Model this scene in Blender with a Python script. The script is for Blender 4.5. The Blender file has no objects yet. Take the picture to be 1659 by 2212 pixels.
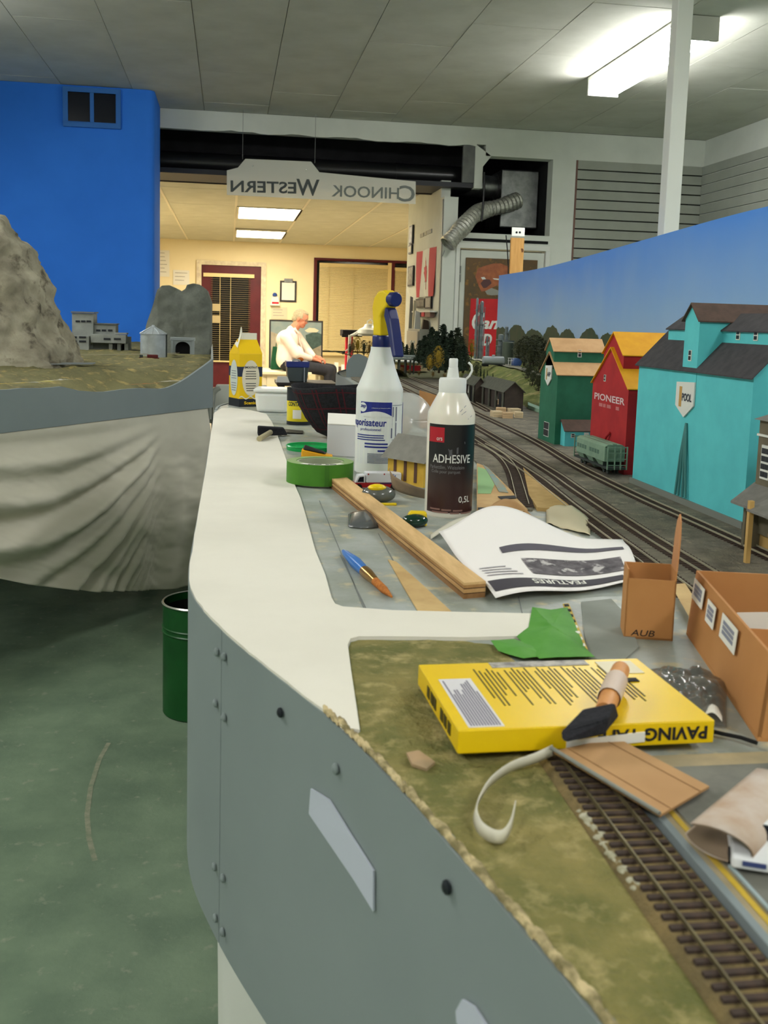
import bpy, bmesh, math, random
from math import pi, sin, cos, atan2, radians as rad
from mathutils import Vector, Matrix, noise
import mathutils
random.seed(7)
scene = bpy.context.scene
COL = scene.collection

# ------------------------------------------------------------------ camera
F_PX, CX, CY, CAM_Z = 2200.0, 829.5, 980.0, 1.172
def cam_basis(vp=(495, 682), slope=.03):
    d = Vector(((vp[0]-CX)/F_PX, -(vp[1]-CY)/F_PX, -1)).normalized()
    n = Vector((1, -slope, 0)).cross(d).normalized()
    if n.y < 0: n = -n
    return d.cross(n), d, n
bx_, by_, bz_ = cam_basis()
R3 = Matrix((bx_, by_, bz_))
cam_data = bpy.data.cameras.new('camera')
cam = bpy.data.objects.new('camera', cam_data)
COL.objects.link(cam)
cam.matrix_world = Matrix.Translation((0, 0, CAM_Z)) @ R3.to_4x4()
cam_data.sensor_fit = 'HORIZONTAL'
cam_data.sensor_width = 36
cam_data.lens = F_PX/1659*36
cam_data.shift_y = -(1106-CY)/1659
cam_data.clip_start = .02
cam_data.dof.use_dof = True
cam_data.dof.focus_distance = 2.3
cam_data.dof.aperture_fstop = 24
scene.camera = cam

# ------------------------------------------------------------------ world, exposure
world = bpy.data.worlds.new('world'); scene.world = world
world.use_nodes = True
world.node_tree.nodes['Background'].inputs[0].default_value = (.55, .6, .6, 1)
world.node_tree.nodes['Background'].inputs[1].default_value = .02
scene.view_settings.view_transform = 'Standard'
scene.view_settings.look = 'None'
scene.view_settings.exposure = 0.75
scene.view_settings.gamma = 1
scene.view_settings.use_curve_mapping = False
TUBE_POWER = 26.0      # emission of the fluorescent lenses in the train room
TROFFER_POWER = 18.0   # emission of the office troffers

# ------------------------------------------------------------------ helpers
def ray(px, py): return R3 @ Vector(((px-CX)/F_PX, -(py-CY)/F_PX, -1))
def W(px, py, z=.88):            # point on the horizontal plane z
    r = ray(px, py); p = r*((z-CAM_Z)/r.z); p.z += CAM_Z; return p
def D(px, py, y):                # point on the plane at distance y
    r = ray(px, py); p = r*(y/r.y); p.z += CAM_Z; return p
def XX(px, py, x):               # point on the plane at lateral position x
    r = ray(px, py); p = r*(x/r.x); p.z += CAM_Z; return p
def VPL(px, py, A, B):           # point on the vertical plane through A and B
    r = ray(px, py); n = Vector((B[1]-A[1], -(B[0]-A[0])))
    t = (n.x*A[0]+n.y*A[1])/(n.x*r.x+n.y*r.y); p = r*t; p.z += CAM_Z; return p
def s2l(v):
    v /= 255.
    return v/12.92 if v <= .04045 else ((v+.055)/1.055)**2.4
def rgb(c): return (s2l(c[0]), s2l(c[1]), s2l(c[2]), 1)

MATS = {}
def M(name, a, b=None, scale=20, rough=.6, metal=0, bump=0, bscale=None, spec=.4, detail=4, lo=.35, hi=.65,
      emit=0, trans=0, alpha=1, stretch=None, c=None, cscale=None, clo=.55, chi=.62, ior=1.45, sss=0):
    if name in MATS: return MATS[name]
    m = bpy.data.materials.new(name); m.use_nodes = True; MATS[name] = m
    nt = m.node_tree; N = nt.nodes; L = nt.links
    p = N['Principled BSDF']
    p.inputs['Base Color'].default_value = rgb(a)
    p.inputs['Roughness'].default_value = rough
    p.inputs['Metallic'].default_value = metal
    p.inputs['Specular IOR Level'].default_value = spec
    p.inputs['IOR'].default_value = ior
    if trans: p.inputs['Transmission Weight'].default_value = trans
    if alpha < 1: p.inputs['Alpha'].default_value = alpha
    if sss:
        p.inputs['Subsurface Weight'].default_value = sss; p.inputs['Subsurface Scale'].default_value = .01
    if emit:
        p.inputs['Emission Color'].default_value = rgb(a); p.inputs['Emission Strength'].default_value = emit
    if b is not None or bump or c is not None:
        tc = N.new('ShaderNodeTexCoord'); vec = tc.outputs['Object']
        if stretch:
            mp = N.new('ShaderNodeMapping'); mp.inputs['Scale'].default_value = stretch
            L.new(vec, mp.inputs['Vector']); vec = mp.outputs['Vector']
        def nz(s, d=detail):
            n = N.new('ShaderNodeTexNoise'); n.inputs['Scale'].default_value = s; n.inputs['Detail'].default_value = d
            n.inputs['Roughness'].default_value = .6
            L.new(vec, n.inputs['Vector']); return n.outputs['Fac']
        col = None
        def mix(f, lo, hi, A, Bc):
            mr = N.new('ShaderNodeMapRange'); mr.inputs['From Min'].default_value = lo; mr.inputs['From Max'].default_value = hi
            L.new(f, mr.inputs['Value'])
            mx = N.new('ShaderNodeMix'); mx.data_type = 'RGBA'
            L.new(mr.outputs['Result'], mx.inputs['Factor'])
            if hasattr(A, 'default_value'): L.new(A, mx.inputs['A'])
            else: mx.inputs['A'].default_value = rgb(A)
            mx.inputs['B'].default_value = rgb(Bc)
            return mx.outputs['Result']
        if b is not None: col = mix(nz(scale), lo, hi, a, b)
        if c is not None: col = mix(nz(cscale or scale*2.3, 6), clo, chi, col if col else a, c)
        if col: L.new(col, p.inputs['Base Color'])
        if bump:
            bp = N.new('ShaderNodeBump'); bp.inputs['Strength'].default_value = bump; bp.inputs['Distance'].default_value = .01
            L.new(nz(bscale or scale*3, 5), bp.inputs['Height']); L.new(bp.outputs['Normal'], p.inputs['Normal'])
    return m

class MB:
    """mesh builder: collects vertices and faces of one part"""
    def __init__(s): s.v = []; s.f = []
    def add(s, vs, fs, T=None):
        o = len(s.v)
        s.v += [(T @ Vector(v)) if T is not None else Vector(v) for v in vs]
        s.f += [tuple(o+i for i in f) for f in fs]; return s
    def box(s, x0, x1, y0, y1, z0, z1, T=None):
        return s.add([(x0,y0,z0),(x1,y0,z0),(x1,y1,z0),(x0,y1,z0),(x0,y0,z1),(x1,y0,z1),(x1,y1,z1),(x0,y1,z1)],
                     [(0,3,2,1),(4,5,6,7),(0,1,5,4),(1,2,6,5),(2,3,7,6),(3,0,4,7)], T)
    def cbox(s, c, d, T=None):
        return s.box(c[0]-d[0]/2, c[0]+d[0]/2, c[1]-d[1]/2, c[1]+d[1]/2, c[2]-d[2]/2, c[2]+d[2]/2, T)
    def hexa(s, bot, top, T=None):      # two quads of four corners each
        return s.add(list(bot)+list(top), [(0,3,2,1),(4,5,6,7),(0,1,5,4),(1,2,6,5),(2,3,7,6),(3,0,4,7)], T)
    def prism(s, poly, z0, z1, T=None):
        n = len(poly)
        vs = [(p[0],p[1],z0) for p in poly]+[(p[0],p[1],z1) for p in poly]
        fs = [tuple(range(n-1,-1,-1)), tuple(range(n,2*n))]+[(i,(i+1)%n,n+(i+1)%n,n+i) for i in range(n)]
        return s.add(vs, fs, T)
    def extr(s, pts, off, T=None):      # planar polygon of 3-D points extruded by a vector
        n = len(pts); off = Vector(off)
        vs = [Vector(p) for p in pts]+[Vector(p)+off for p in pts]
        fs = [tuple(range(n-1,-1,-1)), tuple(range(n,2*n))]+[(i,(i+1)%n,n+(i+1)%n,n+i) for i in range(n)]
        return s.add(vs, fs, T)
    def lathe(s, prof, seg=32, T=None, cap=True):
        vs = []; fs = []
        for r, z in prof:
            for i in range(seg):
                a = 2*pi*i/seg; vs.append((r*cos(a), r*sin(a), z))
        for j in range(len(prof)-1):
            for i in range(seg):
                k = (i+1) % seg
                fs.append((j*seg+i, j*seg+k, (j+1)*seg+k, (j+1)*seg+i))
        if cap:
            fs.append(tuple(range(seg-1,-1,-1))); fs.append(tuple((len(prof)-1)*seg+i for i in range(seg)))
        return s.add(vs, fs, T)
    def tube(s, path, r, seg=8, T=None, cap=True):
        path = [Vector(p) for p in path]; n = len(path); vs = []; fs = []
        rr = r if isinstance(r, (list, tuple)) else [r]*n
        up = Vector((0,0,1)); prev = None
        for i, p in enumerate(path):
            t = (path[min(i+1,n-1)]-path[max(i-1,0)]).normalized()
            if prev is None:
                a = t.cross(up)
                if a.length < 1e-3: a = t.cross(Vector((1,0,0)))
                a.normalize()
            else:
                a = prev-t*prev.dot(t)
                a.normalize()
            prev = a; b = t.cross(a)
            for k in range(seg):
                q = 2*pi*k/seg; vs.append(p+a*(rr[i]*cos(q))+b*(rr[i]*sin(q)))
        for i in range(n-1):
            for k in range(seg):
                l = (k+1) % seg; fs.append((i*seg+k, i*seg+l, (i+1)*seg+l, (i+1)*seg+k))
        if cap:
            fs.append(tuple(range(seg-1,-1,-1))); fs.append(tuple((n-1)*seg+k for k in range(seg)))
        return s.add(vs, fs, T)
    def grid(s, fn, nu, nv, T=None):
        vs = [fn(i/nu, j/nv) for j in range(nv+1) for i in range(nu+1)]
        fs = [(j*(nu+1)+i, j*(nu+1)+i+1, (j+1)*(nu+1)+i+1, (j+1)*(nu+1)+i) for j in range(nv) for i in range(nu)]
        return s.add(vs, fs, T)
    def slab(s, fn, nu, nv, th, T=None):        # grid with thickness th along its normal
        e = 1e-3
        P = [[Vector(fn(i/nu, j/nv)) for i in range(nu+1)] for j in range(nv+1)]
        def nrm(i, j):
            a = P[j][min(i+1,nu)]-P[j][max(i-1,0)]; b = P[min(j+1,nv)][i]-P[max(j-1,0)][i]
            n = a.cross(b); return n.normalized() if n.length > 0 else Vector((0,0,1))
        vs = [P[j][i] for j in range(nv+1) for i in range(nu+1)]
        o = len(vs)
        vs += [P[j][i]-nrm(i,j)*th for j in range(nv+1) for i in range(nu+1)]
        q = lambda i,j: j*(nu+1)+i
        fs = []
        for j in range(nv):
            for i in range(nu):
                f = (q(i,j), q(i+1,j), q(i+1,j+1), q(i,j+1)); fs.append(f); fs.append(tuple(o+k for k in reversed(f)))
        for i in range(nu):
            fs.append((q(i+1,0), q(i,0), o+q(i,0), o+q(i+1,0))); fs.append((q(i,nv), q(i+1,nv), o+q(i+1,nv), o+q(i,nv)))
        for j in range(nv):
            fs.append((q(0,j), q(0,j+1), o+q(0,j+1), o+q(0,j))); fs.append((q(nu,j+1), q(nu,j), o+q(nu,j), o+q(nu,j+1)))
        return s.add(vs, fs, T)
    def ball(s, c, r, seg=12, rings=8, T=None):
        r = r if isinstance(r, (list, tuple, Vector)) else (r, r, r)
        vs = []; fs = []
        for j in range(rings+1):
            th = pi*j/rings
            for i in range(seg):
                a = 2*pi*i/seg
                vs.append((c[0]+r[0]*sin(th)*cos(a), c[1]+r[1]*sin(th)*sin(a), c[2]-r[2]*cos(th)))
        for j in range(rings):
            for i in range(seg):
                k = (i+1) % seg; fs.append((j*seg+i, j*seg+k, (j+1)*seg+k, (j+1)*seg+i))
        return s.add(vs, fs, T)
    def capsule(s, a, b, ra, rb, seg=12):
        a = Vector(a); b = Vector(b); s.tube([a, (a+b)/2, b], [ra, (ra+rb)/2, rb], seg)
        s.ball(a, ra, seg, 8); s.ball(b, rb, seg, 8); return s
    def join(s, o): return s.add(o.v, o.f)

def strip_solid(mb, A, B, z0, z1):
    """upright wall between two plan lines A and B, one closed surface"""
    n = len(A); o = len(mb.v)
    f0 = z0 if callable(z0) else (lambda p: z0); f1 = z1 if callable(z1) else (lambda p: z1)
    for a, b in zip(A, B):
        mb.v += [Vector((a[0],a[1],f0(a))), Vector((a[0],a[1],f1(a))), Vector((b[0],b[1],f1(a))), Vector((b[0],b[1],f0(a)))]
    for i in range(n-1):
        for k in range(4):
            l = (k+1) % 4; mb.f.append((o+i*4+k, o+i*4+l, o+(i+1)*4+l, o+(i+1)*4+k))
    mb.f.append((o,o+1,o+2,o+3)); e = o+(n-1)*4; mb.f.append((e,e+3,e+2,e+1)); return mb
def root_m(o): return Matrix.Translation(o.location) @ o.rotation_euler.to_matrix().to_4x4()
def top_of(o):
    while o.parent: o = o.parent
    return o
def put(name, mb, mat, parent=None, smooth=False, world=True, bevel=0, seg=2, mesh=None):
    """one mesh object; vertices are given in world space (world=True) or in the space of the thing it belongs to"""
    if mesh is None:
        me = bpy.data.meshes.new(name)
        vs = mb.v
        if parent is not None and world:
            inv = root_m(top_of(parent)).inverted(); vs = [inv @ v for v in vs]
        me.from_pydata([tuple(v) for v in vs], [], mb.f)
        bm = bmesh.new(); bm.from_mesh(me)
        bmesh.ops.remove_doubles(bm, verts=bm.verts, dist=1e-6)
        bmesh.ops.recalc_face_normals(bm, faces=bm.faces); bm.to_mesh(me); bm.free()
        me.materials.append(mat)
        if smooth:
            for p in me.polygons: p.use_smooth = True
            if smooth != 'all':
                try: me.set_sharp_from_angle(angle=rad(smooth if smooth is not True else 40))
                except Exception: pass
    else: me = mesh
    o = bpy.data.objects.new(name, me); COL.objects.link(o)
    if parent is not None: o.parent = parent
    if bevel:
        b = o.modifiers.new('bevel', 'BEVEL'); b.width = bevel; b.segments = seg; b.limit_method = 'ANGLE'; b.angle_limit = rad(35)
    return o
def tag(o, label=None, cat=None, group=None, kind=None):
    if label: o['label'] = label
    if cat: o['category'] = cat
    if group: o['group'] = group
    if kind: o['kind'] = kind
    return o
def thing(name, label, cat, loc=(0,0,0), rz=0, group=None, kind=None):
    o = bpy.data.objects.new(name, None); COL.objects.link(o)
    o.location = loc; o.rotation_euler = (0, 0, rz); o.empty_display_size = .05
    return tag(o, label, cat, group, kind)
def solo(name, mb, mat, label, cat, group=None, smooth=False, bevel=0, kind=None, origin=None):
    """a thing that is one mesh; its origin goes to its base"""
    if origin is None:
        xs = [v[0] for v in mb.v]; ys = [v[1] for v in mb.v]; zs = [v[2] for v in mb.v]
        origin = ((min(xs)+max(xs))/2, (min(ys)+max(ys))/2, min(zs))
    off = Vector(origin); mb.v = [Vector(v)-off for v in mb.v]
    o = put(name, mb, mat, None, smooth, True, bevel); o.location = origin
    return tag(o, label, cat, group, kind)
def struct(name, mb, mat, smooth=False, bevel=0):
    o = put(name, mb, mat, None, smooth, True, bevel); o['kind'] = 'structure'; return o
def copy_tree(o, parent=None):
    c = o.copy(); COL.objects.link(c); c.parent = parent
    for ch in o.children: copy_tree(ch, c)
    return c

_tx = {}
def text_raw(t, size=1, shear=0, bold=0, space=1):
    k = (t, size, shear, bold, space)
    if k in _tx: return _tx[k]
    cu = bpy.data.curves.new('t', 'FONT'); cu.body = t; cu.size = size; cu.shear = shear; cu.offset = bold
    cu.space_character = space; cu.align_x = 'CENTER'; cu.align_y = 'CENTER'; cu.resolution_u = 3
    ob = bpy.data.objects.new('t', cu); COL.objects.link(ob)
    dg = bpy.context.evaluated_depsgraph_get(); me = bpy.data.meshes.new_from_object(ob.evaluated_get(dg))
    r = ([tuple(v.co) for v in me.vertices], [tuple(p.vertices) for p in me.polygons])
    bpy.data.objects.remove(ob); bpy.data.curves.remove(cu); bpy.data.meshes.remove(me)
    _tx[k] = r; return r
def text_mb(t, O, U, V, height, width=None, shear=0, bold=0, mb=None, space=1, lift=.0004):
    """flat lettering: centre O, reading direction U, up V; height is the capital height"""
    mb = mb or MB()
    vs, fs = text_raw(t, 1, shear, bold, space)
    U = Vector(U).normalized(); V = Vector(V).normalized(); n = U.cross(V)
    xs = [v[0] for v in vs]; ys = [v[1] for v in vs]
    cx = (min(xs)+max(xs))/2; cy = (min(ys)+max(ys))/2
    sy = height/(max(ys)-min(ys)); sx = width/(max(xs)-min(xs)) if width else sy
    mb.add([Vector(O)+U*((v[0]-cx)*sx)+V*((v[1]-cy)*sy)+n*lift for v in vs], fs); return mb
def text_cyl(t, r, ang, z, height, width=None, shear=0, bold=0, mb=None, lift=.0004, up=True):
    """lettering wrapped on an upright cylinder (local space), centred at angle ang"""
    mb = mb or MB(); vs, fs = text_raw(t, 1, shear, bold)
    xs = [v[0] for v in vs]; ys = [v[1] for v in vs]
    cx = (min(xs)+max(xs))/2; cy = (min(ys)+max(ys))/2
    sy = height/(max(ys)-min(ys)); sx = width/(max(xs)-min(xs)) if width else sy
    out = []
    for v in vs:
        x = (v[0]-cx)*sx; y = (v[1]-cy)*sy
        if not up: x, y = -y, x
        a = ang+x/r; out.append(((r+lift)*cos(a), (r+lift)*sin(a), z+y))
    mb.add(out, fs); return mb
def patch_cyl(mb, r, a0, a1, z0, z1, lift=.0003, n=10):
    mb.grid(lambda u, v: ((r+lift)*cos(a0+(a1-a0)*u), (r+lift)*sin(a0+(a1-a0)*u), z0+(z1-z0)*v), n, 1); return mb
def bake_remesh(mb, voxel, smooth_it=6):
    me = bpy.data.meshes.new('tmp'); me.from_pydata([tuple(v) for v in mb.v], [], mb.f)
    ob = bpy.data.objects.new('tmp', me); COL.objects.link(ob)
    m = ob.modifiers.new('r', 'REMESH'); m.mode = 'VOXEL'; m.voxel_size = voxel
    if smooth_it:
        s = ob.modifiers.new('s', 'SMOOTH'); s.factor = .5; s.iterations = smooth_it
    dg = bpy.context.evaluated_depsgraph_get(); r = bpy.data.meshes.new_from_object(ob.evaluated_get(dg))
    out = MB(); out.v = [v.co.copy() for v in r.vertices]; out.f = [tuple(p.vertices) for p in r.polygons]
    bpy.data.objects.remove(ob); bpy.data.meshes.remove(me); bpy.data.meshes.remove(r)
    return out
def fbm(x, y, z=0, oct=4):
    return noise.fractal(Vector((x, y, z)), 1.0, 2.0, oct)
DK = .88
# ------------------------------------------------------------------ materials of the setting
m_ceil = M('ceiling_panel', (205,206,194), (192,193,180), scale=3, rough=.95, bump=.05, bscale=90)
m_ceil_gap = M('ceiling_gap', (120,120,108), rough=.95)
m_white_wall = M('white_wall', (222,226,216), (208,212,202), scale=2, rough=.8)
m_cream_wall = M('cream_wall', (240,226,186), (234,218,176), scale=1.5, rough=.85)
m_slat = M('slatwall_slat', (164,168,156), (154,158,146), scale=4, rough=.7)
m_slot = M('slatwall_slot', (38,38,36), rough=.9)
m_black = M('flat_black', (14,14,15), rough=.8)
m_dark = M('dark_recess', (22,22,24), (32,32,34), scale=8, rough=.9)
m_blue_wall = M('blue_painted_wall', (48,124,232), (44,118,224), scale=2.2, rough=.85)
m_floor = M('green_painted_concrete', (122,142,116), (100,120,98), scale=5, rough=.75, bump=.15, bscale=60, c=(146,154,132), cscale=26, clo=.6, chi=.75, detail=8)
m_floor2 = M('office_floor', (158,150,134), (146,138,122), scale=4, rough=.7)
m_metal = M('galvanised_metal', (150,152,150), (120,122,122), scale=14, rough=.35, metal=.9)
m_foil = M('foil_duct', (214,214,204), (170,170,160), scale=40, rough=.3, metal=.55, bump=.5, bscale=70)
m_maroon = M('maroon_paint', (92,22,30), (80,18,26), scale=5, rough=.5)
m_cream = M('cream_vinyl', (226,206,150), rough=.5)
m_whitepaint = M('white_paint', (226,228,220), rough=.5)
m_grey_metal = M('grey_metal', (128,130,126), rough=.5)

# ------------------------------------------------------------------ room shell
HY = 8.6          # plane of the header wall between the train room and the office
BY = 17.0         # back wall of the office
CZ, OZ = 2.8, 2.37
RX = 4.07
floor_o = struct('floor', MB().box(-4.2, RX+.2, -3.2, HY, -.12, 0), m_floor)
struct('floor_office', MB().box(-2.3, RX+.2, HY, BY+.3, -.12, 0), m_floor2)
ceil = struct('ceiling', MB().box(-4.2, RX+.2, -3.2, HY+.1, CZ+.012, CZ+.12), m_ceil_gap)
PWD, PLN = .505, 1.02
pm = None
i0 = -9
for i in range(i0, 7):
    x0 = .797+i*PWD
    off = (i % 2)*.5*PLN
    for j in range(-4, 9):
        y0 = .1+j*PLN+off
        y1 = min(y0+PLN, HY-.01)
        if y1-y0 < .1 or x0 > RX-.05: continue
        x1 = min(x0+PWD, RX)
        full = abs(y1-y0-PLN) < 1e-6 and abs(x1-x0-PWD) < 1e-6
        if full and pm:
            p = put('ceiling_panel', None, None, ceil, mesh=pm)
        else:
            p = put('ceiling_panel', MB().box(0, x1-x0-.004, 0, y1-y0-.003, 0, .011), m_ceil, ceil, world=False, bevel=0)
            if full: pm = p.data
        p.location = (x0+.002, y0+.0015, CZ+random.uniform(-.0015, .0015))
struct('wall_left', MB().box(-4.2, -4.08, -3.2, HY, 0, CZ), m_white_wall)
struct('wall_behind', MB().box(-4.2, RX+.2, -3.32, -3.2, 0, CZ), m_white_wall)
wr = struct('wall_right', MB().box(RX, RX+.12, -3.2, HY+.1, 0, CZ), m_white_wall)
# header wall: band over the openings, pilasters and the wall round the panelled door
hw = MB()
hw.box(-.62, RX, HY, HY+.14, 2.66, CZ)
hw.box(2.12, RX, HY, HY+.14, 2.57, 2.66)
hw.box(2.71, 2.925, HY, HY+.14, 0, 2.57)
hw.box(1.78, 1.90, HY, HY+.14, 0, 2.22)
hw.box(1.90, 2.71, HY, HY+.14, 1.84, 1.93)
hw.add([(2.03,HY,2.66),(2.17,HY,2.57),(2.10,HY,2.48),(2.10,HY,2.30),(2.03,HY,2.30),(2.03,HY+.1,2.66),(2.17,HY+.1,2.57),(2.10,HY+.1,2.48),(2.10,HY+.1,2.30),(2.03,HY+.1,2.30)],
       [(0,1,2,3,4),(9,8,7,6,5),(0,5,6,1),(1,6,7,2),(2,7,8,3),(3,8,9,4),(4,9,5,0)])
struct('wall_header', hw, m_white_wall)
# torn lower fringe of the header board
fr = MB(); n = 44
for i in range(n):
    xa = -.6+i*(2.64/n); xb = xa+2.64/n
    h = lambda x: 2.655-.022*(fbm(x*3.1, 4.2)+.35)-.012*max(0, fbm(x*9, 1))
    fr.extr([(xa,HY-.004,2.67),(xb,HY-.004,2.67),(xb,HY-.004,h(xb)),(xa,HY-.004,h(xa))], (0,.03,0))
struct('trim_1', fr, m_white_wall)
# recess above the office opening
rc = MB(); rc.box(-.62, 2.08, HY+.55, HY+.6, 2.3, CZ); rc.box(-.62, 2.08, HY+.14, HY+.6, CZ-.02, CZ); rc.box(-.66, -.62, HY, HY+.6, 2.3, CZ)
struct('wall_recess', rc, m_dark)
struct('trim_5', MB().box(1.93, 2.03, HY+.012, HY+.05, 2.345, 2.66), M('grey_side_board', (120,122,118), (100,102,100), scale=10, rough=.8))
struct('trim_2', MB().box(-.62, 2.05, HY+.03, HY+.58, 2.305, 2.345), M('dark_lintel', (44,45,50), rough=.5))
# recess above the panelled door
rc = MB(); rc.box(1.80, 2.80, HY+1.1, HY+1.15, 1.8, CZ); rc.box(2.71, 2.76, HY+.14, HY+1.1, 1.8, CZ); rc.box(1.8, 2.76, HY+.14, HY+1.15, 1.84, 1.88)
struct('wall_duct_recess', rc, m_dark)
# slatwall, every slat a piece
sw = MB().box(2.925, RX, HY+.02, HY+.1, .0, 2.575)
slw = struct('wall_slatted', sw, m_slot)
sp = .0825; z = 2.575; me = None
while z > 1.2:
    a = put('slat', MB().box(2.93, RX-.004, HY-.004, HY+.03, z-sp+.011, z), m_slat, slw, mesh=me)
    z -= sp
z = 2.575
while z > 1.2:
    put('slat', MB().box(RX-.016, RX+.02, 4.5, HY-.008, z-sp+.011, z), m_slat, wr)
    z -= sp
struct('trim_3', MB().box(2.915, 2.93, HY-.006, HY+.03, 0, 2.575), M('slat_end', (120,90,80), rough=.7))
# office
cl = struct('ceiling_office', MB().box(-2.3, 1.84, HY+.62, BY+.1, OZ+.012, OZ+.1).box(1.84, RX+.2, HY+1.18, BY+.1, OZ+.012, OZ+.1), m_ceil_gap)
m_tile = M('office_tile', (214,212,190), (205,203,180), scale=5, rough=.95)
m_tbar = M('tee_bar', (232,224,196), rough=.5)
pm = None
xs = [.063-.735*3+.735*k for k in range(9)]
TROF = [(.07, 11.62, 12.98), (.07, 14.72, 16.02), (-2.142, 11.62, 12.98), (2.275, 11.62, 12.98)]  # last two are unseen lamps, added to brighten the office
for k in range(8):
    for j in range(6):
        y0 = 8.75+j*1.43-.04; y1 = min(y0+1.43, BY); y0 = max(y0, HY+.63 if k < 5 else HY+1.2)
        if k == 3 and (j == 2 or j == 4): continue
        if (k == 0 or k == 6) and j == 2: continue
        p = put('ceiling_tile', MB().box(0, .735-.012, 0, y1-y0-.012, 0, .012), m_tile, cl, world=False, mesh=pm if abs(y1-y0-1.43) < 1e-6 else None)
        if abs(y1-y0-1.43) < 1e-6: pm = p.data
        p.location = (xs[k]+.006, y0+.006, OZ)
for k in range(1, 8):
    put('tee_bar', MB().box(xs[k]-.012, xs[k]+.012, HY+(.63 if k < 6 else 1.2), BY, OZ-.006, OZ-.001), m_tbar, cl)
struct('wall_office_left', MB().box(-2.3, -2.2, HY, BY, 0, OZ+.1), m_cream_wall)
struct('wall_office_right', MB().box(RX, RX+.12, HY+.1, BY, 0, OZ+.1), m_cream_wall)
# back wall with door and window openings
bw = MB()
DX0, DX1, DZ = -.50, .56, 2.0
WX0, WX1, WZ0, WZ1 = 1.42, 3.7, .62, 2.13
bw.box(-2.3, DX0, BY, BY+.14, 0, OZ+.1); bw.box(DX0, DX1, BY, BY+.14, DZ, OZ+.1); bw.box(DX1, WX0, BY, BY+.14, 0, OZ+.1)
bw.box(WX0, WX1, BY, BY+.14, WZ1, OZ+.1); bw.box(WX0, WX1, BY, BY+.14, 0, WZ0); bw.box(WX1, RX+.2, BY, BY+.14, 0, OZ+.1)
struct('wall_back', bw, m_cream_wall)
struct('wall_outside', MB().box(-2.3, RX+.2, BY+.9, BY+1, 0, OZ+.1), m_black)
# partition with the flag
struct('wall_partition', MB().box(1.78, 1.86, HY+.14, 10.36, 0, OZ), m_white_wall)
struct('trim_4', MB().box(1.773, 1.783, HY+.02, HY+.05, 0, 2.2), m_grey_metal)
# short return where the office opening meets the left side
# blue painted backdrop wall on the left, with its rounded free edge
bl = MB()
pts = [(-4.08, 7.94)]+[(-.62+.06*sin(a), 7.94+.06-.06*cos(a)) for a in [0, .4, .8, 1.2, pi/2]]+[(-.56, 8.58)]
ptsb = [(-4.08, 8.05)]+[(-.67, 8.05)]+[(-.67, 8.58)]
bl.prism(pts+ptsb[::-1], 0, CZ-.002)
struct('wall_blue', bl, m_blue_wall, smooth=50)
# dim two-light vent window high in the blue wall
w1 = thing('window_1', None, None, (-1.17, 7.94, 2.45), kind='structure')
A = D(145,196,7.93); B = D(252,270,7.93)
m_bluetrim = M('blue_trim', (52,112,190), rough=.7); m_dkglass = M('dark_glass', (20,24,34), rough=.15, spec=.5)
fx0, fx1, fz0, fz1 = A.x-.03, B.x+.03, B.z-.03, A.z+.03
mid = (A.x+B.x)/2
fm = MB(); fm.box(fx0,fx1,7.918,7.945,fz1-.035,fz1); fm.box(fx0,fx1,7.918,7.945,fz0,fz0+.035)
fm.box(fx0,fx0+.035,7.918,7.945,fz0+.035,fz1-.035); fm.box(fx1-.035,fx1,7.918,7.945,fz0+.035,fz1-.035); fm.box(mid-.014,mid+.014,7.918,7.945,fz0+.035,fz1-.035)
put('window_frame', fm, m_bluetrim, w1, bevel=.002)
for a, b in ((fx0+.03, mid-.012), (mid+.012, fx1-.03)):
    put('pane', MB().box(a, b, 7.93, 7.938, fz0+.03, fz1-.03), m_dkglass, w1)
    put('screen', MB().box(a, b, 7.925, 7.929, fz0+.034, fz0+.04), m_bluetrim, w1)

# pale scuffs on the concrete
fl = bpy.data.objects['floor']
sc_ = [W(235,1605,0),W(215,1640,0),W(196,1700,0),W(188,1760,0),W(192,1810,0),W(205,1860,0)]
for p_ in range(len(sc_)-1):
    a, b = sc_[p_], sc_[p_+1]; n_ = Vector((-(b-a).y,(b-a).x,0)).normalized()*.006
    put('scuff_mark', MB().add([a-n_+Vector((0,0,.0008)),a+n_+Vector((0,0,.0008)),b+n_+Vector((0,0,.0008)),b-n_+Vector((0,0,.0008))], [(0,1,2,3)]), M('scuff', (150,150,128), (120,132,108), scale=40, rough=.8), fl)
# ------------------------------------------------------------------ lights of the place, with some unseen ones added
def strip_light(x0, x1, y0, y1, label, near_z=2.68):
    t = thing('ceiling_light', label, 'light', ((x0+x1)/2, (y0+y1)/2, CZ), group='fluorescent fixtures of the train room')
    put('housing', MB().box(x0, x1, y0, y1, CZ-.03, CZ-.003), m_whitepaint, t, bevel=.003)
    for y in (y0, y1):
        put('end_cap', MB().box(x0-.003, x1+.003, y-.012, y+.012, near_z-.004, CZ-.004), M('end_cap', (196,196,186), rough=.5), t, bevel=.002)
    lens = MB()
    w = (x1-x0)/2; cx = (x0+x1)/2
    prof = [(-w+.004, CZ-.03), (-w+.006, near_z+.02), (-w+.03, near_z), (w-.03, near_z), (w-.006, near_z+.02), (w-.004, CZ-.03)]
    lens.extr([(cx+a, y0+.012, b) for a, b in prof], (0, y1-y0-.024, 0))
    put('diffuser', lens, M('fluorescent_lens', (251,250,248), emit=TUBE_POWER, rough=.4), t)
    return t
strip_light(2.32, 2.52, 5.27, 6.68, 'lit fluorescent strip light behind the white post')
strip_light(2.32, 2.52, 1.6, 3.0, 'fluorescent strip light overhead to the right, out of the picture')
strip_light(-1.9, -1.7, 1.6, 3.0, 'fluorescent strip light overhead to the left, out of the picture')
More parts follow.
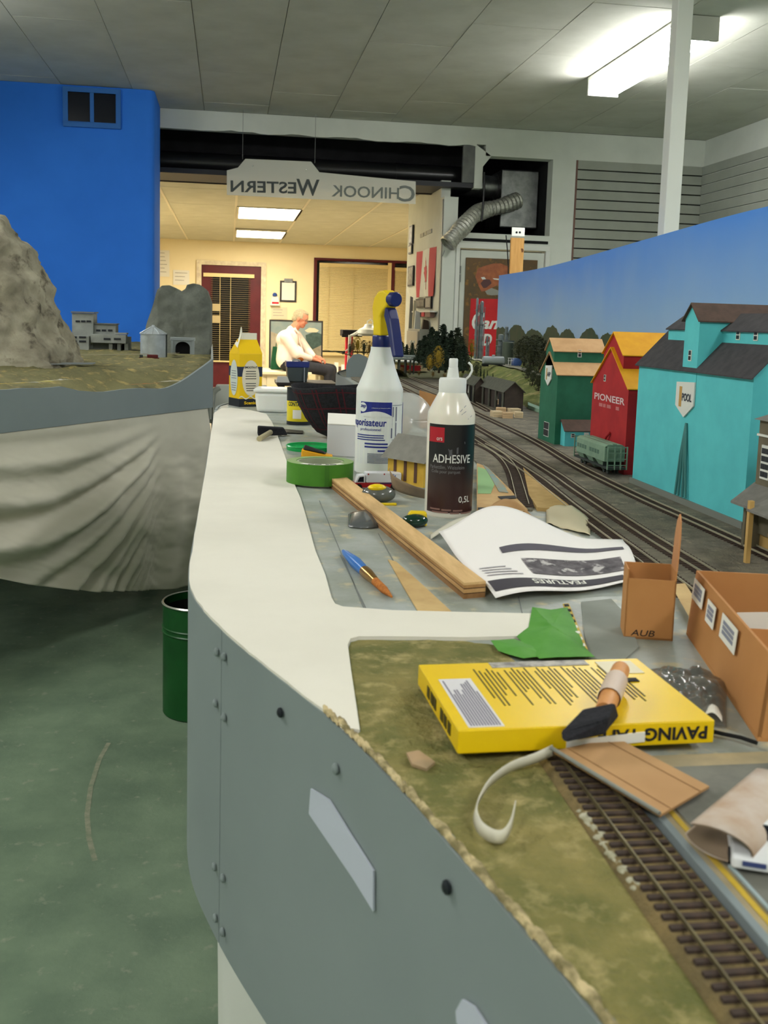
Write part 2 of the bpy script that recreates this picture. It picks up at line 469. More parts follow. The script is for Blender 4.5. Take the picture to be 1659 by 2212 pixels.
strip_light(-2.0, -1.8, 4.7, 6.1, 'added strip light brightening the blue wall, out of the picture')  # unseen lamp added to light the blue wall and left layout
strip_light(-1.4, -1.2, -1.9, -.5, 'fluorescent strip light behind the viewpoint on the left')
strip_light(1.4, 1.6, -1.9, -.5, 'fluorescent strip light behind the viewpoint on the right')
for k, (x0, y0, y1) in enumerate(TROF):
    t = thing('ceiling_light', ['lit recessed ceiling light nearer to the hanging sign', 'lit recessed ceiling light nearer to the maroon door', 'added ceiling light hidden behind the blue wall to brighten the office', 'added ceiling light hidden behind the white partition to brighten the office'][k], 'light', (x0+.36, (y0+y1)/2, OZ), group='office troffers')
    x1 = x0+.735
    f = MB(); f.box(x0,x1,y0,y0+.03,OZ-.006,OZ+.02); f.box(x0,x1,y1-.03,y1,OZ-.006,OZ+.02); f.box(x0,x0+.03,y0+.03,y1-.03,OZ-.006,OZ+.02); f.box(x1-.03,x1,y0+.03,y1-.03,OZ-.006,OZ+.02)
    put('frame', f, m_tbar, t)
    put('diffuser', MB().box(x0+.03,x1-.03,y0+.03,y1-.03,OZ-.002,OZ+.008), M('troffer_lens', (255,243,218), emit=TROFFER_POWER), t)
# ------------------------------------------------------------------ header: pipe, ducts, hanging sign
m_duct = M('black_duct', (26,26,28), rough=.3, spec=.6)
t = thing('ceiling_pipe', 'long glossy black pipe running in the dark recess over the office opening', 'pipe', (.7, HY+.3, 2.345))
put('pipe', MB().tube([(-.6,HY+.3,2.43),(.7,HY+.3,2.43),(2.0,HY+.3,2.43)], .085, 20), m_duct, t, smooth=True)
for x in (.06, 1.4): put('pipe_joint', MB().tube([(x,HY+.3,2.43),(x+.05,HY+.3,2.43)], .089, 20), m_duct, t, smooth=True)
t = thing('air_duct', 'grey sheet metal duct elbow in the dark recess above the white door', 'duct', (2.45, HY+.6, 1.9))
put('trunk', MB().box(2.36,2.70,HY+.35,HY+.9,2.02,2.52), m_metal, t, bevel=.01)
put('branch', MB().tube([(2.02,HY+.5,2.40),(2.2,HY+.52,2.39),(2.42,HY+.55,2.38)], .10, 20), m_metal, t, smooth=True)
put('collar', MB().tube([(2.33,HY+.52,2.385),(2.37,HY+.53,2.383)], .112, 20), m_metal, t, smooth=True)
t = thing('flexible_duct', 'crinkled silver foil duct drooping out of the recess over the white door', 'duct', (2.0, HY+.1, 1.8))
ctrl = [D(1120,432,HY+.34), D(1085,445,HY+.28), D(1045,455,HY+.18), D(1022,466,HY+.05), D(1000,490,HY-.06), D(982,510,HY-.10), D(966,528,HY-.12)]
path = []; N_ = 56
for i in range(N_+1):
    u = i/N_*(len(ctrl)-1); k = min(int(u), len(ctrl)-2); f = u-k
    p0 = ctrl[max(k-1,0)]; p1 = ctrl[k]; p2 = ctrl[k+1]; p3 = ctrl[min(k+2, len(ctrl)-1)]
    path.append(.5*((2*p1)+(p2-p0)*f+(2*p0-5*p1+4*p2-p3)*f*f+(3*p1-p0-3*p2+p3)*f**3))
put('hose', MB().tube(path, [.064+(.009 if i % 2 else 0)+.004*sin(i*.37) for i in range(N_+1)], 22, cap=False), m_foil, t)
put('tail_wire', MB().tube([path[-1]+Vector((-.02,0,-.05)), path[-1]+Vector((-.035,-.01,-.09)), path[-1]+Vector((-.05,-.01,-.11))], .003, 6), m_grey_metal, t)
t = solo('hanging_cable', MB().tube([D(1046,372,HY-.02), D(1046,400,HY-.03), D(1043,450,HY-.03), D(1040,478,HY-.03)], .010, 8), m_duct, 'thick black cable hanging in front of the silver foil duct', 'cable', smooth=True)
# hanging acrylic sign seen from behind
SY = HY-.12
m_acr = M('frosted_acrylic', (236,236,222), rough=.25, alpha=.52, spec=.5)
m_signink = M('sign_lettering', (74,80,78), rough=.6)
t = thing('hanging_sign', 'translucent acrylic sign with mirrored lettering hanging under the dark lintel', 'sign', (.75, SY, 2.1))
a = D(490,368,SY); b = D(490,421,SY); c = D(898,441,SY); d = D(898,392,SY); e = D(690,372,SY); e2 = D(672,349,SY); e1 = D(530,343,SY); e0 = D(514,362,SY)
put('panel', MB().extr([a,b,c,d,e,e2,e1,e0], (0,.006,0)), m_acr, t)
def sgn(txt, x0, y0, x1, y1, hpx, mb, bold=.012):
    p = D(x0,y0,SY-.002); q = D(x1,y1,SY-.002); U = (p-q)
    V = Vector((0,0,1)); V = (V-U.normalized()*V.dot(U.normalized())).normalized()
    text_mb(txt, (p+q)/2, -(q-p), V, hpx*SY/2200, (q-p).length, bold=bold, mb=mb)
lm = MB()
# mirrored: reading direction runs to the left
sgn('W', 640, 404, 690, 406, 34, lm, .02); sgn('ESTERN', 498, 402, 640, 406, 24, lm, .02)
put('lettering', lm, m_signink, t)
lm = MB()
sgn('C', 862, 417, 896, 420, 34, lm, .015); sgn('HINOOK', 716, 412, 862, 418, 24, lm, .015)
put('lettering', lm, M('faded_lettering', (120,126,120), rough=.6), t)
for px, py in ((546,358),(662,367)):
    q = D(px,py,SY-.004); put('screw', MB().ball(q, .006, 10, 6), M('bright_screw', (240,240,235), rough=.15, metal=1), t, smooth=True)
for px, py in ((524,344),(680,352)):
    q = D(px,py,SY+.003); put('wire', MB().tube([q, (q.x, SY+.003, CZ)], .002, 6), m_grey_metal, t)

# ------------------------------------------------------------------ white post in the train room
PY = 4.6; pa = D(1456,300,PY)
hw_ = .037
solo('support_post', MB().box(pa.x-hw_, pa.x+hw_, PY-hw_, PY+hw_, 0, CZ-.001), m_whitepaint, 'tall square white post standing behind the sky backdrop', 'post', bevel=.004)

# ------------------------------------------------------------------ panelled door with poster, jamb
door1 = thing('door_1', None, None, (2.3, HY, 0), kind='structure')
fmb = MB(); fmb.box(1.895,1.93,HY-.02,HY+.1,0,1.80); fmb.box(2.68,2.715,HY-.02,HY+.1,0,1.80); fmb.box(1.895,2.715,HY-.02,HY+.1,1.80,1.845)
put('door_frame', fmb, m_whitepaint, door1, bevel=.004)
put('door_leaf', MB().box(1.94,2.675,HY+.005,HY+.05,.01,1.785), m_white_wall, door1, bevel=.004)
put('lintel_gap', MB().box(1.95,2.70,HY-.004,HY+.02,1.86,1.885), m_black, door1)
for z in (1.55, 1.62): put('hinge', MB().tube([(1.935,HY-.012,z-.035),(1.935,HY-.012,z+.03)], .009, 8), m_grey_metal, door1)
put('door_closer_plate', MB().box(2.04,2.11,HY-.012,HY+.004,1.69,1.715), m_grey_metal, door1)
# poster board
PX = HY-.014
m_pbrown = M('poster_brown', (112,82,44), (84,70,46), scale=7, rough=.5, c=(136,98,44), cscale=14)
t = thing('poster_board', 'brown poster on the white door with a red can and white script', 'poster', (2.27, PX, .9))
pA = D(1007,556,PX); pB = D(1162,558,PX)
px0, px1, pz1, pz0 = pA.x, pB.x, pA.z, .75
put('board', MB().box(px0,px1,PX,PX+.012,pz0,pz1), m_pbrown, t, bevel=.003)
def ppoly(pts, lift=.002): return MB().extr([D(x,y,PX-lift) for x,y in pts], (0,.0012,0))
put('printed_shape', ppoly([(1027,598),(1032,580),(1048,574),(1066,569),(1082,569),(1098,576),(1104,600),(1098,622),(1074,616),(1062,622),(1052,628),(1040,630),(1034,618)]), M('poster_orange', (178,104,62), (150,84,54), scale=20, rough=.4), t)
put('printed_shape', ppoly([(1038,612),(1046,603),(1058,604),(1062,612),(1050,622),(1044,622)], .0035), M('poster_dark', (88,56,56), rough=.4), t)
put('printed_shape', ppoly([(1048,629),(1062,622),(1078,628),(1078,637),(1062,638),(1052,636)], .003), M('poster_grey', (150,150,140), rough=.4), t)
put('printed_shape', ppoly([(1039,599),(1046,598),(1050,603),(1042,604)], .004), m_whitepaint, t)
put('printed_shape', ppoly([(1064,601),(1078,602),(1078,605),(1068,604)], .004), m_whitepaint, t)
put('red_can', ppoly([(1017,645),(1092,646),(1086,782),(1010,782)], .0025), M('poster_red', (206,30,36), (190,24,32), scale=9, rough=.4), t)
q = D(1050,706,PX-.004)
lm = MB(); sc = HY/2200
text_mb('C', D(1033,693,PX-.0035), (1,0,0), (0,0,1), 40*sc, 28*sc, shear=.25, bold=.03, mb=lm)
text_mb('ana', D(1066,702,PX-.0035), (1,0,0), (0,0,1), 19*sc, 56*sc, shear=.35, bold=.03, mb=lm)
text_mb('D', D(1052,734,PX-.0035), (1,0,0), (0,0,1), 26*sc, 22*sc, shear=.25, bold=.03, mb=lm)
put('lettering', lm, m_whitepaint, t)

# ------------------------------------------------------------------ timber plank with outlet plate, standing behind the backdrop
PY2 = 7.1
a = D(1104,513,PY2); b = D(1133,513,PY2)
t = thing('upright_plank', 'upright pine plank carrying a white outlet plate behind the backdrop', 'plank', ((a.x+b.x)/2, PY2, 0))
put('plank', MB().box(a.x,b.x,PY2,PY2+.02,0,a.z), M('pine_plank', (196,150,86), (176,130,70), scale=6, rough=.7, stretch=(8,8,1)), t, bevel=.002)
c0 = D(1106,491,PY2-.006); c1 = D(1133,511,PY2-.006)
put('outlet_plate', MB().box(c0.x,c1.x,PY2-.008,PY2,c1.z,c0.z), m_whitepaint, t, bevel=.002)
for px, py in ((1116,502),(1123,502)): 
    q = D(px,py,PY2-.009); put('socket', MB().tube([q,q+Vector((0,.004,0))], .008, 10), m_black, t)
put('knot', MB().tube([D(1127,541,PY2-.001),D(1127,541,PY2+.003)], .014, 12), M('wood_knot', (110,70,40), rough=.8), t)
solo('thin_wire', MB().tube([D(1093,508,PY2), D(1096,540,PY2), D(1098,575,PY2), D(1098,640,PY2)], .004, 6), m_black, 'thin dark wire hanging beside the pine plank', 'wire')

# ------------------------------------------------------------------ flag on the partition
FX = 1.772
FY0, FY1 = XX(902,600,FX).y, XX(939,600,FX).y
FZT = (XX(903,545,FX).z, XX(940,533,FX).z); FZB = (XX(901,643,FX).z, XX(935,640,FX).z)
def FP(u, v):   # u 0..1 along the flag (far to near), v up
    y = FY0+(FY1-FY0)*u; zt = FZT[0]+(FZT[1]-FZT[0])*u; zb = FZB[0]+(FZB[1]-FZB[0])*u
    z_ = zb+(zt-zb)*v
    return Vector((FX-.006-.012*sin(u*9+v*2), y, z_))
m_red = M('flag_red', (196,30,48), rough=.7); m_flagw = M('flag_white', (226,228,220), rough=.7)
t = thing('flag', 'red and white maple leaf flag pinned on the white partition', 'flag', (FX-.004, 9.35, 1.13))
put('white_field', MB().slab(lambda u,v: FP(.25+.5*u, v), 20, 8, .002), m_flagw, t, smooth=True)
for a, b in ((0,.25),(.75,1)):
    put('red_bar', MB().slab(lambda u,v: FP(a+(b-a)*u, v), 10, 8, .002), m_red, t, smooth=True)
leaf = [(0,1),(.1,.78),(.22,.84),(.17,.45),(.36,.62),(.42,.52),(.68,.56),(.58,.36),(.68,.28),(.30,-.06),(.34,-.2),(.04,-.15),(.05,-.55)]
leaf = leaf+[(-x,y) for x,y in leaf[::-1] if x > 0]
lm = MB(); lv = [FP(.5+x*.20, .40+y*.44)+Vector((-.0035,0,0)) for x,y in leaf]
lm.extr(lv, (.001,0,0)); put('maple_leaf', lm, m_red, t)

# papers, pictures and rack on the partition
def wallp(name, y0, y1, z0, z1, mat, label, cat, th=.012, skew=0):
    o = solo(name, MB().hexa([(FX-th,y0,z0),(FX,y0,z0),(FX,y1,z0+skew),(FX-th,y1,z0+skew)], [(FX-th,y0,z1),(FX,y0,z1),(FX,y1,z1+skew),(FX-th,y1,z1+skew)]), mat, label, cat)
    return o
m_photo = M('photo_print', (70,74,78), (150,150,140), scale=26, rough=.4)
m_paper = M('white_paper', (228,226,216), rough=.8); m_frame = M('dark_frame', (46,44,46), rough=.5)
def yat(px): return XX(px, 600, FX).y
def framed(name, pa, pb, top, bot, label, cat, mat=m_photo):
    y0, y1 = yat(pb), yat(pa)
    z1 = XX((pa+pb)/2, top, FX).z; z0 = XX((pa+pb)/2, bot, FX).z
    t = thing(name, label, cat, (FX, (y0+y1)/2, z0))
    put('frame', MB().box(FX-.012,FX+.004,y0,y1,z0,z1), m_frame, t)
    put('print', MB().box(FX-.014,FX-.011,y0+.02,y1-.02,z0+.015,z1-.015), mat, t)
    return t
framed('picture', 883.5, 890, 489, 528, 'narrow dark picture highest on the white partition', 'picture')
framed('picture', 882.5, 889, 530, 549, 'small pale picture just under the narrow dark one', 'picture', m_paper)
framed('picture', 883, 894, 575, 618, 'framed picture left of the maple leaf flag', 'picture')
framed('calendar', 902, 921, 645, 665, 'printed calendar sheet just below the flag', 'calendar')
framed('notice', 923, 935, 640, 667, 'dark striped notice to the right of the calendar', 'notice', M('stripes', (60,58,60), (200,198,190), scale=60, rough=.5, stretch=(1,1,6)))
t = thing('wall_shelf', 'small white wall shelf with a brown bracket under the calendar', 'shelf', (FX, yat(930), XX(930,672,FX).z))
put('board', MB().box(FX-.06,FX,yat(946),yat(904),XX(925,672,FX).z-.012,XX(925,672,FX).z), m_whitepaint, t)
put('bracket', MB().box(FX-.05,FX-.01,yat(944),yat(912),XX(925,683,FX).z-.01,XX(925,674,FX).z), M('brown_box', (120,92,80), rough=.7), t)
put('badge', MB().box(FX-.056,FX-.05,yat(932),yat(926),XX(925,684,FX).z,XX(925,672,FX).z), m_red, t)
lm = MB(); yc = yat(917)
t = thing('wall_lettering', 'small faded grey lettering high on the white partition', 'lettering', (FX, yat(917), XX(917,512,FX).z))
for a_, b_, c_ in ((904,911,511),(912.5,917,507),(918.5,928,504)):
    put('word', MB().box(FX+.0005,FX+.008,yat(b_),yat(a_),XX(a_,c_+4,FX).z,XX(a_,c_-4,FX).z), M('grey_ink', (150,148,136), (196,196,184), scale=60, rough=.7), t)

# filing cabinet with papers at the foot of the partition
ca = D(905,745,9.0)
t = thing('filing_cabinet', 'grey steel filing cabinet at the foot of the white partition', 'cabinet', (1.7, 9.3, 0))
x0 = ca.x; x1 = 1.775; y0 = 8.99; y1 = XX(880,745,x0).y; zt = D(905,711,9.0).z
put('body', MB().box(x0,x1,y0,y1,0,zt), M('cabinet_grey', (150,150,142), rough=.5), t, bevel=.004)
for k in range(4):
    zz = zt-.02-k*.26
    dr = put('drawer', MB().box(x0-.015,x0,y0+.03,y1-.03,zz-.24,zz), M('drawer_beige', (176,172,156), rough=.5), t, bevel=.003)
    for yy in (y0+.16, y0+.30): put('drawer_pull', MB().ball((x0-.02,yy,zz-.1), .014, 8, 6), m_whitepaint, dr)
zt2 = zt
def upright(px0, px1, top, y, mat, name, label, cat, th=.03, lean=.02):
    a = D(px0,711,y); b = D(px1,711,y); tz = D((px0+px1)/2,top,y).z
    return solo(name, MB().hexa([(a.x,y,zt2),(b.x,y,zt2),(b.x,y+th,zt2),(a.x,y+th,zt2)], [(a.x+.01,y+lean,tz),(b.x-.01,y+lean,tz-.01),(b.x-.01,y+th+lean,tz-.01),(a.x+.01,y+th+lean,tz)]), mat, label, cat)
upright(883, 893, 640, 9.60, M('grey_folder', (150,150,142), rough=.6), 'magazine', 'tall grey folder standing leftmost on the filing cabinet', 'folder')
upright(891, 900, 648, 9.40, M('yellowed_paper', (214,208,180), rough=.7), 'magazine', 'yellowed magazine beside the tall grey folder', 'magazine')
upright(895, 909, 671, 9.20, m_whitepaint, 'booklet', 'white booklet standing in front of the yellowed magazine', 'booklet')
upright(912, 927, 690, 9.05, M('coffee_cup', (74,58,46), rough=.5), 'paper_cup', 'dark brown paper cup standing on the filing cabinet', 'cup', .06, 0)

# ------------------------------------------------------------------ office back wall: door, window, notices
m_lightslat = M('blind_slat', (232,214,160), rough=.5); m_darkslat = M('dark_blind_slat', (120,106,74), rough=.5)
door2 = thing('door_2', None, None, (0, BY, 0), kind='structure')
f = MB(); f.box(DX0-.03,DX0+.05,BY-.03,BY+.05,0,DZ-.02); f.box(DX1-.05,DX1+.03,BY-.03,BY+.05,0,DZ-.02); f.box(DX0-.03,DX1+.03,BY-.03,BY+.05,DZ-.02,DZ+.05)
put('door_frame', f, M('worn_cream_frame', (226,216,186), (200,186,160), scale=12, rough=.6), door2)
lf = MB(); lf.box(DX0+.05,DX1-.05,BY,BY+.05,0,.42); lf.box(DX0+.05,DX1-.05,BY,BY+.05,1.8,DZ-.02); lf.box(DX0+.05,DX0+.23,BY,BY+.05,.42,1.8); lf.box(DX1-.25,DX1-.05,BY,BY+.05,.42,1.8)
put('door_leaf', lf, m_maroon, door2, bevel=.004)
put('pane', MB().box(DX0+.22,DX1-.24,BY+.03,BY+.036,.42,1.8), m_dkglass, door2)
put('blind_headrail', MB().box(DX0+.08,DX1-.16,BY-.04,BY,1.79,1.85), m_cream, door2, bevel=.004)
z = 1.76; me = None
while z > .44:
    s_ = put('blind_slat', MB().box(DX0+.20,DX1-.22,-.012,.012,-.002,.002), m_darkslat, door2, world=False, mesh=me); me = s_.data
    s_.location = (0, -.02, z); s_.rotation_euler = (rad(12), 0, 0); z -= .034
for x in (-.15, .02): put('lift_cord', MB().tube([(x,BY-.03,1.79),(x,BY-.03,.43)], .004, 5), m_cream, door2)
put('bottom_rail', MB().box(DX0+.2,DX1-.22,BY-.035,BY-.005,.415,.44), m_cream, door2)
for z in (1.05, 1.24): put('notice_card', MB().box(DX0+.23,DX0+.36,BY-.042,BY-.036,z,z+.12), M('card_beige', (176,160,120), rough=.7), door2)
lampw = D(510,612,BY+.5)
win = thing('window_2', None, None, (2.5, BY, WZ0), kind='structure')
f = MB(); f.box(WX0-.05,WX0+.0,BY-.03,BY+.06,WZ0-.3,WZ1-.01); f.box(WX0-.05,WX1,BY-.03,BY+.06,WZ1-.01,WZ1+.03); f.box(2.66,2.72,BY-.03,BY+.06,WZ0,WZ1-.01)
put('window_frame', f, m_maroon, win, bevel=.003)
put('pane', MB().box(WX0,WX1,BY+.07,BY+.075,WZ0,WZ1), m_dkglass, win)
put('window_sill', MB().box(WX0,WX1,BY-.12,BY+.02,WZ0-.05,WZ0), m_cream, win)
for (a, b, zt_) in ((WX0+.04, 2.60, WZ1-.05), (2.70, 3.66, WZ1-.08)):
    put('blind_headrail', MB().box(a,b,BY-.03,BY,zt_-.05,zt_), m_cream, win, bevel=.004)
    me = None; z = zt_-.06
    while z > WZ0+.02:
        s_ = put('blind_slat', MB().box(a,b,-.011,.011,-.0015,.0015), m_lightslat, win, world=False, mesh=me); me = s_.data
        s_.location = (-2.5, -.018, z-WZ0); s_.rotation_euler = (rad(58), 0, 0); z -= .0235
    for x in (a+.16, (a+b)/2): put('lift_cord', MB().tube([(x,BY-.032,zt_),(x,BY-.032,WZ0+.02)], .003, 5), m_cream, win)
put('mullion_strip', MB().box(2.60,2.66,BY-.035,BY+.0,WZ0,WZ1-.01), m_cream, win)
def notice(name, x0, y0, x1, y1, label, cat, mat=m_paper, clip=False):
    a = D(x0,y0,BY-.012); b = D(x1,y1,BY-.012)
    t = thing(name, label, cat, ((a.x+b.x)/2, BY-.01, b.z))
    if clip:
        put('board', MB().box(a.x,b.x,BY-.016,BY-.004,b.z,a.z), m_frame, t, bevel=.003)
        put('paper', MB().box(a.x+.03,b.x-.03,BY-.020,BY-.016,b.z+.03,a.z-.03), mat, t)
        put('clip', MB().box((a.x+b.x)/2-.07,(a.x+b.x)/2+.07,BY-.034,BY-.018,a.z-.03,a.z+.035), m_metal, t, bevel=.005)
    else:
        put('sheet', MB().box(a.x,b.x,BY-.010,BY-.004,b.z,a.z), mat, t)
        lm = MB(); n_ = max(2, int((a.z-b.z)/.06))
        for k in range(n_):
            zz = a.z-.04-k*(a.z-b.z-.06)/n_; lm.box(a.x+.03, b.x-.03-random.random()*.06, BY-.0115, BY-.010, zz-.008, zz)
        put('printed_lines', lm, M('faint_ink', (150,146,140), rough=.8), t)
    return t
notice('clipboard', 605, 606, 640, 653, 'clipboard with a white sheet hanging between the door and the window', 'clipboard', clip=True)
notice('paper_notice', 374, 583, 409, 616, 'paper notice pinned left of the maroon door', 'notice')
notice('paper_notice', 342, 540, 366, 598, 'tall paper notice next to the blue wall edge', 'notice')
notice('paper_notice', 586, 663, 620, 690, 'faint paper notice above the leaning painting', 'notice', M('tan_paper', (214,204,176), rough=.8))
a = D(586,660,BY-.05); b = D(601,640,BY-.05)
t = thing('hanging_pouch', 'small white and blue pouch hanging below left of the clipboard', 'pouch', ((a.x+b.x)/2, BY-.03, a.z))
put('pouch', MB().hexa([(a.x-.02,BY-.07,a.z),(b.x+.03,BY-.07,a.z),(b.x+.03,BY-.005,a.z),(a.x-.02,BY-.005,a.z)],[(a.x+.01,BY-.05,b.z),(b.x,BY-.05,b.z),(b.x,BY-.005,b.z),(a.x+.01,BY-.005,b.z)]), m_paper, t, bevel=.006)
put('lid', MB().lathe([(.035,0),(.04,.03),(.02,.055)], 12, Matrix.Translation(((a.x+b.x)/2, BY-.04, b.z))), M('blue_plastic', (50,80,150), rough=.4), t)
put('label_patch', MB().box(a.x+.01,b.x+.01,BY-.069,BY-.063,a.z+.03,a.z+.06), m_red, t)

# painting leaning on the wall, bench, bag
PYP = 14.3
A = D(582,690,PYP); B = D(698,694,PYP); zb = .467
t = thing('leaning_painting', 'framed mountain landscape painting leaning behind the seated man', 'painting', ((A.x+B.x)/2, PYP, zb))
pf = lambda x, z, y=0: (x, PYP+y+(A.z-z)*-.06, z)
fm = MB()
for x0, x1, z0, z1 in ((A.x,B.x,A.z-.02,A.z),(A.x,B.x,zb,zb+.02),(A.x,A.x+.02,zb+.02,A.z-.02),(B.x-.02,B.x,zb+.02,A.z-.02)):
    fm.hexa([pf(x0,z0),pf(x1,z0),pf(x1,z0,.03),pf(x0,z0,.03)], [pf(x0,z1),pf(x1,z1),pf(x1,z1,.03),pf(x0,z1,.03)])
put('frame', fm, m_frame, t)
put('canvas', MB().hexa([pf(A.x+.02,zb+.02,.008),pf(B.x-.02,zb+.02,.008),pf(B.x-.02,zb+.02,.02),pf(A.x+.02,zb+.02,.02)], [pf(A.x+.02,A.z-.02,.008),pf(B.x-.02,A.z-.02,.008),pf(B.x-.02,A.z-.02,.02),pf(A.x+.02,A.z-.02,.02)]), M('painted_sky', (122,142,146), (140,152,148), scale=6, rough=.6), t)
def pshape(pts, mat, lift):
    vs = []
    for x, y in pts:
        q = D(x, y, PYP); q = Vector(pf(q.x, q.z, .008-lift)); vs.append(q)
    put('painted_shape', MB().extr(vs, (0,.001,0)), mat, t)
pshape([(585,716),(600,722),(612,735),(622,755),(625,798),(585,798)], M('painted_rock', (170,160,140), (150,142,124), scale=16, rough=.6), .003)
pshape([(660,724),(680,716),(695,722),(695,745),(690,758),(672,756),(662,744)], M('painted_forest', (70,92,88), (54,74,70), scale=20, rough=.6), .003)
pshape([(658,714),(668,708),(680,709),(689,714),(684,718),(664,718)], M('painted_snow', (206,198,170), rough=.6), .0045)
pshape([(650,760),(672,756),(695,745),(695,798),(650,798)], M('painted_slope', (160,152,132), (138,130,112), scale=14, rough=.6), .0045)
m_bench = M('beige_bench', (214,206,178), rough=.6)
BXL = D(563,800,13.5).x
t = thing('bench', 'beige bench in the office that the man sits on', 'bench', (.6, 13.8, 0))
put('seat', MB().box(BXL,1.08,13.38,14.35,.425,.465), m_bench, t, bevel=.006)
for x in (BXL+.02, .98): put('leg', MB().box(x,x+.06,13.42,14.3,0,.425), m_bench, t, bevel=.004)
put('apron', MB().box(BXL+.08,.98,13.41,13.43,.30,.425), m_bench, t)
t = thing('low_shelf', 'low white shelf under the window right of the seated man', 'shelf', (2.1, 14.2, 0))
put('shelf_board', MB().box(1.2,2.9,14.0,14.5,.405,.44), m_bench, t, bevel=.004)
put('shelf_side', MB().box(1.22,1.25,14.02,14.48,0,.405), m_bench, t); put('shelf_side', MB().box(2.84,2.87,14.02,14.48,0,.405), m_bench, t)
put('shelf_back', MB().box(1.25,2.84,14.44,14.48,.0,.405), m_bench, t)
t = thing('green_bag', 'dark green shopping bag on the bench behind the seated man', 'bag', (D(596,790,14).x, 14.0, .465))
a0 = D(584,795,14.0).x; a1 = D(612,795,14.0).x; tz = D(600,748,14).z
put('bag_body', MB().hexa([(a0,13.92,.465),(a1,13.92,.465),(a1,14.12,.465),(a0,14.12,.465)], [(a0+.03,13.97,tz),(a1-.02,13.97,tz-.02),(a1-.02,14.05,tz-.02),(a0+.03,14.05,tz)]), M('green_fabric', (18,84,52), (12,66,42), scale=14, rough=.8, bump=.4, bscale=20), t, bevel=.015)
put('handle', MB().tube([(a0+.07,13.99,tz-.01),(a0+.08,13.985,tz+.07),(a0+.13,13.985,tz+.08),(a0+.15,13.99,tz-.01)], .006, 6), M('green_fabric', (0,0,0)), t)
# small white cards and box on the bench to the right
for k, (x0,x1,top,bot,mat,lab) in enumerate(((693,704,782,797,m_paper,'small white card standing beside the man on the bench'),(722,731,783,799,m_paper,'upright white card in the middle of the bench clutter'),(737,748,788,802,m_paper,'white card next to the grey layout end panel'),(712,722,790,802,m_whitepaint,'little white box left of the brown box'),(726,737,792,803,M('brown_item', (84,62,48), rough=.7),'little brown box lying among the white cards'))):
    a = D(x0,bot,14.1); b = D(x1,top,14.1)
    solo('paper_card' if k < 3 else 'small_box', MB().hexa([(a.x,14.08,.44),(b.x,14.08,.44),(b.x,14.11,.44),(a.x,14.11,.44)], [(a.x,14.1,b.z),(b.x,14.1,b.z),(b.x,14.13,b.z),(a.x,14.13,b.z)]), mat, lab, 'card' if k < 3 else 'box')
# red and black stand and white desk lamp
LY = 12.4
a = D(742,712,LY); b = D(772,727,LY)
t = thing('printer_stand', 'dark red stand with a black top behind the white desk lamp', 'stand', ((a.x+b.x)/2, LY, 0))
put('top', MB().box(a.x-.02,b.x+.05,LY-.1,LY+.2,b.z,a.z), m_black, t, bevel=.008)
put('clamp', MB().box(a.x-.03,a.x+.06,LY-.13,LY-.09,b.z-.01,b.z+.03), m_black, t)
put('column', MB().box(D(747,740,LY).x,D(762,740,LY).x,LY-.02,LY+.08,.03,b.z), m_red, t, bevel=.006)
put('foot', MB().box(a.x-.02,b.x,LY-.12,LY+.2,0,.03), m_black, t)
LY = 11.2
t = thing('desk_lamp', 'white swing-arm desk lamp with a wide round shade', 'lamp', (D(752,770,LY).x, LY, 0))
mw = M('lamp_white', (232,236,232), rough=.3)
q = lambda x, y: D(x, y, LY)
hd = q(797,716)
put('shade', MB().lathe([(.005,.085),(.045,.08),(.06,.05),(.115,.02),(.13,-.02),(.118,-.03)], 28, Matrix.Translation(hd)), mw, t, smooth=True)
put('shade_ring', MB().lathe([(.115,-.031),(.128,-.045),(.105,-.048)], 28, Matrix.Translation(hd)), M('lamp_grille', (170,172,160), rough=.4), t, smooth=True)
for k in range(2): put('arm', MB().tube([q(756,726)+Vector((0,k*.03,0)), q(770,722)+Vector((0,k*.03,k*.02)), q(792,704)+Vector((0,k*.03,0))], .008, 8), mw, t)
put('handle', MB().tube([q(792,706),q(794,694),q(800,690),q(806,695),q(803,706)], .007, 8), mw, t)
put('post', MB().tube([q(756,724),q(754,760),q(752,790),Vector((q(752,790).x,LY,.02))], [.018,.015,.014,.014], 8), mw, t)
put('side_arm', MB().tube([q(754,752),q(744,760)], .006, 6), mw, t)
put('knob', MB().tube([q(745,759),q(739,764)], .014, 8), m_black, t)
put('base', MB().lathe([(.16,0),(.16,.02),(.03,.035)], 20, Matrix.Translation((q(752,790).x,LY,0))), mw, t)

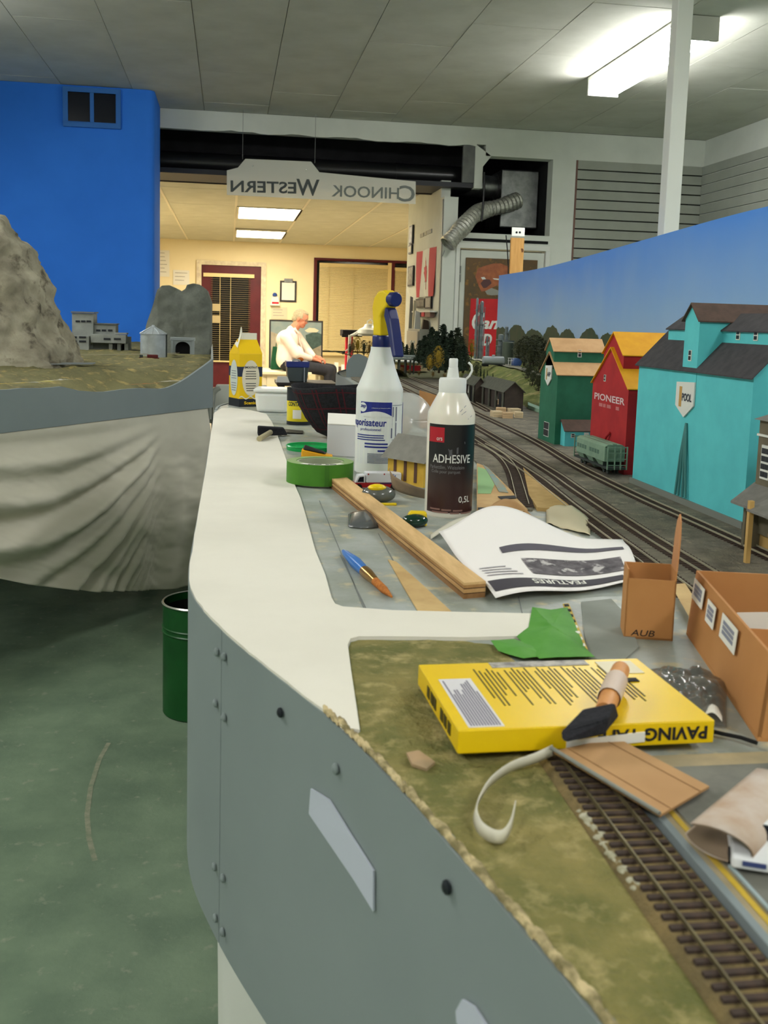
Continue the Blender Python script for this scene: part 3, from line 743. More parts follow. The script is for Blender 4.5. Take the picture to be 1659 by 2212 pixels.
# low side table, blue-lidded tub and boxes behind the work surface
TY = 9.2
a = D(596,840,TY); b = D(700,840,TY); tz = D(640,824,TY).z
t = thing('side_table', 'low dark side table behind the black cap', 'table', ((a.x+b.x)/2, TY, 0))
put('table_top', MB().box(a.x,b.x+.1,TY-.2,TY+.3,tz-.03,tz), M('dark_wood', (50,44,40), rough=.6), t, bevel=.004)
for x in (a.x+.03, b.x+.05):
    for y in (TY-.17, TY+.25): put('leg', MB().box(x,x+.04,y,y+.04,0,tz-.03), M('dark_wood', (0,0,0)), t)
a = D(619,790,TY); b = D(666,790,TY)
cx = (a.x+b.x)/2; hw2 = (b.x-a.x)/2; t1 = D(640,793,TY).z; t2 = D(640,780,TY).z
t = thing('storage_tub', 'grey plastic tub with a blue lid beside the seated man', 'tub', (cx, TY+.05, tz))
put('tub', MB().hexa([(cx-hw2*.86,TY-.05,tz),(cx+hw2*.86,TY-.05,tz),(cx+hw2*.86,TY+.15,tz),(cx-hw2*.86,TY+.15,tz)], [(cx-hw2,TY-.07,t1),(cx+hw2,TY-.07,t1),(cx+hw2,TY+.17,t1),(cx-hw2,TY+.17,t1)]), M('grey_tub', (84,94,96), rough=.5), t, bevel=.008)
put('lid', MB().box(cx-hw2-.006,cx+hw2+.006,TY-.08,TY+.18,t1,t2), M('blue_lid', (52,66,140), rough=.4), t, bevel=.008)
put('handle', MB().tube([(cx-hw2*.5,TY-.06,t2),(cx-hw2*.4,TY-.06,t2+.012),(cx+hw2*.1,TY-.06,t2+.012),(cx+hw2*.2,TY-.06,t2)], .008, 8), M('pale_handle', (190,196,200), rough=.4), t)
put('band', MB().box(cx+hw2*.55,cx+hw2*.62,TY-.086,TY-.06,tz,t1), M('pale_handle', (0,0,0)), t)
solo('orange_rag', MB().ball((cx+hw2*.25,TY-.02,t2+.016), (.03,.03,.02), 10, 6), M('orange_cloth', (226,120,40), rough=.7), 'small orange rag on the blue lid of the tub', 'rag', smooth=True)
a = D(600,825,TY-.12); b = D(618,813,TY-.12)
solo('white_carton', MB().hexa([(a.x-.02,TY-.18,tz),(b.x+.03,TY-.18,tz),(b.x+.03,TY-.08,tz),(a.x-.02,TY-.08,tz)], [(a.x,TY-.16,tz+.05),(b.x+.01,TY-.16,tz+.05),(b.x+.01,TY-.08,tz+.05),(a.x,TY-.08,tz+.05)]), m_paper, 'flat white carton in front of the blue-lidded tub', 'box')

# plastic chair behind the work surface
t = thing('plastic_chair', 'pale grey plastic armchair behind the yellow carton, only one arm visible', 'chair', (.1, 7.2, 0))
mch = M('chair_plastic', (176,180,168), rough=.4)
q = lambda x, y, d=7.2: D(x, y, d)
put('armrest', MB().tube([q(476,838),q(466,842),q(458,852),q(454,870),q(453,888),Vector((q(454,888).x,7.2,.45))], [.014,.02,.022,.022,.022,.024], 10), mch, t, smooth=True)
bx0 = q(452,900).x
put('seat', MB().box(bx0,bx0+.46,7.2,7.65,.42,.45), mch, t, bevel=.012)
put('backrest', MB().hexa([(bx0+.01,7.62,.45),(bx0+.45,7.62,.45),(bx0+.45,7.66,.45),(bx0+.01,7.66,.45)], [(bx0+.04,7.72,.66),(bx0+.42,7.72,.66),(bx0+.42,7.76,.66),(bx0+.04,7.76,.66)]), mch, t, bevel=.012)
for x in (bx0+.02, bx0+.40):
    for y in (7.23, 7.6): put('leg', MB().box(x,x+.035,y,y+.035,0,.42), mch, t)
put('armrest', MB().tube([(bx0+.44,7.64,.62),(bx0+.45,7.45,.64),(bx0+.44,7.25,.63),(bx0+.44,7.22,.45)], .016, 10), mch, t, smooth=True)
# ------------------------------------------------------------------ the train layout on the right: deck, fascia, road, tracks
m_deck = M('stained_deck', (166,172,168), (136,142,130), scale=12, rough=.42, c=(190,180,146), cscale=34, clo=.55, chi=.68, bump=.12, bscale=60, detail=8)
m_fascia = M('grey_fascia_paint', (136,146,146), (130,140,140), scale=3, rough=.5)
m_ply = M('plywood_edge', (206,176,120), (180,148,96), scale=14, rough=.7)
m_road = M('plaster_road', (226,222,208), (218,214,200), scale=5, rough=.7, bump=.05, bscale=40)
m_grass = M('scenic_ground', (156,144,86), (112,114,62), scale=20, rough=.95, bump=.8, bscale=220, c=(190,174,118), cscale=55, clo=.52, chi=.74, detail=8)
m_ballast = M('yard_ballast', (136,130,112), (106,100,88), scale=30, rough=.95, bump=.7, bscale=260, c=(160,150,128), cscale=46, clo=.58, chi=.7, detail=8)
m_bolt = M('dark_bolt', (46,50,56), rough=.4, metal=.5)
m_hook = M('white_hook_tape', (188,194,206), rough=.9)
path = [(.3,-.6),(.27,-.2),(.215,.1),(.182,.28),(.165,.375),(.152,.44),(.136,.505),(.118,.588),(.094,.682),(.068,.755),(.043,.82),(.012,.905),(-.012,.985),(-.028,1.05),(-.035,1.13),(-.036,1.25),(-.034,1.7),(-.034,2.4),(-.034,3.2)]
far = [(-.025,3.34),(.01,3.46),(.09,3.54),(.45,3.75),(.55,4.4),(.58,5.05),(.60,5.6),(.9,6.5),(1.5,7.0),(1.95,7.05)]
right = [(1.95,5.5),(1.80,4.4),(1.66,3.6),(1.56,2.7),(1.55,1.2),(1.55,-.6)]
layout = thing('train_layout', 'model railway layout on a waist-high benchwork with a grey fascia', 'model railway', (.7, 2, .2))
deckpoly = path+far+right
put('deck', MB().prism(deckpoly, DK-.03, DK), m_deck, layout)
put('benchwork', MB().prism([(.33,-.5)]+[(p[0]+.06,p[1]) for p in path[1:]]+[(.05,3.3),(.6,3.8),(.65,5.5),(1.0,6.3),(1.5,6.8),(1.8,6.8),(1.6,4.4),(1.45,3),(1.45,-.5)], .3, DK-.03), m_black, layout)
FZ0 = .567
def wall_strip(mb, pts, z0, z1, th, off=0):
    n = len(pts); P = [Vector((p[0],p[1],0)) for p in pts]
    nm = []
    for i in range(n):
        t_ = (P[min(i+1,n-1)]-P[max(i-1,0)]).normalized(); nm.append(Vector((-t_.y,t_.x,0)))
    return strip_solid(mb, [P[i]+nm[i]*off for i in range(n)], [P[i]+nm[i]*(off-th) for i in range(n)], z0, z1)
def lerp_path(pts, sub=6):
    out = []
    for i in range(len(pts)-1):
        p0 = Vector(pts[max(i-1,0)]); p1 = Vector(pts[i]); p2 = Vector(pts[i+1]); p3 = Vector(pts[min(i+2,len(pts)-1)])
        for k in range(sub):
            f = k/sub; out.append(.5*((2*p1)+(p2-p0)*f+(2*p0-5*p1+4*p2-p3)*f*f+(3*p1-p0-3*p2+p3)*f**3))
    out.append(Vector(pts[-1])); return out
sm = lerp_path(path, 6)
for _ in range(14): sm = [sm[0]]+[(sm[i-1]+sm[i]*2+sm[i+1])/4 for i in range(1,len(sm)-1)]+[sm[-1]]
ztop = lambda p: DK+.0012+.001*fbm(p.y*9, 2.3)
seam_y = .943
pa = [p for p in sm if p.y <= seam_y]; pb = [p for p in sm if p.y >= seam_y-.0]
put('fascia_panel', wall_strip(MB(), pa, FZ0, ztop, .008, .008), m_fascia, layout, smooth=30)
pb2 = [Vector((pa[-1].x,pa[-1].y))+ (pb[0]-pa[-1]).normalized()*.0016]+pb
put('fascia_panel', wall_strip(MB(), pb2, FZ0, ztop, .008, .008), m_fascia, layout, smooth=30)
farfas = [Vector(p) for p in [(-.034,3.2)]+far]
put('fascia_panel', wall_strip(MB(), lerp_path(far and [(-.034,3.2)]+far, 4), .6, DK+.002, .008, .008), m_fascia, layout, smooth=30)
def fas_pt(px, py, out=.0095):
    best = None
    for i in range(len(sm)-1):
        A, B = sm[i], sm[i+1]; p = VPL(px, py, A, B)
        ab = B-A; k = (Vector((p.x,p.y))-A).dot(ab)/ab.dot(ab)
        if -.02 <= k <= 1.02 and p.y > 0:
            n = Vector((-ab.y, ab.x, 0)).normalized()
            if best is None or p.y < best[0].y: best = (p+n*out, n)
    return best
for px, py in ((490,1406),(506,1416),(487,1516),(506,1546),(630,1535),(752,1656),(1000,1910),(484,1868),(503,1892),(486,1978),(502,2008)):
    r = fas_pt(px, py)
    if r:
        p, n = r; put('bolt', MB().lathe([(.0042,0),(.0040,.0016),(.002,.003)], 12, Matrix.Translation(p) @ n.to_track_quat('Z','Y').to_matrix().to_4x4()), m_bolt if (px in (630,1000)) else m_fascia, layout, smooth=True)
def fas_quad(pts, name):
    vs = []; nn = None
    for x, y in pts:
        r = fas_pt(x, y, .0088); vs.append(r[0]); nn = r[1]
    return put(name, MB().extr(vs, nn*.0015), m_hook, layout)
fas_quad([(697,1698),(737,1722),(790,1805),(836,1875),(836,1962),(790,1890),(737,1815),(693,1752)], 'hook_tape')
fas_quad([(1034,2150),(1060,2165),(1092,2212),(1120,2240),(1100,2280),(1060,2240),(1022,2200),(1020,2175)], 'hook_tape')
# cloth skirt below the fascia
sk = MB(); n_ = len(sm)
def skp(u, v):
    k = u*(n_-1); i = min(int(k), n_-2); p = sm[i].lerp(sm[i+1], k-i); tt = (sm[i+1]-sm[i]).normalized(); nn = Vector((-tt.y, tt.x))
    o_ = -.02+.012*sin(u*60)*(1-v)**.6
    q = p+nn*o_; return Vector((q.x, q.y, .01+(FZ0+.03-.01)*v))
sk.slab(lambda u,v: skp(u*.72,v), 160, 8, .002)
solo('skirt_cloth', sk, M('white_skirt', (206,208,200), rough=.9), 'white cloth skirt hanging below the grey fascia to the floor', 'cloth', smooth=True)

# plaster road: along the edge and a cross street
def pxs(pts, z=DK): return [(W(x,y,z).x, W(x,y,z).y) for x,y in pts]
inner = pxs([(478,884),(500,883),(540,888),(575,896),(588,915),(600,944),(615,987),(634,1045),(649,1080),(660,1117),(681,1195),(702,1246),(716,1298),(724,1311),(740,1317),(847,1325),(1000,1329),(1152,1332)])
low = pxs([(1180,1380),(1000,1384),(850,1382),(775,1382),(757,1387),(751,1400),(758,1455),(769,1530),(777,1586)])
def outw_(i, d_):
    t_ = (sm[min(i+1,len(sm)-1)]-sm[max(i-1,0)]).normalized(); q_ = sm[i]+Vector((-t_.y,t_.x))*d_; return (q_.x, q_.y)
edge = [outw_(i, .0072+.0012*fbm(sm[i].y*22, .4)) for i in range(len(sm)) if .685 <= sm[i].y <= 3.19]
road = put('plaster_road', MB().prism(edge+inner+low, DK, DK+.0035), m_road, layout)
# bare plywood streak and scenic ground
put('bare_wood_patch', MB().prism(pxs([(838,1210),(856,1215),(905,1258),(975,1323),(905,1325),(872,1270)]), DK, DK+.0012), m_ply, layout)
put('bare_wood_patch', MB().prism(pxs([(1130,1016),(1160,1045),(1228,1098),(1215,1108),(1160,1104),(1142,1075)]), DK, DK+.006), M('cork_board', (186,154,98), (166,134,80), scale=30, rough=.9), layout)
put('grey_card_patch', MB().prism(pxs([(1255,1303),(1320,1296),(1352,1330),(1380,1400),(1345,1432),(1270,1425),(1262,1370)]), DK, DK+.0015), M('grey_card', (140,144,136), (126,130,122), scale=12, rough=.8), layout)
gp = [outw_(i, .0065) for i in range(len(sm)) if -.55 <= sm[i].y <= .684]
gp2 = pxs([(779,1586),(771,1530),(759,1455),(753,1402),(758,1389),(775,1385),(1000,1387),(1080,1400),(1130,1450)])
gp = gp+gp2+[(.208,.66),(.206,.1),(.206,-.5)]
gm = MB(); bmx = bmesh.new()
# displaced ground: triangulated polygon with fine subdivision
vs_ = [bmx.verts.new((x,y,DK+.0006)) for x,y in gp]; fc = bmx.faces.new(vs_)
bmesh.ops.triangulate(bmx, faces=[fc])
bmesh.ops.subdivide_edges(bmx, edges=bmx.edges[:], cuts=5, use_grid_fill=True)
bmx.verts.index_update()
for v in bmx.verts: v.co.z += .0016*(fbm(v.co.x*40, v.co.y*40)+.6)
gm.v = [v.co.copy() for v in bmx.verts]; gm.f = [tuple(v.index for v in f.verts) for f in bmx.faces]; bmx.free()
put('scenic_ground', gm, m_grass, layout, smooth='all')
# torn plaster rim along the fascia and road edge
rim = MB(); k_ = 0
for p, q in zip(sm[:-1], sm[1:]):
    if -.1 < p.y < .72:
        for s_ in range(3):
            c_ = p.lerp(q, (s_+.5)/3); k_ += 1
            n2 = Vector((-(q-p).y, (q-p).x)).normalized()
            w_ = .002+.006*abs(fbm(c_.y*45, 1))+.002*random.random(); c2 = c_-n2*(w_*.5)+n2*.006
            rim.ball((c2.x, c2.y, DK+.0025), (w_*.5, .007+.006*random.random(), .0014+.0014*random.random()), 8, 4)
put('plaster_rim', rim, M('rim_plaster', (198,180,136), (122,112,76), scale=60, rough=.9, lo=.4, hi=.6), layout)['kind'] = 'stuff'
for a_, b_ in (((690,1082),(787,1316)),((817,1153),(913,1325)),((735,1200),(792,1318)),((1120,1290),(1128,1325))):
    p = W(*a_,DK); q = W(*b_,DK); n_ = Vector((-(q-p).y,(q-p).x,0)).normalized()*.0004
    put('pencil_line', MB().extr([p-n_,p+n_,q+n_,q-n_], (0,0,.0008)), M('pencil', (122,126,124), rough=.8), layout)
# yard ballast
yard = pxs([(1659,1430),(1560,1335),(1440,1243),(1330,1168),(1230,1100),(1180,1065),(1128,1018),(1140,1060),(1150,1105),(1112,1102),(1078,1060),(1035,1005),(980,960),(900,912),(830,860),(780,830)])
yard = yard+[(.60,5.0),(.66,5.6),(.95,6.4),(1.5,6.95),(1.9,7.0),(1.9,5.5),(1.75,4.4),(1.62,3.6),(1.53,2.7),(1.52,.5),(.52,.5)]
put('yard_ballast', MB().prism(yard, DK, DK+.003), m_ballast, layout)

# tracks
m_tie = M('track_tie', (76,60,50), (58,48,42), scale=120, rough=.9)
m_rail = M('rail_steel', (150,140,104), (120,110,84), scale=60, rough=.35, metal=.7)
m_rail2 = M('rail_dull', (176,168,142), rough=.4, metal=.25)
def resample(pts, step):
    pts = [Vector(p) for p in pts]; sm_ = lerp_path([(p.x,p.y) for p in pts], 10) if len(pts) > 2 else [Vector((p.x,p.y)) for p in pts]
    out = [sm_[0]]; acc = 0
    for a, b in zip(sm_[:-1], sm_[1:]):
        l = (b-a).length; 
        if l == 0: continue
        d_ = step-acc
        while d_ <= l:
            out.append(a.lerp(b, d_/l)); d_ += step
        acc = l-(d_-step)
    return out
def rails(pts, z, g=.0092, h=.0024, w=.0010, mat=m_rail2, parent=layout):
    sp_ = resample(pts, .02)
    for s in (-1, 1):
        mb = MB(); n = len(sp_); vs = []
        for i, p in enumerate(sp_):
            t_ = (sp_[min(i+1,n-1)]-sp_[max(i-1,0)]).normalized(); nn = Vector((-t_.y,t_.x))
            a = p+nn*(s*g-w/2); b = p+nn*(s*g+w/2); zz = z(p) if callable(z) else z
            vs += [(a.x,a.y,zz),(b.x,b.y,zz),(b.x,b.y,zz+h),(a.x,a.y,zz+h)]
        fs = []
        for i in range(n-1):
            for k in range(4):
                l = (k+1) % 4; fs.append((i*4+k, i*4+l, (i+1)*4+l, (i+1)*4+k))
        mb.add(vs, fs); put('rail', mb, mat, parent)
def ties(pts, z, step=.0088, ln=.034, wd=.0036, th=.002, individual=False, parent=layout):
    sp_ = resample(pts, step); n = len(sp_); mb = MB(); me = None
    for i, p in enumerate(sp_):
        t_ = (sp_[min(i+1,n-1)]-sp_[max(i-1,0)]).normalized(); a = atan2(t_.y, t_.x)+random.uniform(-.03,.03)
        zz = z(p) if callable(z) else z
        if individual:
            o_ = put('tie', MB().box(-wd/2,wd/2,-ln/2,ln/2,0,th), m_tie, parent, world=False, mesh=me); me = o_.data
            o_.location = Vector((p.x,p.y,zz))-layout.location; o_.rotation_euler = (0,0,a)
        else:
            mb.box(-wd/2,wd/2,-ln/2,ln/2,0,th, Matrix.Translation((p.x,p.y,zz)) @ Matrix.Rotation(a,4,'Z'))
    if not individual: put('ties', mb, m_tie, parent)['kind'] = 'stuff'
# foreground siding
fg = [(.2305,.66),(.2305,.5),(.2305,.3),(.2305,.1),(.231,-.3)]
fgb = MB().hexa([(.208,-.5,DK),(.253,-.5,DK),(.253,.68,DK),(.208,.68,DK)], [(.212,-.5,DK+.004),(.249,-.5,DK+.004),(.249,.68,DK+.004),(.212,.68,DK+.004)])
put('track_bed', fgb, M('siding_bed', (140,120,78), (112,98,66), scale=40, rough=.95, bump=.5, bscale=300), layout)
ties([(p[0],p[1],0) for p in fg], DK+.0038, individual=True)
rails([(p[0],p[1],0) for p in fg], DK+.0058, mat=m_rail)
# plaster strip at the left of the siding, concrete edge and road with yellow line at its right
pl = MB()
for k in range(26):
    y_ = .47+k*.0035; pl.ball((.2118+.003*random.random(), y_, DK+.0030), (.0022+.0022*random.random(), .002+.003*random.random(), .0008+.001*random.random()), 8, 4)
put('plaster_daub', pl, M('rim_white', (178,174,152), (150,146,120), scale=200, rough=.9), layout)['kind'] = 'stuff'
put('platform_edge', MB().box(.2525,.2575,-.5,.66,DK,DK+.007), M('platform_edge', (126,136,138), rough=.7), layout, bevel=.0006)
put('platform', MB().box(.2575,.40,-.5,.62,DK,DK+.006), M('platform_tan', (176,158,122), (148,136,108), scale=26, rough=.9), layout)
put('yellow_line', MB().box(.2620,.2655,-.5,.6,DK+.006,DK+.0065), M('yellow_line', (196,166,50), (180,150,60), scale=60, rough=.8), layout)
put('tar_road', MB().box(.2675,.46,-.5,.60,DK+.0064,DK+.007), M('tar_road', (122,122,112), (104,104,96), scale=30, rough=.9), layout)
put('kerb', MB().box(.2672,.2690,.30,.478,DK+.007,DK+.0085), M('kerb_blue', (150,166,168), rough=.7), layout)
# main yard tracks
YZ = DK+.003
def tr(pts, z=YZ, extra_near=None, step=.0088):
    w_ = [W(x,y,DK+.006) for x,y in pts]
    if extra_near: w_ += [Vector(e+(0,)) for e in extra_near]
    ties(w_, z, step=step); rails(w_, z+.002)
tr([(862,818),(905,838),(950,856),(1000,876),(1030,891),(1124,935),(1174,961),(1240,1001),(1300,1032),(1400,1080),(1500,1124),(1659,1196),(1800,1262)], step=.0095)
tr([(850,826),(895,848),(940,870),(985,894),(1038,925),(1073,945),(1134,982),(1200,1023),(1240,1051),(1300,1090),(1400,1155),(1504,1218),(1659,1312),(1800,1398)], step=.0095)
tr([(840,834),(880,858),(930,888),(985,920),(1040,953),(1100,992),(1159,1031),(1200,1064),(1240,1096),(1330,1162),(1450,1250),(1515,1302),(1659,1415)], step=.0095)
tr([(1040,958),(1072,975),(1095,994),(1110,1018),(1120,1050),(1131,1092)])
tr([(880,812),(930,832),(975,848),(1010,862),(1060,888)], step=.011)
tr([(835,845),(850,872),(875,895),(930,925)], step=.011)
# ------------------------------------------------------------------ things on the work surface
DT = DK+.0036      # top of the plaster road
m_card = M('brown_card', (190,150,104), (176,136,92), scale=10, rough=.85)
m_cardin = M('brown_card_inside', (150,110,70), (136,98,62), scale=10, rough=.9)
m_kraft = M('kraft_box', (188,134,80), (176,122,70), scale=8, rough=.8)
m_ink = M('black_ink', (30,30,32), rough=.7)
m_wplastic = M('white_plastic', (226,228,222), rough=.35, spec=.5, sss=.1)
m_navy = M('navy_plastic', (30,38,96), rough=.3, spec=.5)
m_yel = M('yellow_plastic', (228,196,20), rough=.35)
m_yelcard = M('yellow_card', (236,200,16), (230,192,10), scale=6, rough=.35, spec=.5)

# --- spray bottle
bp = W(818,1030,DK); br = .0445; bc = Vector((bp.x+.004, bp.y+br, DK))
t = thing('spray_bottle', 'white spray bottle with a yellow and navy trigger head', 'bottle', bc)
S = .000855
prof = [(br*.9,0),(br,.005),(br,.158),(br*1.0,.163),(br*.93,.170),(.034,.188),(.0285,.203),(.0235,.221),(.0195,.236),(.0195,.242)]
put('bottle_body', MB().lathe(prof, 48), m_wplastic, t, smooth=True, world=False)
put('collar', MB().lathe([(.0165,.242),(.017,.243),(.017,.262),(.0155,.264)], 28), m_navy, t, smooth=True, world=False)
# sprayer: faces towards the viewer, slightly right
sd = Vector((.42,-.9,0)).normalized(); sx = Vector((-sd.y, sd.x, 0))
TS = Matrix(((sx.x,sd.x,0,0),(sx.y,sd.y,0,0),(0,0,1,0),(0,0,0,1)))   # local x = side, y = spray direction
hd = MB()
prof2 = [(-.012,.262),(.014,.262),(.013,.285),(.011,.298),(.018,.308),(.032,.318),(.036,.330),(.034,.342),(.020,.348),(.002,.346),(-.012,.334),(-.0175,.315),(-.014,.295),(-.012,.278)]
hd.extr([(-.0125,y,z) for y,z in prof2], (.025,0,0), TS)
put('spray_head', hd, m_yel, t, world=False, bevel=.004, seg=3)
nz_ = MB().tube([TS @ Vector((0,.030,.331)), TS @ Vector((0,.046,.331))], .0135, 20)
put('nozzle', nz_, m_navy, t, world=False, smooth=True, bevel=.0015)
tg = MB()
tp = [(.026,.318),(.034,.312),(.042,.296),(.050,.270),(.058,.240),(.062,.226),(.055,.224),(.048,.240),(.040,.262),(.031,.284),(.022,.300)]
tg.extr([(-.0115,y,z) for y,z in tp], (.023,0,0), TS)
put('trigger', tg, m_navy, t, world=False, bevel=.003, seg=3)
put('side_cover', MB().extr([(.0126,y,z) for y,z in ((.006,.300),(.016,.305),(.026,.320),(.022,.336),(.008,.330))], (.0018,0,0), TS), m_navy, t, world=False, bevel=.0008)
# label print: local angle -pi/2 faces the viewer
ink = M('label_navy', (34,44,130), rough=.45); inkg = M('label_grey', (92,96,120), rough=.5)
af = -pi/2+.15      # direction to the viewer
def az(px, r=br): return af+math.asin(max(-.98,min(.98,(px-818)/51.)))
def bz(py): return (1030-py)*S
lab = put('label', patch_cyl(MB(), br, az(766), az(867.5), bz(1003), bz(866)), M('label_white', (222,224,222), rough=.4), t, world=False, smooth='all')
put('label_band', patch_cyl(MB(), br, az(771), az(831), bz(896), bz(866), .0006), ink, lab, world=False)
put('label_edge', patch_cyl(MB(), br, az(862.5), az(867), bz(1000), bz(868), .0006, 4), ink, lab, world=False)
sw_ = MB(); 
sw_.grid(lambda u,v: ((br+.0008)*cos(az(771+59*u)), (br+.0008)*sin(az(771+59*u)), bz(898)+(bz(886)-bz(898))*v*(1-((u-.45)/.6)**2)), 14, 3)
put('label_swoosh', sw_, M('label_white', (0,0,0)), lab, world=False)
rg = MB()
for k in range(24):
    a0 = 2*pi*k/24; a1 = 2*pi*(k+1)/24
    pt = lambda a, r: ((br+.001)*cos(az(774)+r*cos(a)/br), (br+.001)*sin(az(774)+r*cos(a)/br), bz(878)+r*sin(a))
    rg.add([(pt(a0,0)),pt(a0,.0088),pt(a1,.0088)], [(0,1,2)])
put('logo_disc', rg, M('label_white', (0,0,0)), lab, world=False)
put('logo_text', text_cyl('zep', br, az(774.5), bz(877), .007, .013, bold=.02, lift=.0014, shear=.2), ink, lab, world=False)
put('band_text', text_cyl('solutions professionnelles', br, az(807), bz(879), .0022, .036, lift=.001), M('label_white', (0,0,0)), lab, world=False)
put('label_title', text_cyl('vaporisateur', br, az(779), bz(914), .0175, .080, bold=.02, lift=.0008, shear=.05), ink, lab, world=False)
put('label_subtitle', text_cyl('professionnel', br, az(786), bz(927), .0068, .042, bold=.01, lift=.0008), ink, lab, world=False)
def lines(z0, z1, n, p0, p1, mat, frac=.62):
    mb = MB(); h = (z1-z0)/n
    for k in range(n):
        a0 = az(p0); a1 = az(p1-random.random()*6)
        patch_cyl(mb, br, a0, a1, z0+k*h+h*(1-frac), z0+k*h+h, .0008, 6)
    o_ = put('fine_print', mb, mat, lab, world=False); o_['kind'] = 'stuff'
lines(bz(953), bz(938), 3, 768, 818, ink, .45); lines(bz(970), bz(956), 2, 778, 828, ink, .5); lines(bz(976), bz(971), 1, 802, 828, ink, .8)
lines(bz(1002), bz(979), 8, 783, 828, inkg, .5); lines(bz(1001), bz(955), 12, 833, 858, inkg, .5); lines(bz(946), bz(876), 3, 833, 836, inkg, .95); lines(bz(946), bz(876), 2, 841, 846, inkg, .9); lines(bz(873), bz(872), 1, 832, 861, inkg, .9); lines(bz(949), bz(948), 1, 832, 861, inkg, .9)

# --- adhesive bottle
bp = W(978,1121,DK); r2 = .0362; bc = Vector((bp.x, bp.y+r2, DK)); S2 = .000695
t = thing('glue_bottle', 'white glue bottle with a black and brown label and a pointed white cap', 'bottle', bc)
prof = [(r2*.94,0),(r2,.004),(r2,.150),(r2*.985,.158),(.0215,.186),(.0205,.188)]
put('bottle_body', MB().lathe(prof, 48), M('glossy_white_plastic', (232,226,212), rough=.2, spec=.6, sss=.1), t, smooth=True, world=False)
capm = M('cap_white', (226,228,224), rough=.4)
put('cap', MB().lathe([(.0205,.187),(.0208,.188),(.0208,.206),(.0195,.209),(.009,.210)], 40), capm, t, smooth=True, world=False)
put('nozzle', MB().lathe([(.0092,.2095),(.0088,.214),(.0075,.222),(.0072,.225),(.0064,.2255)], 24), capm, t, smooth=True, world=False)
put('tip_cap', MB().lathe([(.0068,.2255),(.0068,.237),(.0058,.2385)], 24), capm, t, smooth=True, world=False)
put('cap_strap', MB().tube([(.0185,-.004,.207),(.024,-.006,.213),(.0275,-.007,.221),(.0262,-.007,.229),(.0215,-.007,.233)], .0017, 8), capm, t, smooth=True, world=False)
af = -pi/2+.22
def az2(px): return af+math.asin(max(-.985,min(.985,(px-978)/52.5)))
def bz2(py): return (1121-py)*S2
lbm = bpy.data.materials.new('black_brown_label'); lbm.use_nodes = True
nt = lbm.node_tree; tcn = nt.nodes.new('ShaderNodeTexCoord'); sx_ = nt.nodes.new('ShaderNodeSeparateXYZ'); rp = nt.nodes.new('ShaderNodeValToRGB'); mr = nt.nodes.new('ShaderNodeMapRange')
nt.links.new(tcn.outputs['Object'], sx_.inputs[0]); nt.links.new(sx_.outputs['Z'], mr.inputs['Value']); mr.inputs['From Min'].default_value = .008; mr.inputs['From Max'].default_value = .142
nt.links.new(mr.outputs['Result'], rp.inputs['Fac']); nt.links.new(rp.outputs['Color'], nt.nodes['Principled BSDF'].inputs['Base Color'])
rp.color_ramp.elements[0].color = rgb((58,30,28)); rp.color_ramp.elements[0].position = .05; rp.color_ramp.elements[1].color = rgb((14,13,16)); rp.color_ramp.elements[1].position = .62
e_ = rp.color_ramp.elements.new(.3); e_.color = rgb((56,36,34))
nt.nodes['Principled BSDF'].inputs['Roughness'].default_value = .35
lab = put('label', patch_cyl(MB(), r2, af-1.5, af+2.1, .0085, .1415, n=60), lbm, t, world=False, smooth='all')
wi = M('label_ink_white', (222,222,216), rough=.5); gi = M('label_ink_grey', (120,120,122), rough=.5); bi = M('label_ink_brown', (140,106,96), rough=.5)
put('label_title', text_cyl('ADHESIVE', r2, az2(962)-.03, bz2(991), .0128, .062, bold=.008), wi, lab, world=False)
put('label_text', text_cyl('Parkettlim, Weissleim', r2, az2(950), bz2(1010), .0062, .056), gi, lab, world=False)
put('label_text', text_cyl('Colle pour parquet', r2, az2(948), bz2(1020), .0062, .046), gi, lab, world=False)
put('label_volume', text_cyl('0,5L', r2, az2(993), bz2(1080), .0110, .0215, bold=.006), wi, lab, world=False)
for k, (p0_, p1_, y_) in enumerate(((928,941,1101),(944,962,1102),(966,988,1103),(930,956,1107.5),(960,980,1108.5),(984,1014,1109))):
    put('small_print', patch_cyl(MB(), r2, az2(p0_), az2(p1_), bz2(y_+2), bz2(y_-1.5), .0005, 5), bi, lab, world=False)
put('red_square', patch_cyl(MB(), r2, az2(927)-.12, az2(944.5), bz2(956), bz2(924), .0006), M('label_red', (176,28,42), rough=.4), lab, world=False)
put('red_square_text', text_cyl('ors', r2, az2(937), bz2(949), .0045, .009, lift=.0012), wi, lab, world=False)
rm = MB(); aq = lambda x, y, l=.0007: ((r2+l)*cos(az2(x)), (r2+l)*sin(az2(x)), bz2(y))
rm.add([aq(952,970),aq(988,953),aq(989,958),aq(954,976)], [(0,1,2,3)]); rm.add([aq(954,972),aq(960,970),aq(960,985),aq(954,985)], [(0,1,2,3)]); rm.add([aq(969,967),aq(973,965),aq(973,979),aq(969,980)], [(0,1,2,3)])
put('roof_emblem', rm, M('label_ink_dim', (84,84,88), rough=.5), lab, world=False)
st = MB()   # slanted stamp on the shoulder
def shp(px, py):
    z = bz2(py); rr = r2*.985+(.0215-r2*.985)*max(0,min(1,(z-.158)/.028))+.0006; a = az2(px); return (rr*cos(a), rr*sin(a), z)
for a, b in (((974,889),(995,876)),((977,895),(990,888)),((994,905),(1006,897))):
    st.add([shp(*a),shp(*b),shp(b[0]+.6,b[1]+1.2),shp(a[0]+.6,a[1]+1.2)], [(0,1,2,3)])
o_ = put('date_stamp', st, M('stamp_ink', (150,150,156), rough=.6), t, world=False); o_['kind'] = 'stuff'

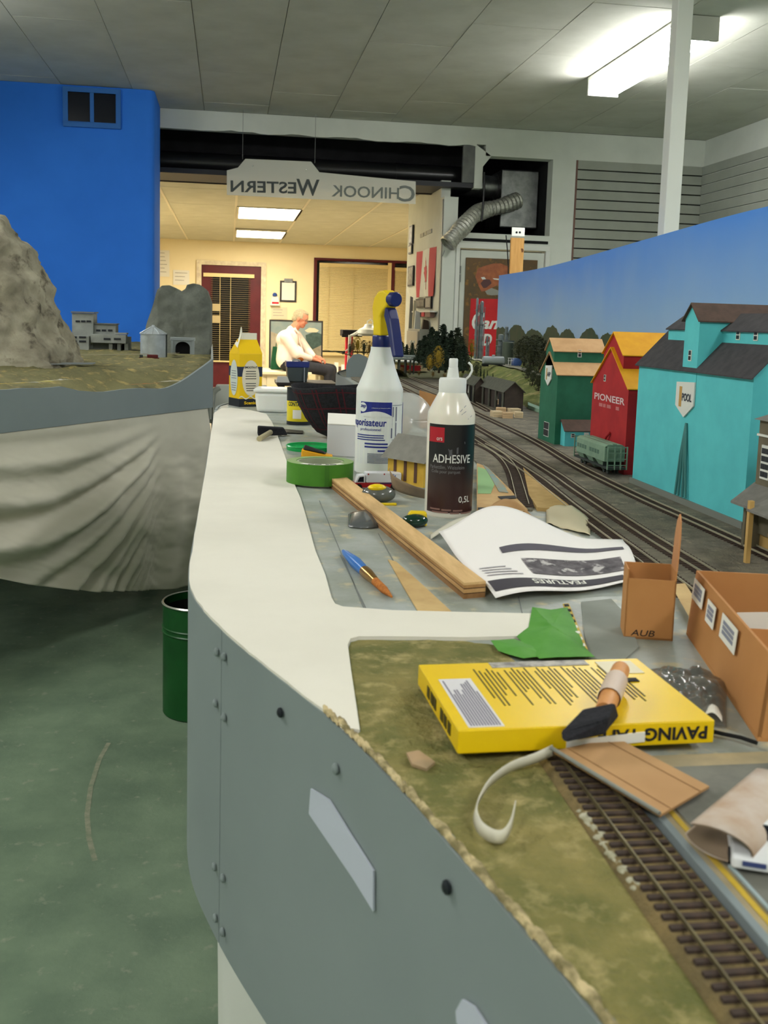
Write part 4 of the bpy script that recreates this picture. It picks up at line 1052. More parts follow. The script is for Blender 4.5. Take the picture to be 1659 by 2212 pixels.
# --- masking tape roll
bp = W(697,1056,DK); rr = .0595; c0 = Vector((bp.x, bp.y+rr, DT)); hh = .037
t = thing('masking_tape_roll', 'roll of green masking tape standing on the road edge', 'tape roll', c0)
m_gt = M('green_tape', (72,132,34), (64,122,28), scale=20, rough=.6)
put('tape_winding', MB().lathe([(rr,0),(rr,hh),(.042,hh),(.042,0),(rr,0)], 56, cap=False), m_gt, t, world=False, smooth=30)
put('cardboard_core', MB().lathe([(.042,.0),(.042,hh-.0005),(.038,hh-.0005),(.038,0),(.042,0)], 40, cap=False), M('core_card', (160,166,140), rough=.8), t, world=False, smooth=30)
put('top_face', MB().lathe([(.0425,hh+.0002),(rr-.0006,hh+.0002)], 56, cap=False), M('tape_side', (140,166,110), rough=.6), t, world=False)
lb = MB()
lb.grid(lambda u,v: ((.046+.011*v)*cos(-pi/2-.75+1.5*u), (.046+.011*v)*sin(-pi/2-.75+1.5*u), hh+.0006), 20, 1)
put('core_label', lb, m_paper, t, world=False)
for x_, w_ in ((-.020,.010),(-.008,.012),(.008,.006),(.018,.012)): put('core_print', MB().box(x_-w_/2,x_+w_/2,-.0535+abs(x_)*.12,-.0495+abs(x_)*.12,hh+.0006,hh+.0009), m_ink, t, world=False)
put('tape_end', MB().grid(lambda u,v: ((rr+.0007)*cos(-pi/2+.05+.14*u), (rr+.0007)*sin(-pi/2+.05+.14*u), hh*v), 4, 1), M('green_tape_dark', (58,112,28), rough=.6), t, world=False)

# --- plywood strip: two glued layers of plies
A0 = W(1001,1294,DK); A1 = W(1048,1290,DK); B0 = W(711,1051,DK); B1 = B0+(A1-A0)+Vector((.0035,0,0))
t = thing('plywood_strip', 'long narrow plywood strip lying across the work surface', 'wood strip', (A0+B1)/2)
lay = [(0,.0052,(150,112,72)),(.0052,.0062,(86,60,38)),(.0062,.0105,(196,156,104)),(.0105,.0116,(96,66,42)),(.0116,.0150,(176,134,84)),(.0150,.0176,(216,180,126))]
for k, (z0,z1,c_) in enumerate(lay):
    i_ = .0004 if k in (1,3) else 0
    d_ = Vector((i_,0,0))
    put('ply', MB().hexa([v+Vector((0,0,z0)) for v in (A0+d_,A1-d_,B1-d_,B0+d_)], [v+Vector((0,0,z1)) for v in (A0+d_,A1-d_,B1-d_,B0+d_)]), M('ply_%d' % k, c_, tuple(max(0,x-18) for x in c_), scale=30, rough=.75, stretch=(3,.5,3)), t)

# --- paintbrush
a = W(742,1191,DK+.006); b = W(846,1289,DK+.004)
t = thing('paint_brush', 'small paint brush with a blue handle lying on the grey surface', 'brush', (a+b)/2)
dv = b-a
put('handle', MB().tube([a,a+dv*.05,a+dv*.30,a+dv*.5], [.0025,.004,.0075,.006], 14), M('blue_handle', (36,110,190), rough=.3), t, smooth=True)
put('ferrule', MB().tube([a+dv*.48,a+dv*.55,a+dv*.72], [.0066,.0068,.0045], 14), M('brass_ferrule', (176,130,56), rough=.25, metal=.9), t, smooth=True)
put('bristles', MB().tube([a+dv*.70,a+dv*.86,a+dv], [.0048,.0044,.0012], 12), M('bristles', (196,120,48), (160,92,30), scale=200, rough=.8), t, smooth=True)

# --- creased sheet of paper
PA, PB, PC, PDv = W(1070,1302,DK+.002), W(1392,1262,DK+.004), W(1345,1165,DK+.012), W(948,1162,DK+.01)
def sheet(u, v):
    p = PA*(1-u)*(1-v)+PB*u*(1-v)+PC*u*v+PDv*(1-u)*v
    hump = (.5+.5*cos(pi*max(-1,min(1,(u-.38)/.45)))); bulge = .030*hump*v**2.4
    p = p.copy(); p.z += bulge+.004*sin(u*7+.6)*(1-v)+.003*sin(v*8+u*3)+.003
    p.y += .055*hump*v**2
    return p
t = thing('printed_sheet', 'creased white sheet with dark printed bars and a small picture', 'paper', (PA+PC)/2)
put('sheet', MB().slab(sheet, 36, 28, .0004), M('bright_paper', (236,232,228), rough=.8), t, smooth='all')
def onsheet(u0,u1,v0,v1,mat,name,n=14,slant=0):
    put(name, MB().grid(lambda a,b: sheet(u0+(u1-u0)*a, v0+(v1-v0)*b+slant*a)+Vector((0,0,.0008)), n, 4), mat, t)
pg = M('print_grey', (84,80,90), rough=.7); pdk = M('print_dark', (58,54,62), rough=.7)
onsheet(.25,.96,.55,.61,pg,'printed_bar',20,.06); onsheet(.02,.30,.05,.17,pdk,'printed_bar'); onsheet(.30,.88,.05,.17,pdk,'printed_bar')
onsheet(.34,.92,.26,.48,M('print_photo', (110,104,108), (60,56,60), scale=60, rough=.7, c=(190,186,184), cscale=40),'printed_picture')
for k in range(4): onsheet(.05,.27-.02*k,.24+.045*k,.255+.045*k,M('print_faint', (176,172,176), rough=.8),'printed_line')
lm = MB(); vs, fs = text_raw('FEATURES', 1, 0, .02)
xs_ = [v[0] for v in vs]; ys_ = [v[1] for v in vs]
lm.add([sheet(.62-.34*(v[0]-min(xs_))/(max(xs_)-min(xs_)), .15-.07*(v[1]-min(ys_))/(max(ys_)-min(ys_)))+Vector((0,0,.0014)) for v in vs], fs)
put('printed_lettering', lm, m_paper, t)

# --- yellow flat box
YB = DK+.0075; th = .0165
t = thing('yellow_box', 'flat yellow cardboard box lying in the foreground with a foam brush on it', 'box', (.243,.697,YB), rad(1.2))
wx, wy = .0915, .0655
put('box_body', MB().box(-wx,wx,-wy,wy,0,th), m_yelcard, t, world=False, bevel=.0009)
bl_ = M('box_ink', (64,54,10), rough=.5)
put('white_label', MB().box(-wx+.008,-wx+.033,-wy+.004,.030,th,th+.0004), M('box_label', (214,212,214), rough=.5), t, world=False)
lm = MB()
for k in range(11):
    lm.box(-wx+.010+k*.0020, -wx+.0111+k*.0020, -wy+.006, .026-random.random()*.03, th+.0004, th+.0006)
put('label_print', lm, M('label_ink2', (120,116,130), rough=.6), t, world=False)['kind'] = 'stuff'
lm = MB()
for k in range(34):
    x_ = -wx+.040+k*.0034
    if k % 7 == 6: continue
    lm.box(x_, x_+.0011, -.040+random.random()*.035+(k%5)*.004, .050-(k%3)*.004, th, th+.0003)
put('box_fine_print', lm, bl_, t, world=False)['kind'] = 'stuff'
put('picture_strip', MB().box(-.035,.045,.052,.064,th,th+.0004), M('picture_strip', (190,186,176), (110,106,104), scale=90, rough=.5), t, world=False)
put('hang_tab', MB().box(.052,.082,.030,.058,th,th+.0006), M('tab_white', (216,206,170), rough=.4), t, world=False)
put('hang_slot', MB().box(.058,.070,.012,.019,th+.0002,th+.0009), m_ink, t, world=False)
put('box_lettering', text_mb('PAVING TAPE', (.046,-wy,th*.5), (-1,0,0), (0,0,-1), .0095, .080, bold=.03, lift=.0006), m_ink, t, world=False)
for y_ in (-.045,-.033,-.022,.0,.010,.022): put('side_print', MB().box(-wx-.0005,-wx,y_,y_+.008,.004,.0125), bl_, t, world=False)
put('white_flap', MB().hexa([(-.016,-wy-.0012,.0005),(.040,-wy-.0012,.0035),(.040,-wy,.0035),(-.016,-wy,.0005)],[(-.016,-wy-.0012,.0065),(.040,-wy-.0012,.0105),(.040,-wy,.0105),(-.016,-wy,.0065)]), m_paper, t, world=False)
# --- foam brush on the box
zt = YB+th+.0008
t = thing('foam_brush', 'black foam brush with a wooden handle lying on the yellow box', 'brush', W(1280,1560,zt))
fa = W(1207,1600,zt); fb = W(1262,1548,zt)
f0 = W(1212,1608,zt); f1 = W(1306,1590,zt); f2 = W(1340,1548,zt); f3 = W(1262,1552,zt)
hz = .015
put('foam_head', MB().hexa([f0,f1,f2,f3], [W(1208,1578,zt+.004),W(1318,1548,zt+.013),W(1330,1516,zt+hz),W(1258,1530,zt+.011)]), M('black_foam', (30,30,34), (40,40,46), scale=300, rough=.95, bump=.4, bscale=700), t, bevel=.0025)
h0 = W(1305,1536,zt+.008); h1 = W(1341,1446,zt+.012)
put('handle', MB().tube([h0,h0.lerp(h1,.5),h1], [.0062,.0078,.0066], 14), M('pine_handle', (214,152,90), (196,132,76), scale=40, rough=.5), t, smooth=True)
put('handle_sticker', MB().tube([h0.lerp(h1,.28),h0.lerp(h1,.72)], [.0082,.0083], 14, cap=False), M('handle_print', (206,186,170), rough=.5), t, smooth=True)
# --- green tape scraps
def scrap(name, pts, z, label, seed, parent_label='green scraps', amp=.006):
    P = [W(x,y,DK+z) for x,y in pts]; n = len(P); c_ = sum(P, Vector())/n
    mb = MB()
    def fn(u, v):   # fan grid
        k = u*n; i = int(k) % n; f = k-int(k); e = P[i].lerp(P[(i+1)%n], f)
        p = c_.lerp(e, v); p = p.copy(); p.z = DK+.004+z*(1-v)+amp*.5*abs(fbm(p.x*14+seed, p.y*14))*(1-.6*v); return p
    mb.slab(fn, n*6, 5, -.0003)
    return solo(name, mb, M('green_scrap', (72,140,44), (86,150,56), scale=30, rough=.6), label, 'tape', 'green masking tape scraps', smooth=25)
scrap('masking_tape_scrap', [(1150,1312),(1190,1318),(1226,1312),(1262,1398),(1285,1420),(1165,1424),(1116,1376),(1142,1355)], .004, 'large crumpled scrap of green masking tape at the end of the cross street', 1, amp=.012)
scrap('masking_tape_scrap', [(1060,1390),(1110,1386),(1168,1402),(1190,1420),(1130,1428),(1075,1412)], .002, 'small flat scrap of green masking tape behind the yellow box', 5)
a = W(1222,1306,DK+.003); b = W(1262,1405,DK+.003)
t = thing('dashed_strip', 'thin strip with yellow and white dashes beside the green tape', 'strip', (a+b)/2)
nn = Vector((.0035,.0005,0))
put('strip', MB().hexa([a-nn,a+nn,b+nn,b-nn],[v+Vector((0,0,.0012)) for v in (a-nn,a+nn,b+nn,b-nn)]), M('strip_yellow', (200,170,70), rough=.6), t)
for k in range(8):
    p = a.lerp(b,(k+.2)/8); q = a.lerp(b,(k+.6)/8); put('dash', MB().hexa([p-nn*.7,p+nn*.7,q+nn*.7,q-nn*.7],[v+Vector((0,0,.0018)) for v in (p-nn*.7,p+nn*.7,q+nn*.7,q-nn*.7)]), m_paper if k > 3 else m_ink, t)
# --- curled white plastic strip
cp = [(1192,1632,.010),(1150,1650,.006),(1100,1668,.005),(1056,1700,.004),(1030,1740,.004),(1022,1772,.004),(1034,1802,.004),(1062,1820,.004),(1088,1820,.004),(1104,1795,.006),(1112,1755,.010)]
pts = [W(x,y,DK+z) for x,y,z in cp]
mb = MB(); n = len(pts); fine = []
for i in range(n-1):
    p0,p1,p2,p3 = pts[max(i-1,0)],pts[i],pts[i+1],pts[min(i+2,n-1)]
    for k in range(6):
        f = k/6; fine.append(.5*((2*p1)+(p2-p0)*f+(2*p0-5*p1+4*p2-p3)*f*f+(3*p1-p0-3*p2+p3)*f**3))
fine.append(pts[-1])
def rib(u, v):
    k = u*(len(fine)-1); i = min(int(k), len(fine)-2); p = fine[i].lerp(fine[i+1], k-i).copy()
    d_ = (fine[i+1]-fine[i]); side = Vector((-d_.y, d_.x, 0)).normalized()
    tw = .4*sin(u*pi*1.1)
    p += Vector((0,0,1))*(v*.0075)+side*(v*.004*tw); return p
mb.slab(rib, 70, 2, .0006)
solo('curled_strip', mb, M('styrene_white', (206,202,184), rough=.5), 'narrow white plastic strip curled into a loop on the green ground', 'strip', smooth='all')
# --- brown card sheet and paper roll, white model car
cd = [W(1196,1622,DK+.012),W(1330,1592,DK+.012),W(1532,1698,DK+.012),W(1426,1760,DK+.012)]
t = thing('card_sheet', 'flat brown card sheet lying over the model track under the yellow box', 'card', sum(cd, Vector())/4-Vector((0,0,.0045)))
put('sheet', MB().hexa([v-Vector((0,0,.0016)) for v in cd], cd), m_card, t)
put('fold_line', MB().hexa([cd[0].lerp(cd[1],.2)+Vector((0,0,.0001)),cd[0].lerp(cd[1],.212)+Vector((0,0,.0001)),cd[3].lerp(cd[2],.212)+Vector((0,0,.0001)),cd[3].lerp(cd[2],.2)+Vector((0,0,.0001))],[cd[0].lerp(cd[1],.2)+Vector((0,0,.0003)),cd[0].lerp(cd[1],.212)+Vector((0,0,.0003)),cd[3].lerp(cd[2],.212)+Vector((0,0,.0003)),cd[3].lerp(cd[2],.2)+Vector((0,0,.0003))]), m_cardin, t)
put('fold_line', MB().hexa([cd[0].lerp(cd[1],.8)+Vector((0,0,.0001)),cd[0].lerp(cd[1],.812)+Vector((0,0,.0001)),cd[3].lerp(cd[2],.812)+Vector((0,0,.0001)),cd[3].lerp(cd[2],.8)+Vector((0,0,.0001))],[cd[0].lerp(cd[1],.8)+Vector((0,0,.0003)),cd[0].lerp(cd[1],.812)+Vector((0,0,.0003)),cd[3].lerp(cd[2],.812)+Vector((0,0,.0003)),cd[3].lerp(cd[2],.8)+Vector((0,0,.0003))]), m_cardin, t)
a = W(1190,1615,DK+.016); b = W(1425,1757,DK+.0135)
solo('grey_straightedge', MB().tube([a,b], .0013, 6), M('grey_rod', (130,132,124), rough=.5), 'thin grey rod along the front edge of the brown card', 'rod')
# paper roll: curled sheet, open end to the viewer
e0 = W(1548,1818,DK+.018); ax = (W(1640,1735,DK+.018)-e0); ax.z = 0; ax.normalize(); up = Vector((0,0,1)); sd_ = ax.cross(up)
t = thing('paper_roll', 'curled piece of brown and white paper lying at the right edge', 'paper', e0-Vector((0,0,.0105)))
def roll(u, v):
    a_ = -2.9+5.0*u; r_ = .0145+.003*u
    return e0+ax*(.085*v-(.02*max(0,u-.5) if v < .5 else 0))+sd_*(r_*1.25*cos(a_))+up*(r_*.62*sin(a_)+.0005)
put('outer_face', MB().slab(roll, 36, 4, .0005), M('roll_outside', (196,184,172), (176,150,126), scale=30, rough=.8), t, smooth='all')
def roll2(u, v):
    p = roll(u, v); c_ = e0+ax*((p-e0).dot(ax)); return p+(c_-p).normalized()*.0009
put('inner_face', MB().slab(roll2, 36, 4, .0003), M('roll_inside', (130,112,92), rough=.9), t, smooth='all')
def flap(u, v):
    p = W(1440+60*u,1752-70*u+20*v,DK+.012+.012*u); q = W(1600,1690,DK+.032)
    return p.lerp(q, v*.8)
# car
t = thing('model_car', 'small white model car at the right edge on the grey road', 'model car', (W(1648,1885,DK+.007).x+.004, W(1648,1885,DK+.007).y+.022, DK+.007), rad(-24))
cw, cl_ = .0115, .028
put('car_body', MB().extr([(-cw,y,z) for y,z in ((-cl_,.003),(-cl_,.0085),(-cl_+.002,.0105),(-.010,.012),(-.004,.0185),(.014,.0185),(.021,.012),(cl_,.0105),(cl_,.003))], (2*cw,0,0)), M('car_white', (222,224,226), rough=.25), t, world=False, bevel=.0015)
put('windscreen', MB().hexa([(-cw*.8,-.0105,.0126),(cw*.8,-.0105,.0126),(cw*.8,-.009,.0126),(-cw*.8,-.009,.0126)],[(-cw*.75,-.0052,.0183),(cw*.75,-.0052,.0183),(cw*.75,-.0037,.0183),(-cw*.75,-.0037,.0183)]), m_dkglass, t, world=False)
put('grille', MB().box(-.006,.006,-cl_-.0006,-cl_+.0005,.0055,.008), M('car_blue', (60,72,120), rough=.4), t, world=False)
for s_ in (-1,1):
    put('side_window', MB().box(s_*(cw+.0003)-.0004,s_*(cw+.0003)+.0004,-.003,.012,.0128,.0172), m_dkglass, t, world=False)
    for y in (-.017,.017): put('wheel', MB().tube([(s_*cw*.8,y,.0045),(s_*(cw+.0008),y,.0045)], .0045, 14), m_black, t, world=False)

# --- open kraft tray with labels
b0 = W(1483,1371,DK); b1 = W(1636,1601,DK)
ht = .062
fdir = (b0-b1).normalized(); outw = Vector((-fdir.y, fdir.x, 0))
if outw.x > 0: outw = -outw
t = thing('kraft_tray', 'open brown cardboard tray with three white labels on its side', 'box', (b0+b1)/2)
lean = Vector((.008,.004,0)); wdt = .14
c_in = -outw
def wallq(a, b, th, h=ht, l=lean):
    n_ = (b-a).cross(Vector((0,0,1))).normalized()*th
    return MB().hexa([a,b,b+n_,a+n_],[a+l+Vector((0,0,h)),b+l+Vector((0,0,h)),b+l+n_+Vector((0,0,h)),a+l+n_+Vector((0,0,h))])
far0, far1 = b0, b0+c_in*wdt; near0, near1 = b1, b1+c_in*wdt
put('tray_side', wallq(far0, near0, -.0022), m_kraft, t)
put('tray_side', wallq(far1, near1, -.0022), m_kraft, t)
put('tray_end', wallq(far0, far1, -.0022), m_kraft, t)
put('tray_end', wallq(near0, near1, -.0022), m_kraft, t)
put('tray_bottom', MB().hexa([far0,near0,near1,far1],[v+Vector((0,0,.003)) for v in (far0,near0,near1,far1)]), m_kraft, t)
mid0 = b0.lerp(b1,.42); put('divider', wallq(mid0, mid0+c_in*wdt, -.002, ht*.62), m_kraft, t)
ax_ = (b1-b0); Ld = ax_.length
def tp_(s_, h): return b0+ax_*s_+lean*h+Vector((0,0,ht*h))+outw*.0024
def lbl(s0, s1, h0, h1, k):
    q = [tp_(s0,h0),tp_(s1,h0),tp_(s1,h1),tp_(s0,h1)]
    lb_ = put('white_label', MB().extr(q, outw*.0006), m_paper, t)
    mb_ = MB()
    for r_ in range(3):
        a_ = h0+(h1-h0)*(.25+.2*r_); mb_.extr([tp_(s0+(s1-s0)*.15,a_)+outw*.0007,tp_(s0+(s1-s0)*.85,a_)+outw*.0007,tp_(s0+(s1-s0)*.85,a_+.05)+outw*.0007,tp_(s0+(s1-s0)*.15,a_+.05)+outw*.0007], outw*.0002)
    put('label_print', mb_, M('label_ink3', (130,134,150), rough=.6), lb_)['kind'] = 'stuff'
lbl(.03,.20,.62,.92,0); lbl(.27,.39,.55,.86,1); lbl(.48,.68,.58,.90,2)
solo('slip_of_paper', MB().extr([far0.lerp(near0,.30)+c_in*(.02)+Vector((0,0,.004)), far0.lerp(near0,.34)+c_in*(.06)+Vector((0,0,.004)), far0.lerp(near0,.33)+c_in*(.06)+Vector((.004,0,.05)), far0.lerp(near0,.30)+c_in*(.022)+Vector((.004,0,.045))], (.0006,.0006,0)), m_paper, 'white slip of paper standing inside the kraft tray', 'paper')
solo('curved_card', MB().slab(lambda u,v: W(1655+30*u,1330-165*v,DK+.05+.0*v)+Vector((.01*sin(v*3),0,.055*v-.048)), 6, 14, .0012), m_card, 'curved brown card standing behind the kraft tray at the edge', 'card', smooth='all')
# --- small kraft box with raised flap
q0 = W(1347,1378,DK); q1 = W(1453,1385,DK)
ux = (q1-q0); L_ = ux.length; ux.normalize(); uy = Vector((-ux.y,ux.x,0)); dp = .030; hF, hB = .058, .067
t = thing('small_kraft_box', 'small open brown cardboard box with its flap standing up', 'box', (q0+q1)/2)
zv = lambda h: Vector((0,0,h))
P_ = lambda a, b, h: q0+ux*a+uy*b+zv(h)
def pan(name, a0,b0_,a1,b1_,h0,h1, th=.0014, mat=m_kraft):
    d_ = (P_(a1,b1_,0)-P_(a0,b0_,0)).normalized(); n_ = Vector((-d_.y,d_.x,0))*th
    put(name, MB().hexa([P_(a0,b0_,h0),P_(a1,b1_,h0),P_(a1,b1_,h0)+n_,P_(a0,b0_,h0)+n_],[P_(a0,b0_,h1),P_(a1,b1_,h1),P_(a1,b1_,h1)+n_,P_(a0,b0_,h1)+n_]), mat, t)
pan('front_panel',0,0,L_,0,0,hF); pan('back_panel',0,dp,L_,dp,0,hB); pan('side_panel',.0015,0,.0015,dp,0,hB); pan('side_panel',L_,0,L_,dp,0,hB)
put('bottom_panel', MB().hexa([P_(0,0,0),P_(L_,0,0),P_(L_,dp,0),P_(0,dp,0)],[P_(0,0,.002),P_(L_,0,.002),P_(L_,dp,.002),P_(0,dp,.002)]), m_kraft, t)
fl_ = MB(); fpts = [(0,hB-.001),(dp,hB-.001),(dp*.98,hB+.030),(dp*.85,hB+.044),(dp*.55,hB+.052),(dp*.25,hB+.046),(dp*.03,hB+.030)]
fl_.extr([P_(L_-.001+.002*(h-hB)/.05,b_,h) for b_,h in fpts], ux*.0014); put('lid_flap', fl_, M('flap_card', (196,142,96), (182,126,82), scale=12, rough=.8), t)
put('pencil_mark', text_mb('AUB', P_(L_*.38,-.0002,.006), ux, (0,0,1), .006, .022, shear=.2, lift=.0003), m_ink, t)
# --- crumpled clear bag
def bag(u, v):
    p = W(1400+170*u, 1545-100*v+25*u, DK+.003); r_ = min(u,1-u)*min(v,1-v)*16
    p = p.copy(); p.z += .016*min(1,r_)**.5*(.6+.7*abs(fbm(u*2.2,v*2.2,3))); return p
mb = MB().slab(bag, 36, 30, .0004)
solo('clear_plastic_bag', mb, M('clear_plastic', (96,96,92), rough=.06, alpha=.42, spec=.8), 'crumpled clear plastic bag beside the kraft tray', 'bag', smooth='all')
solo('white_scrap', MB().slab(lambda u,v: W(1515+45*u,1550-18*v+10*u,DK+.006)+Vector((0,0,.006*sin(u*3))), 8, 4, .0005), m_paper, 'small white paper scrap right of the yellow box', 'paper')
solo('black_cable', MB().tube([W(1520,1575,DK+.004),W(1560,1585,DK+.004),W(1600,1593,DK+.004),W(1635,1605,DK+.004)], .0016, 8), m_black, 'short black wire in front of the kraft tray', 'wire')
solo('card_offcut', MB().hexa([W(1448,1262,DK),W(1480,1260,DK),W(1525,1330,DK),W(1490,1335,DK)],[W(1448,1262,DK+.008),W(1480,1260,DK+.008),W(1525,1330,DK+.008),W(1490,1335,DK+.008)]), m_ply, 'pale wood offcut between the small box and the tray', 'wood')
for k, (pts_, lab_) in enumerate((([(878,1625),(905,1620),(940,1645),(922,1660),(890,1650)], 'tan wood sliver nearest the fascia edge'),([(905,1480),(935,1478),(958,1500),(930,1503)], 'grey wood chip left of the yellow box'))):
    P = [W(x,y,DK+.005) for x,y in pts_]; solo('wood_chip', MB().extr(P, (0,0,-.002)), M('chip', (176,146,110), (150,130,100), scale=30, rough=.8), lab_, 'wood chip', 'wood chips')

# --- things round the bottles
t = thing('white_carton_box', 'white cardboard box standing left behind the spray bottle', 'box', W(745,985,DK))
a = W(706,984,DK); w_ = (W(770,988,DK)-a); w_ = w_*1.35; d_ = Vector((.01,.10,0)); h_ = .067
bt = [a,a+w_,a+w_+d_,a+d_]
put('box_body', MB().hexa(bt,[v+Vector((0,0,h_)) for v in bt]), M('white_card', (206,206,208), rough=.7), t, bevel=.001)
lp = [a+Vector((0,0,h_+.0005)), a+w_+Vector((0,0,h_+.0005)), a+w_+d_+Vector((0,0,h_+.014)), a+d_+Vector((0,0,h_+.014))]
put('lid', MB().hexa(lp,[v+Vector((0,0,.002)) for v in lp]), m_paper, t)
t = thing('green_lid', 'round bright green plastic lid lying beside the white box', 'lid', W(672,975,DK)+Vector((0,.03,.0)))  # loose green plastic lid lying flat
rl = .052
put('disc', MB().lathe([(rl,0),(rl+.001,.003),(rl,.009),(rl-.003,.009),(rl-.004,.004)], 40), M('green_plastic', (20,160,80), rough=.3), t, world=False, smooth=True)
put('rim', MB().lathe([(rl+.0005,.007),(rl+.002,.009),(rl,.011),(rl-.004,.0095)], 40, cap=False), M('green_plastic', (0,0,0)), t, world=False, smooth=True)
a = W(650,990,DK); 
t = thing('yellow_stapler_block', 'yellow tool with a black top lying behind the tape roll', 'tool', W(685,985,DK))
b = W(718,992,DK)
put('base', MB().hexa([a,b,b+Vector((.004,.035,0)),a+Vector((.004,.035,0))],[a+Vector((.001,.002,.018)),b+Vector((0,.002,.006)),b+Vector((.004,.033,.006)),a+Vector((.005,.033,.018))]), M('orange_yellow', (232,166,24), rough=.4), t, bevel=.002)
put('top', MB().hexa([a+Vector((.004,.004,.0185)),b+Vector((-.012,.004,.010)),b+Vector((-.010,.030,.010)),a+Vector((.006,.030,.0185))],[a+Vector((.008,.008,.026)),b+Vector((-.018,.008,.014)),b+Vector((-.016,.026,.014)),a+Vector((.01,.026,.026))]), M('black_rubber', (40,38,36), rough=.6), t, bevel=.002)
t = thing('foam_brush', 'black foam brush lying far back on the white road', 'brush', W(590,940,DT))
a = W(557,942,DT); b = W(622,940,DT)
put('foam_head', MB().hexa([a,b,b+Vector((0,.045,0)),a+Vector((0,.045,0))],[a+Vector((0,.01,.022)),b+Vector((-.01,.01,.016)),b+Vector((-.01,.04,.016)),a+Vector((0,.04,.022))]), M('black_foam', (0,0,0)), t, bevel=.003)
put('handle', MB().tube([W(560,948,DT+.006),W(584,934,DT+.010)], .0065, 10), M('pale_handle_wood', (176,166,130), rough=.6), t)
solo('dark_blade', MB().hexa([W(610,926,DK),W(655,930,DK),W(655,936,DK),W(612,934,DK)],[W(610,926,DK+.003),W(655,930,DK+.003),W(655,936,DK+.003),W(612,934,DK+.003)]), m_frame, 'thin dark blade lying behind the far foam brush', 'blade')  # thin dark blade only, no knife modelled
# carton with gable top
cb = W(530,879,DK); 
t = thing('plaster_carton', 'yellow and black gable-top carton at the far end of the surface', 'carton', cb+Vector((0,.045,0)), rad(24))
cs = .0405; ch = .172
my = M('carton_yellow', (238,196,20), rough=.4); mk = M('carton_black', (34,38,44), rough=.4); mo = M('carton_oval', (222,214,190), rough=.5)
put('carton_body', MB().box(-cs,cs,-cs,cs,.026,ch), my, t, world=False, bevel=.0012)
put('black_foot', MB().box(-cs-.0004,cs+.0004,-cs-.0004,cs+.0004,0,.026), mk, t, world=False, bevel=.0008)
put('dark_band', MB().box(-cs-.0005,cs+.0005,-cs-.0005,cs+.0005,.098,.130), M('carton_band', (44,52,72), rough=.4), t, world=False)
gt = MB().add([(-cs,-cs,ch),(cs,-cs,ch),(cs,cs,ch),(-cs,cs,ch),(-cs*.75,-.002,ch+.045),(cs*.95,-.002,ch+.045),(cs*.95,.002,ch+.045),(-cs*.75,.002,ch+.045)], [(0,1,5,4),(2,3,7,6),(1,2,6,5),(3,0,4,7),(4,5,6,7),(0,3,2,1)])
put('gable_top', gt, my, t, world=False)
put('seal_fin', MB().box(-cs*.5,cs*.95,-.0022,.0022,ch+.040,ch+.066), M('carton_white', (232,228,210), rough=.5), t, world=False, bevel=.001)
put('torn_spout', MB().add([(-cs,-cs*.6,ch+.018),(-cs*.9,cs*.2,ch+.03),(-cs*.35,0,ch+.066),(-cs*.5,-.006,ch+.060)], [(0,1,2),(0,2,3),(0,3,1),(1,3,2)]), M('carton_white', (0,0,0)), t, world=False)
put('spout_tip', MB().tube([(-cs*.45,0,ch+.05),(-cs*.42,0,ch+.085)], [.006,.0015], 6), M('carton_white', (0,0,0)), t, world=False)
for ax_i in (0, 1):
    ov = MB(); n_ = 26
    for k in range(n_):
        a0_ = 2*pi*k/n_; a1_ = 2*pi*(k+1)/n_
        def op(a_, r_=1):
            h_, z_ = .031*cos(a_)*r_, .093+.058*sin(a_)*r_
            return (h_, -cs-.0009, z_) if ax_i == 0 else (-cs-.0009, h_*.92, z_)
        ov.add([op(0,0),op(a0_),op(a1_)], [(0,1,2)])
    face = put('oval_label', ov, mo if ax_i == 0 else M('carton_oval2', (206,214,206), rough=.5), t, world=False)
    if ax_i == 0:
        put('carton_lettering', text_mb('SMOOTH-IT', (0,-cs-.001,.128), (1,0,0), (0,0,1), .007, .046, bold=.03), mk, face, world=False)
    lm = MB()
    for k in range(9):
        if k == 4: continue
        z_ = .116-k*.0078; w_ = .019*(1-((z_-.093)/.065)**2)**.5
        if ax_i == 0: lm.box(-w_,w_,-cs-.0013,-cs-.0010,z_-.0022,z_)
        else: lm.box(-cs-.0013,-cs-.0010,-w_,w_,z_-.0018,z_)
    put('carton_fine_print', lm, mk if ax_i == 0 else inkg, face, world=False)['kind'] = 'stuff'
wv = MB(); wv.grid(lambda u,v: (-cs+2*cs*u, -cs-.0010, .028+.004*sin(u*16)+.004*v), 24, 1)
put('wavy_line', wv, M('carton_white', (0,0,0)), t, world=False)
put('carton_lettering', text_mb('Scenics', (.002,-cs-.0009,.013), (1,0,0), (0,0,1), .010, .05, bold=.03), my, t, world=False)
# white tub
a = W(556,890,DK); cx_ = W(592,892,DK)
t = thing('white_tub', 'white square plastic tub right of the yellow carton', 'tub', cx_+Vector((0,.05,0)), rad(-8))
put('tub', MB().hexa([(-.047,-.047,0),(.047,-.047,0),(.047,.047,0),(-.047,.047,0)],[(-.054,-.054,.062),(.054,-.054,.062),(.054,.054,.062),(-.054,.054,.062)]), m_wplastic, t, world=False, bevel=.01, seg=3)
put('lid', MB().box(-.057,.057,-.057,.057,.062,.074), m_wplastic, t, world=False, bevel=.005)
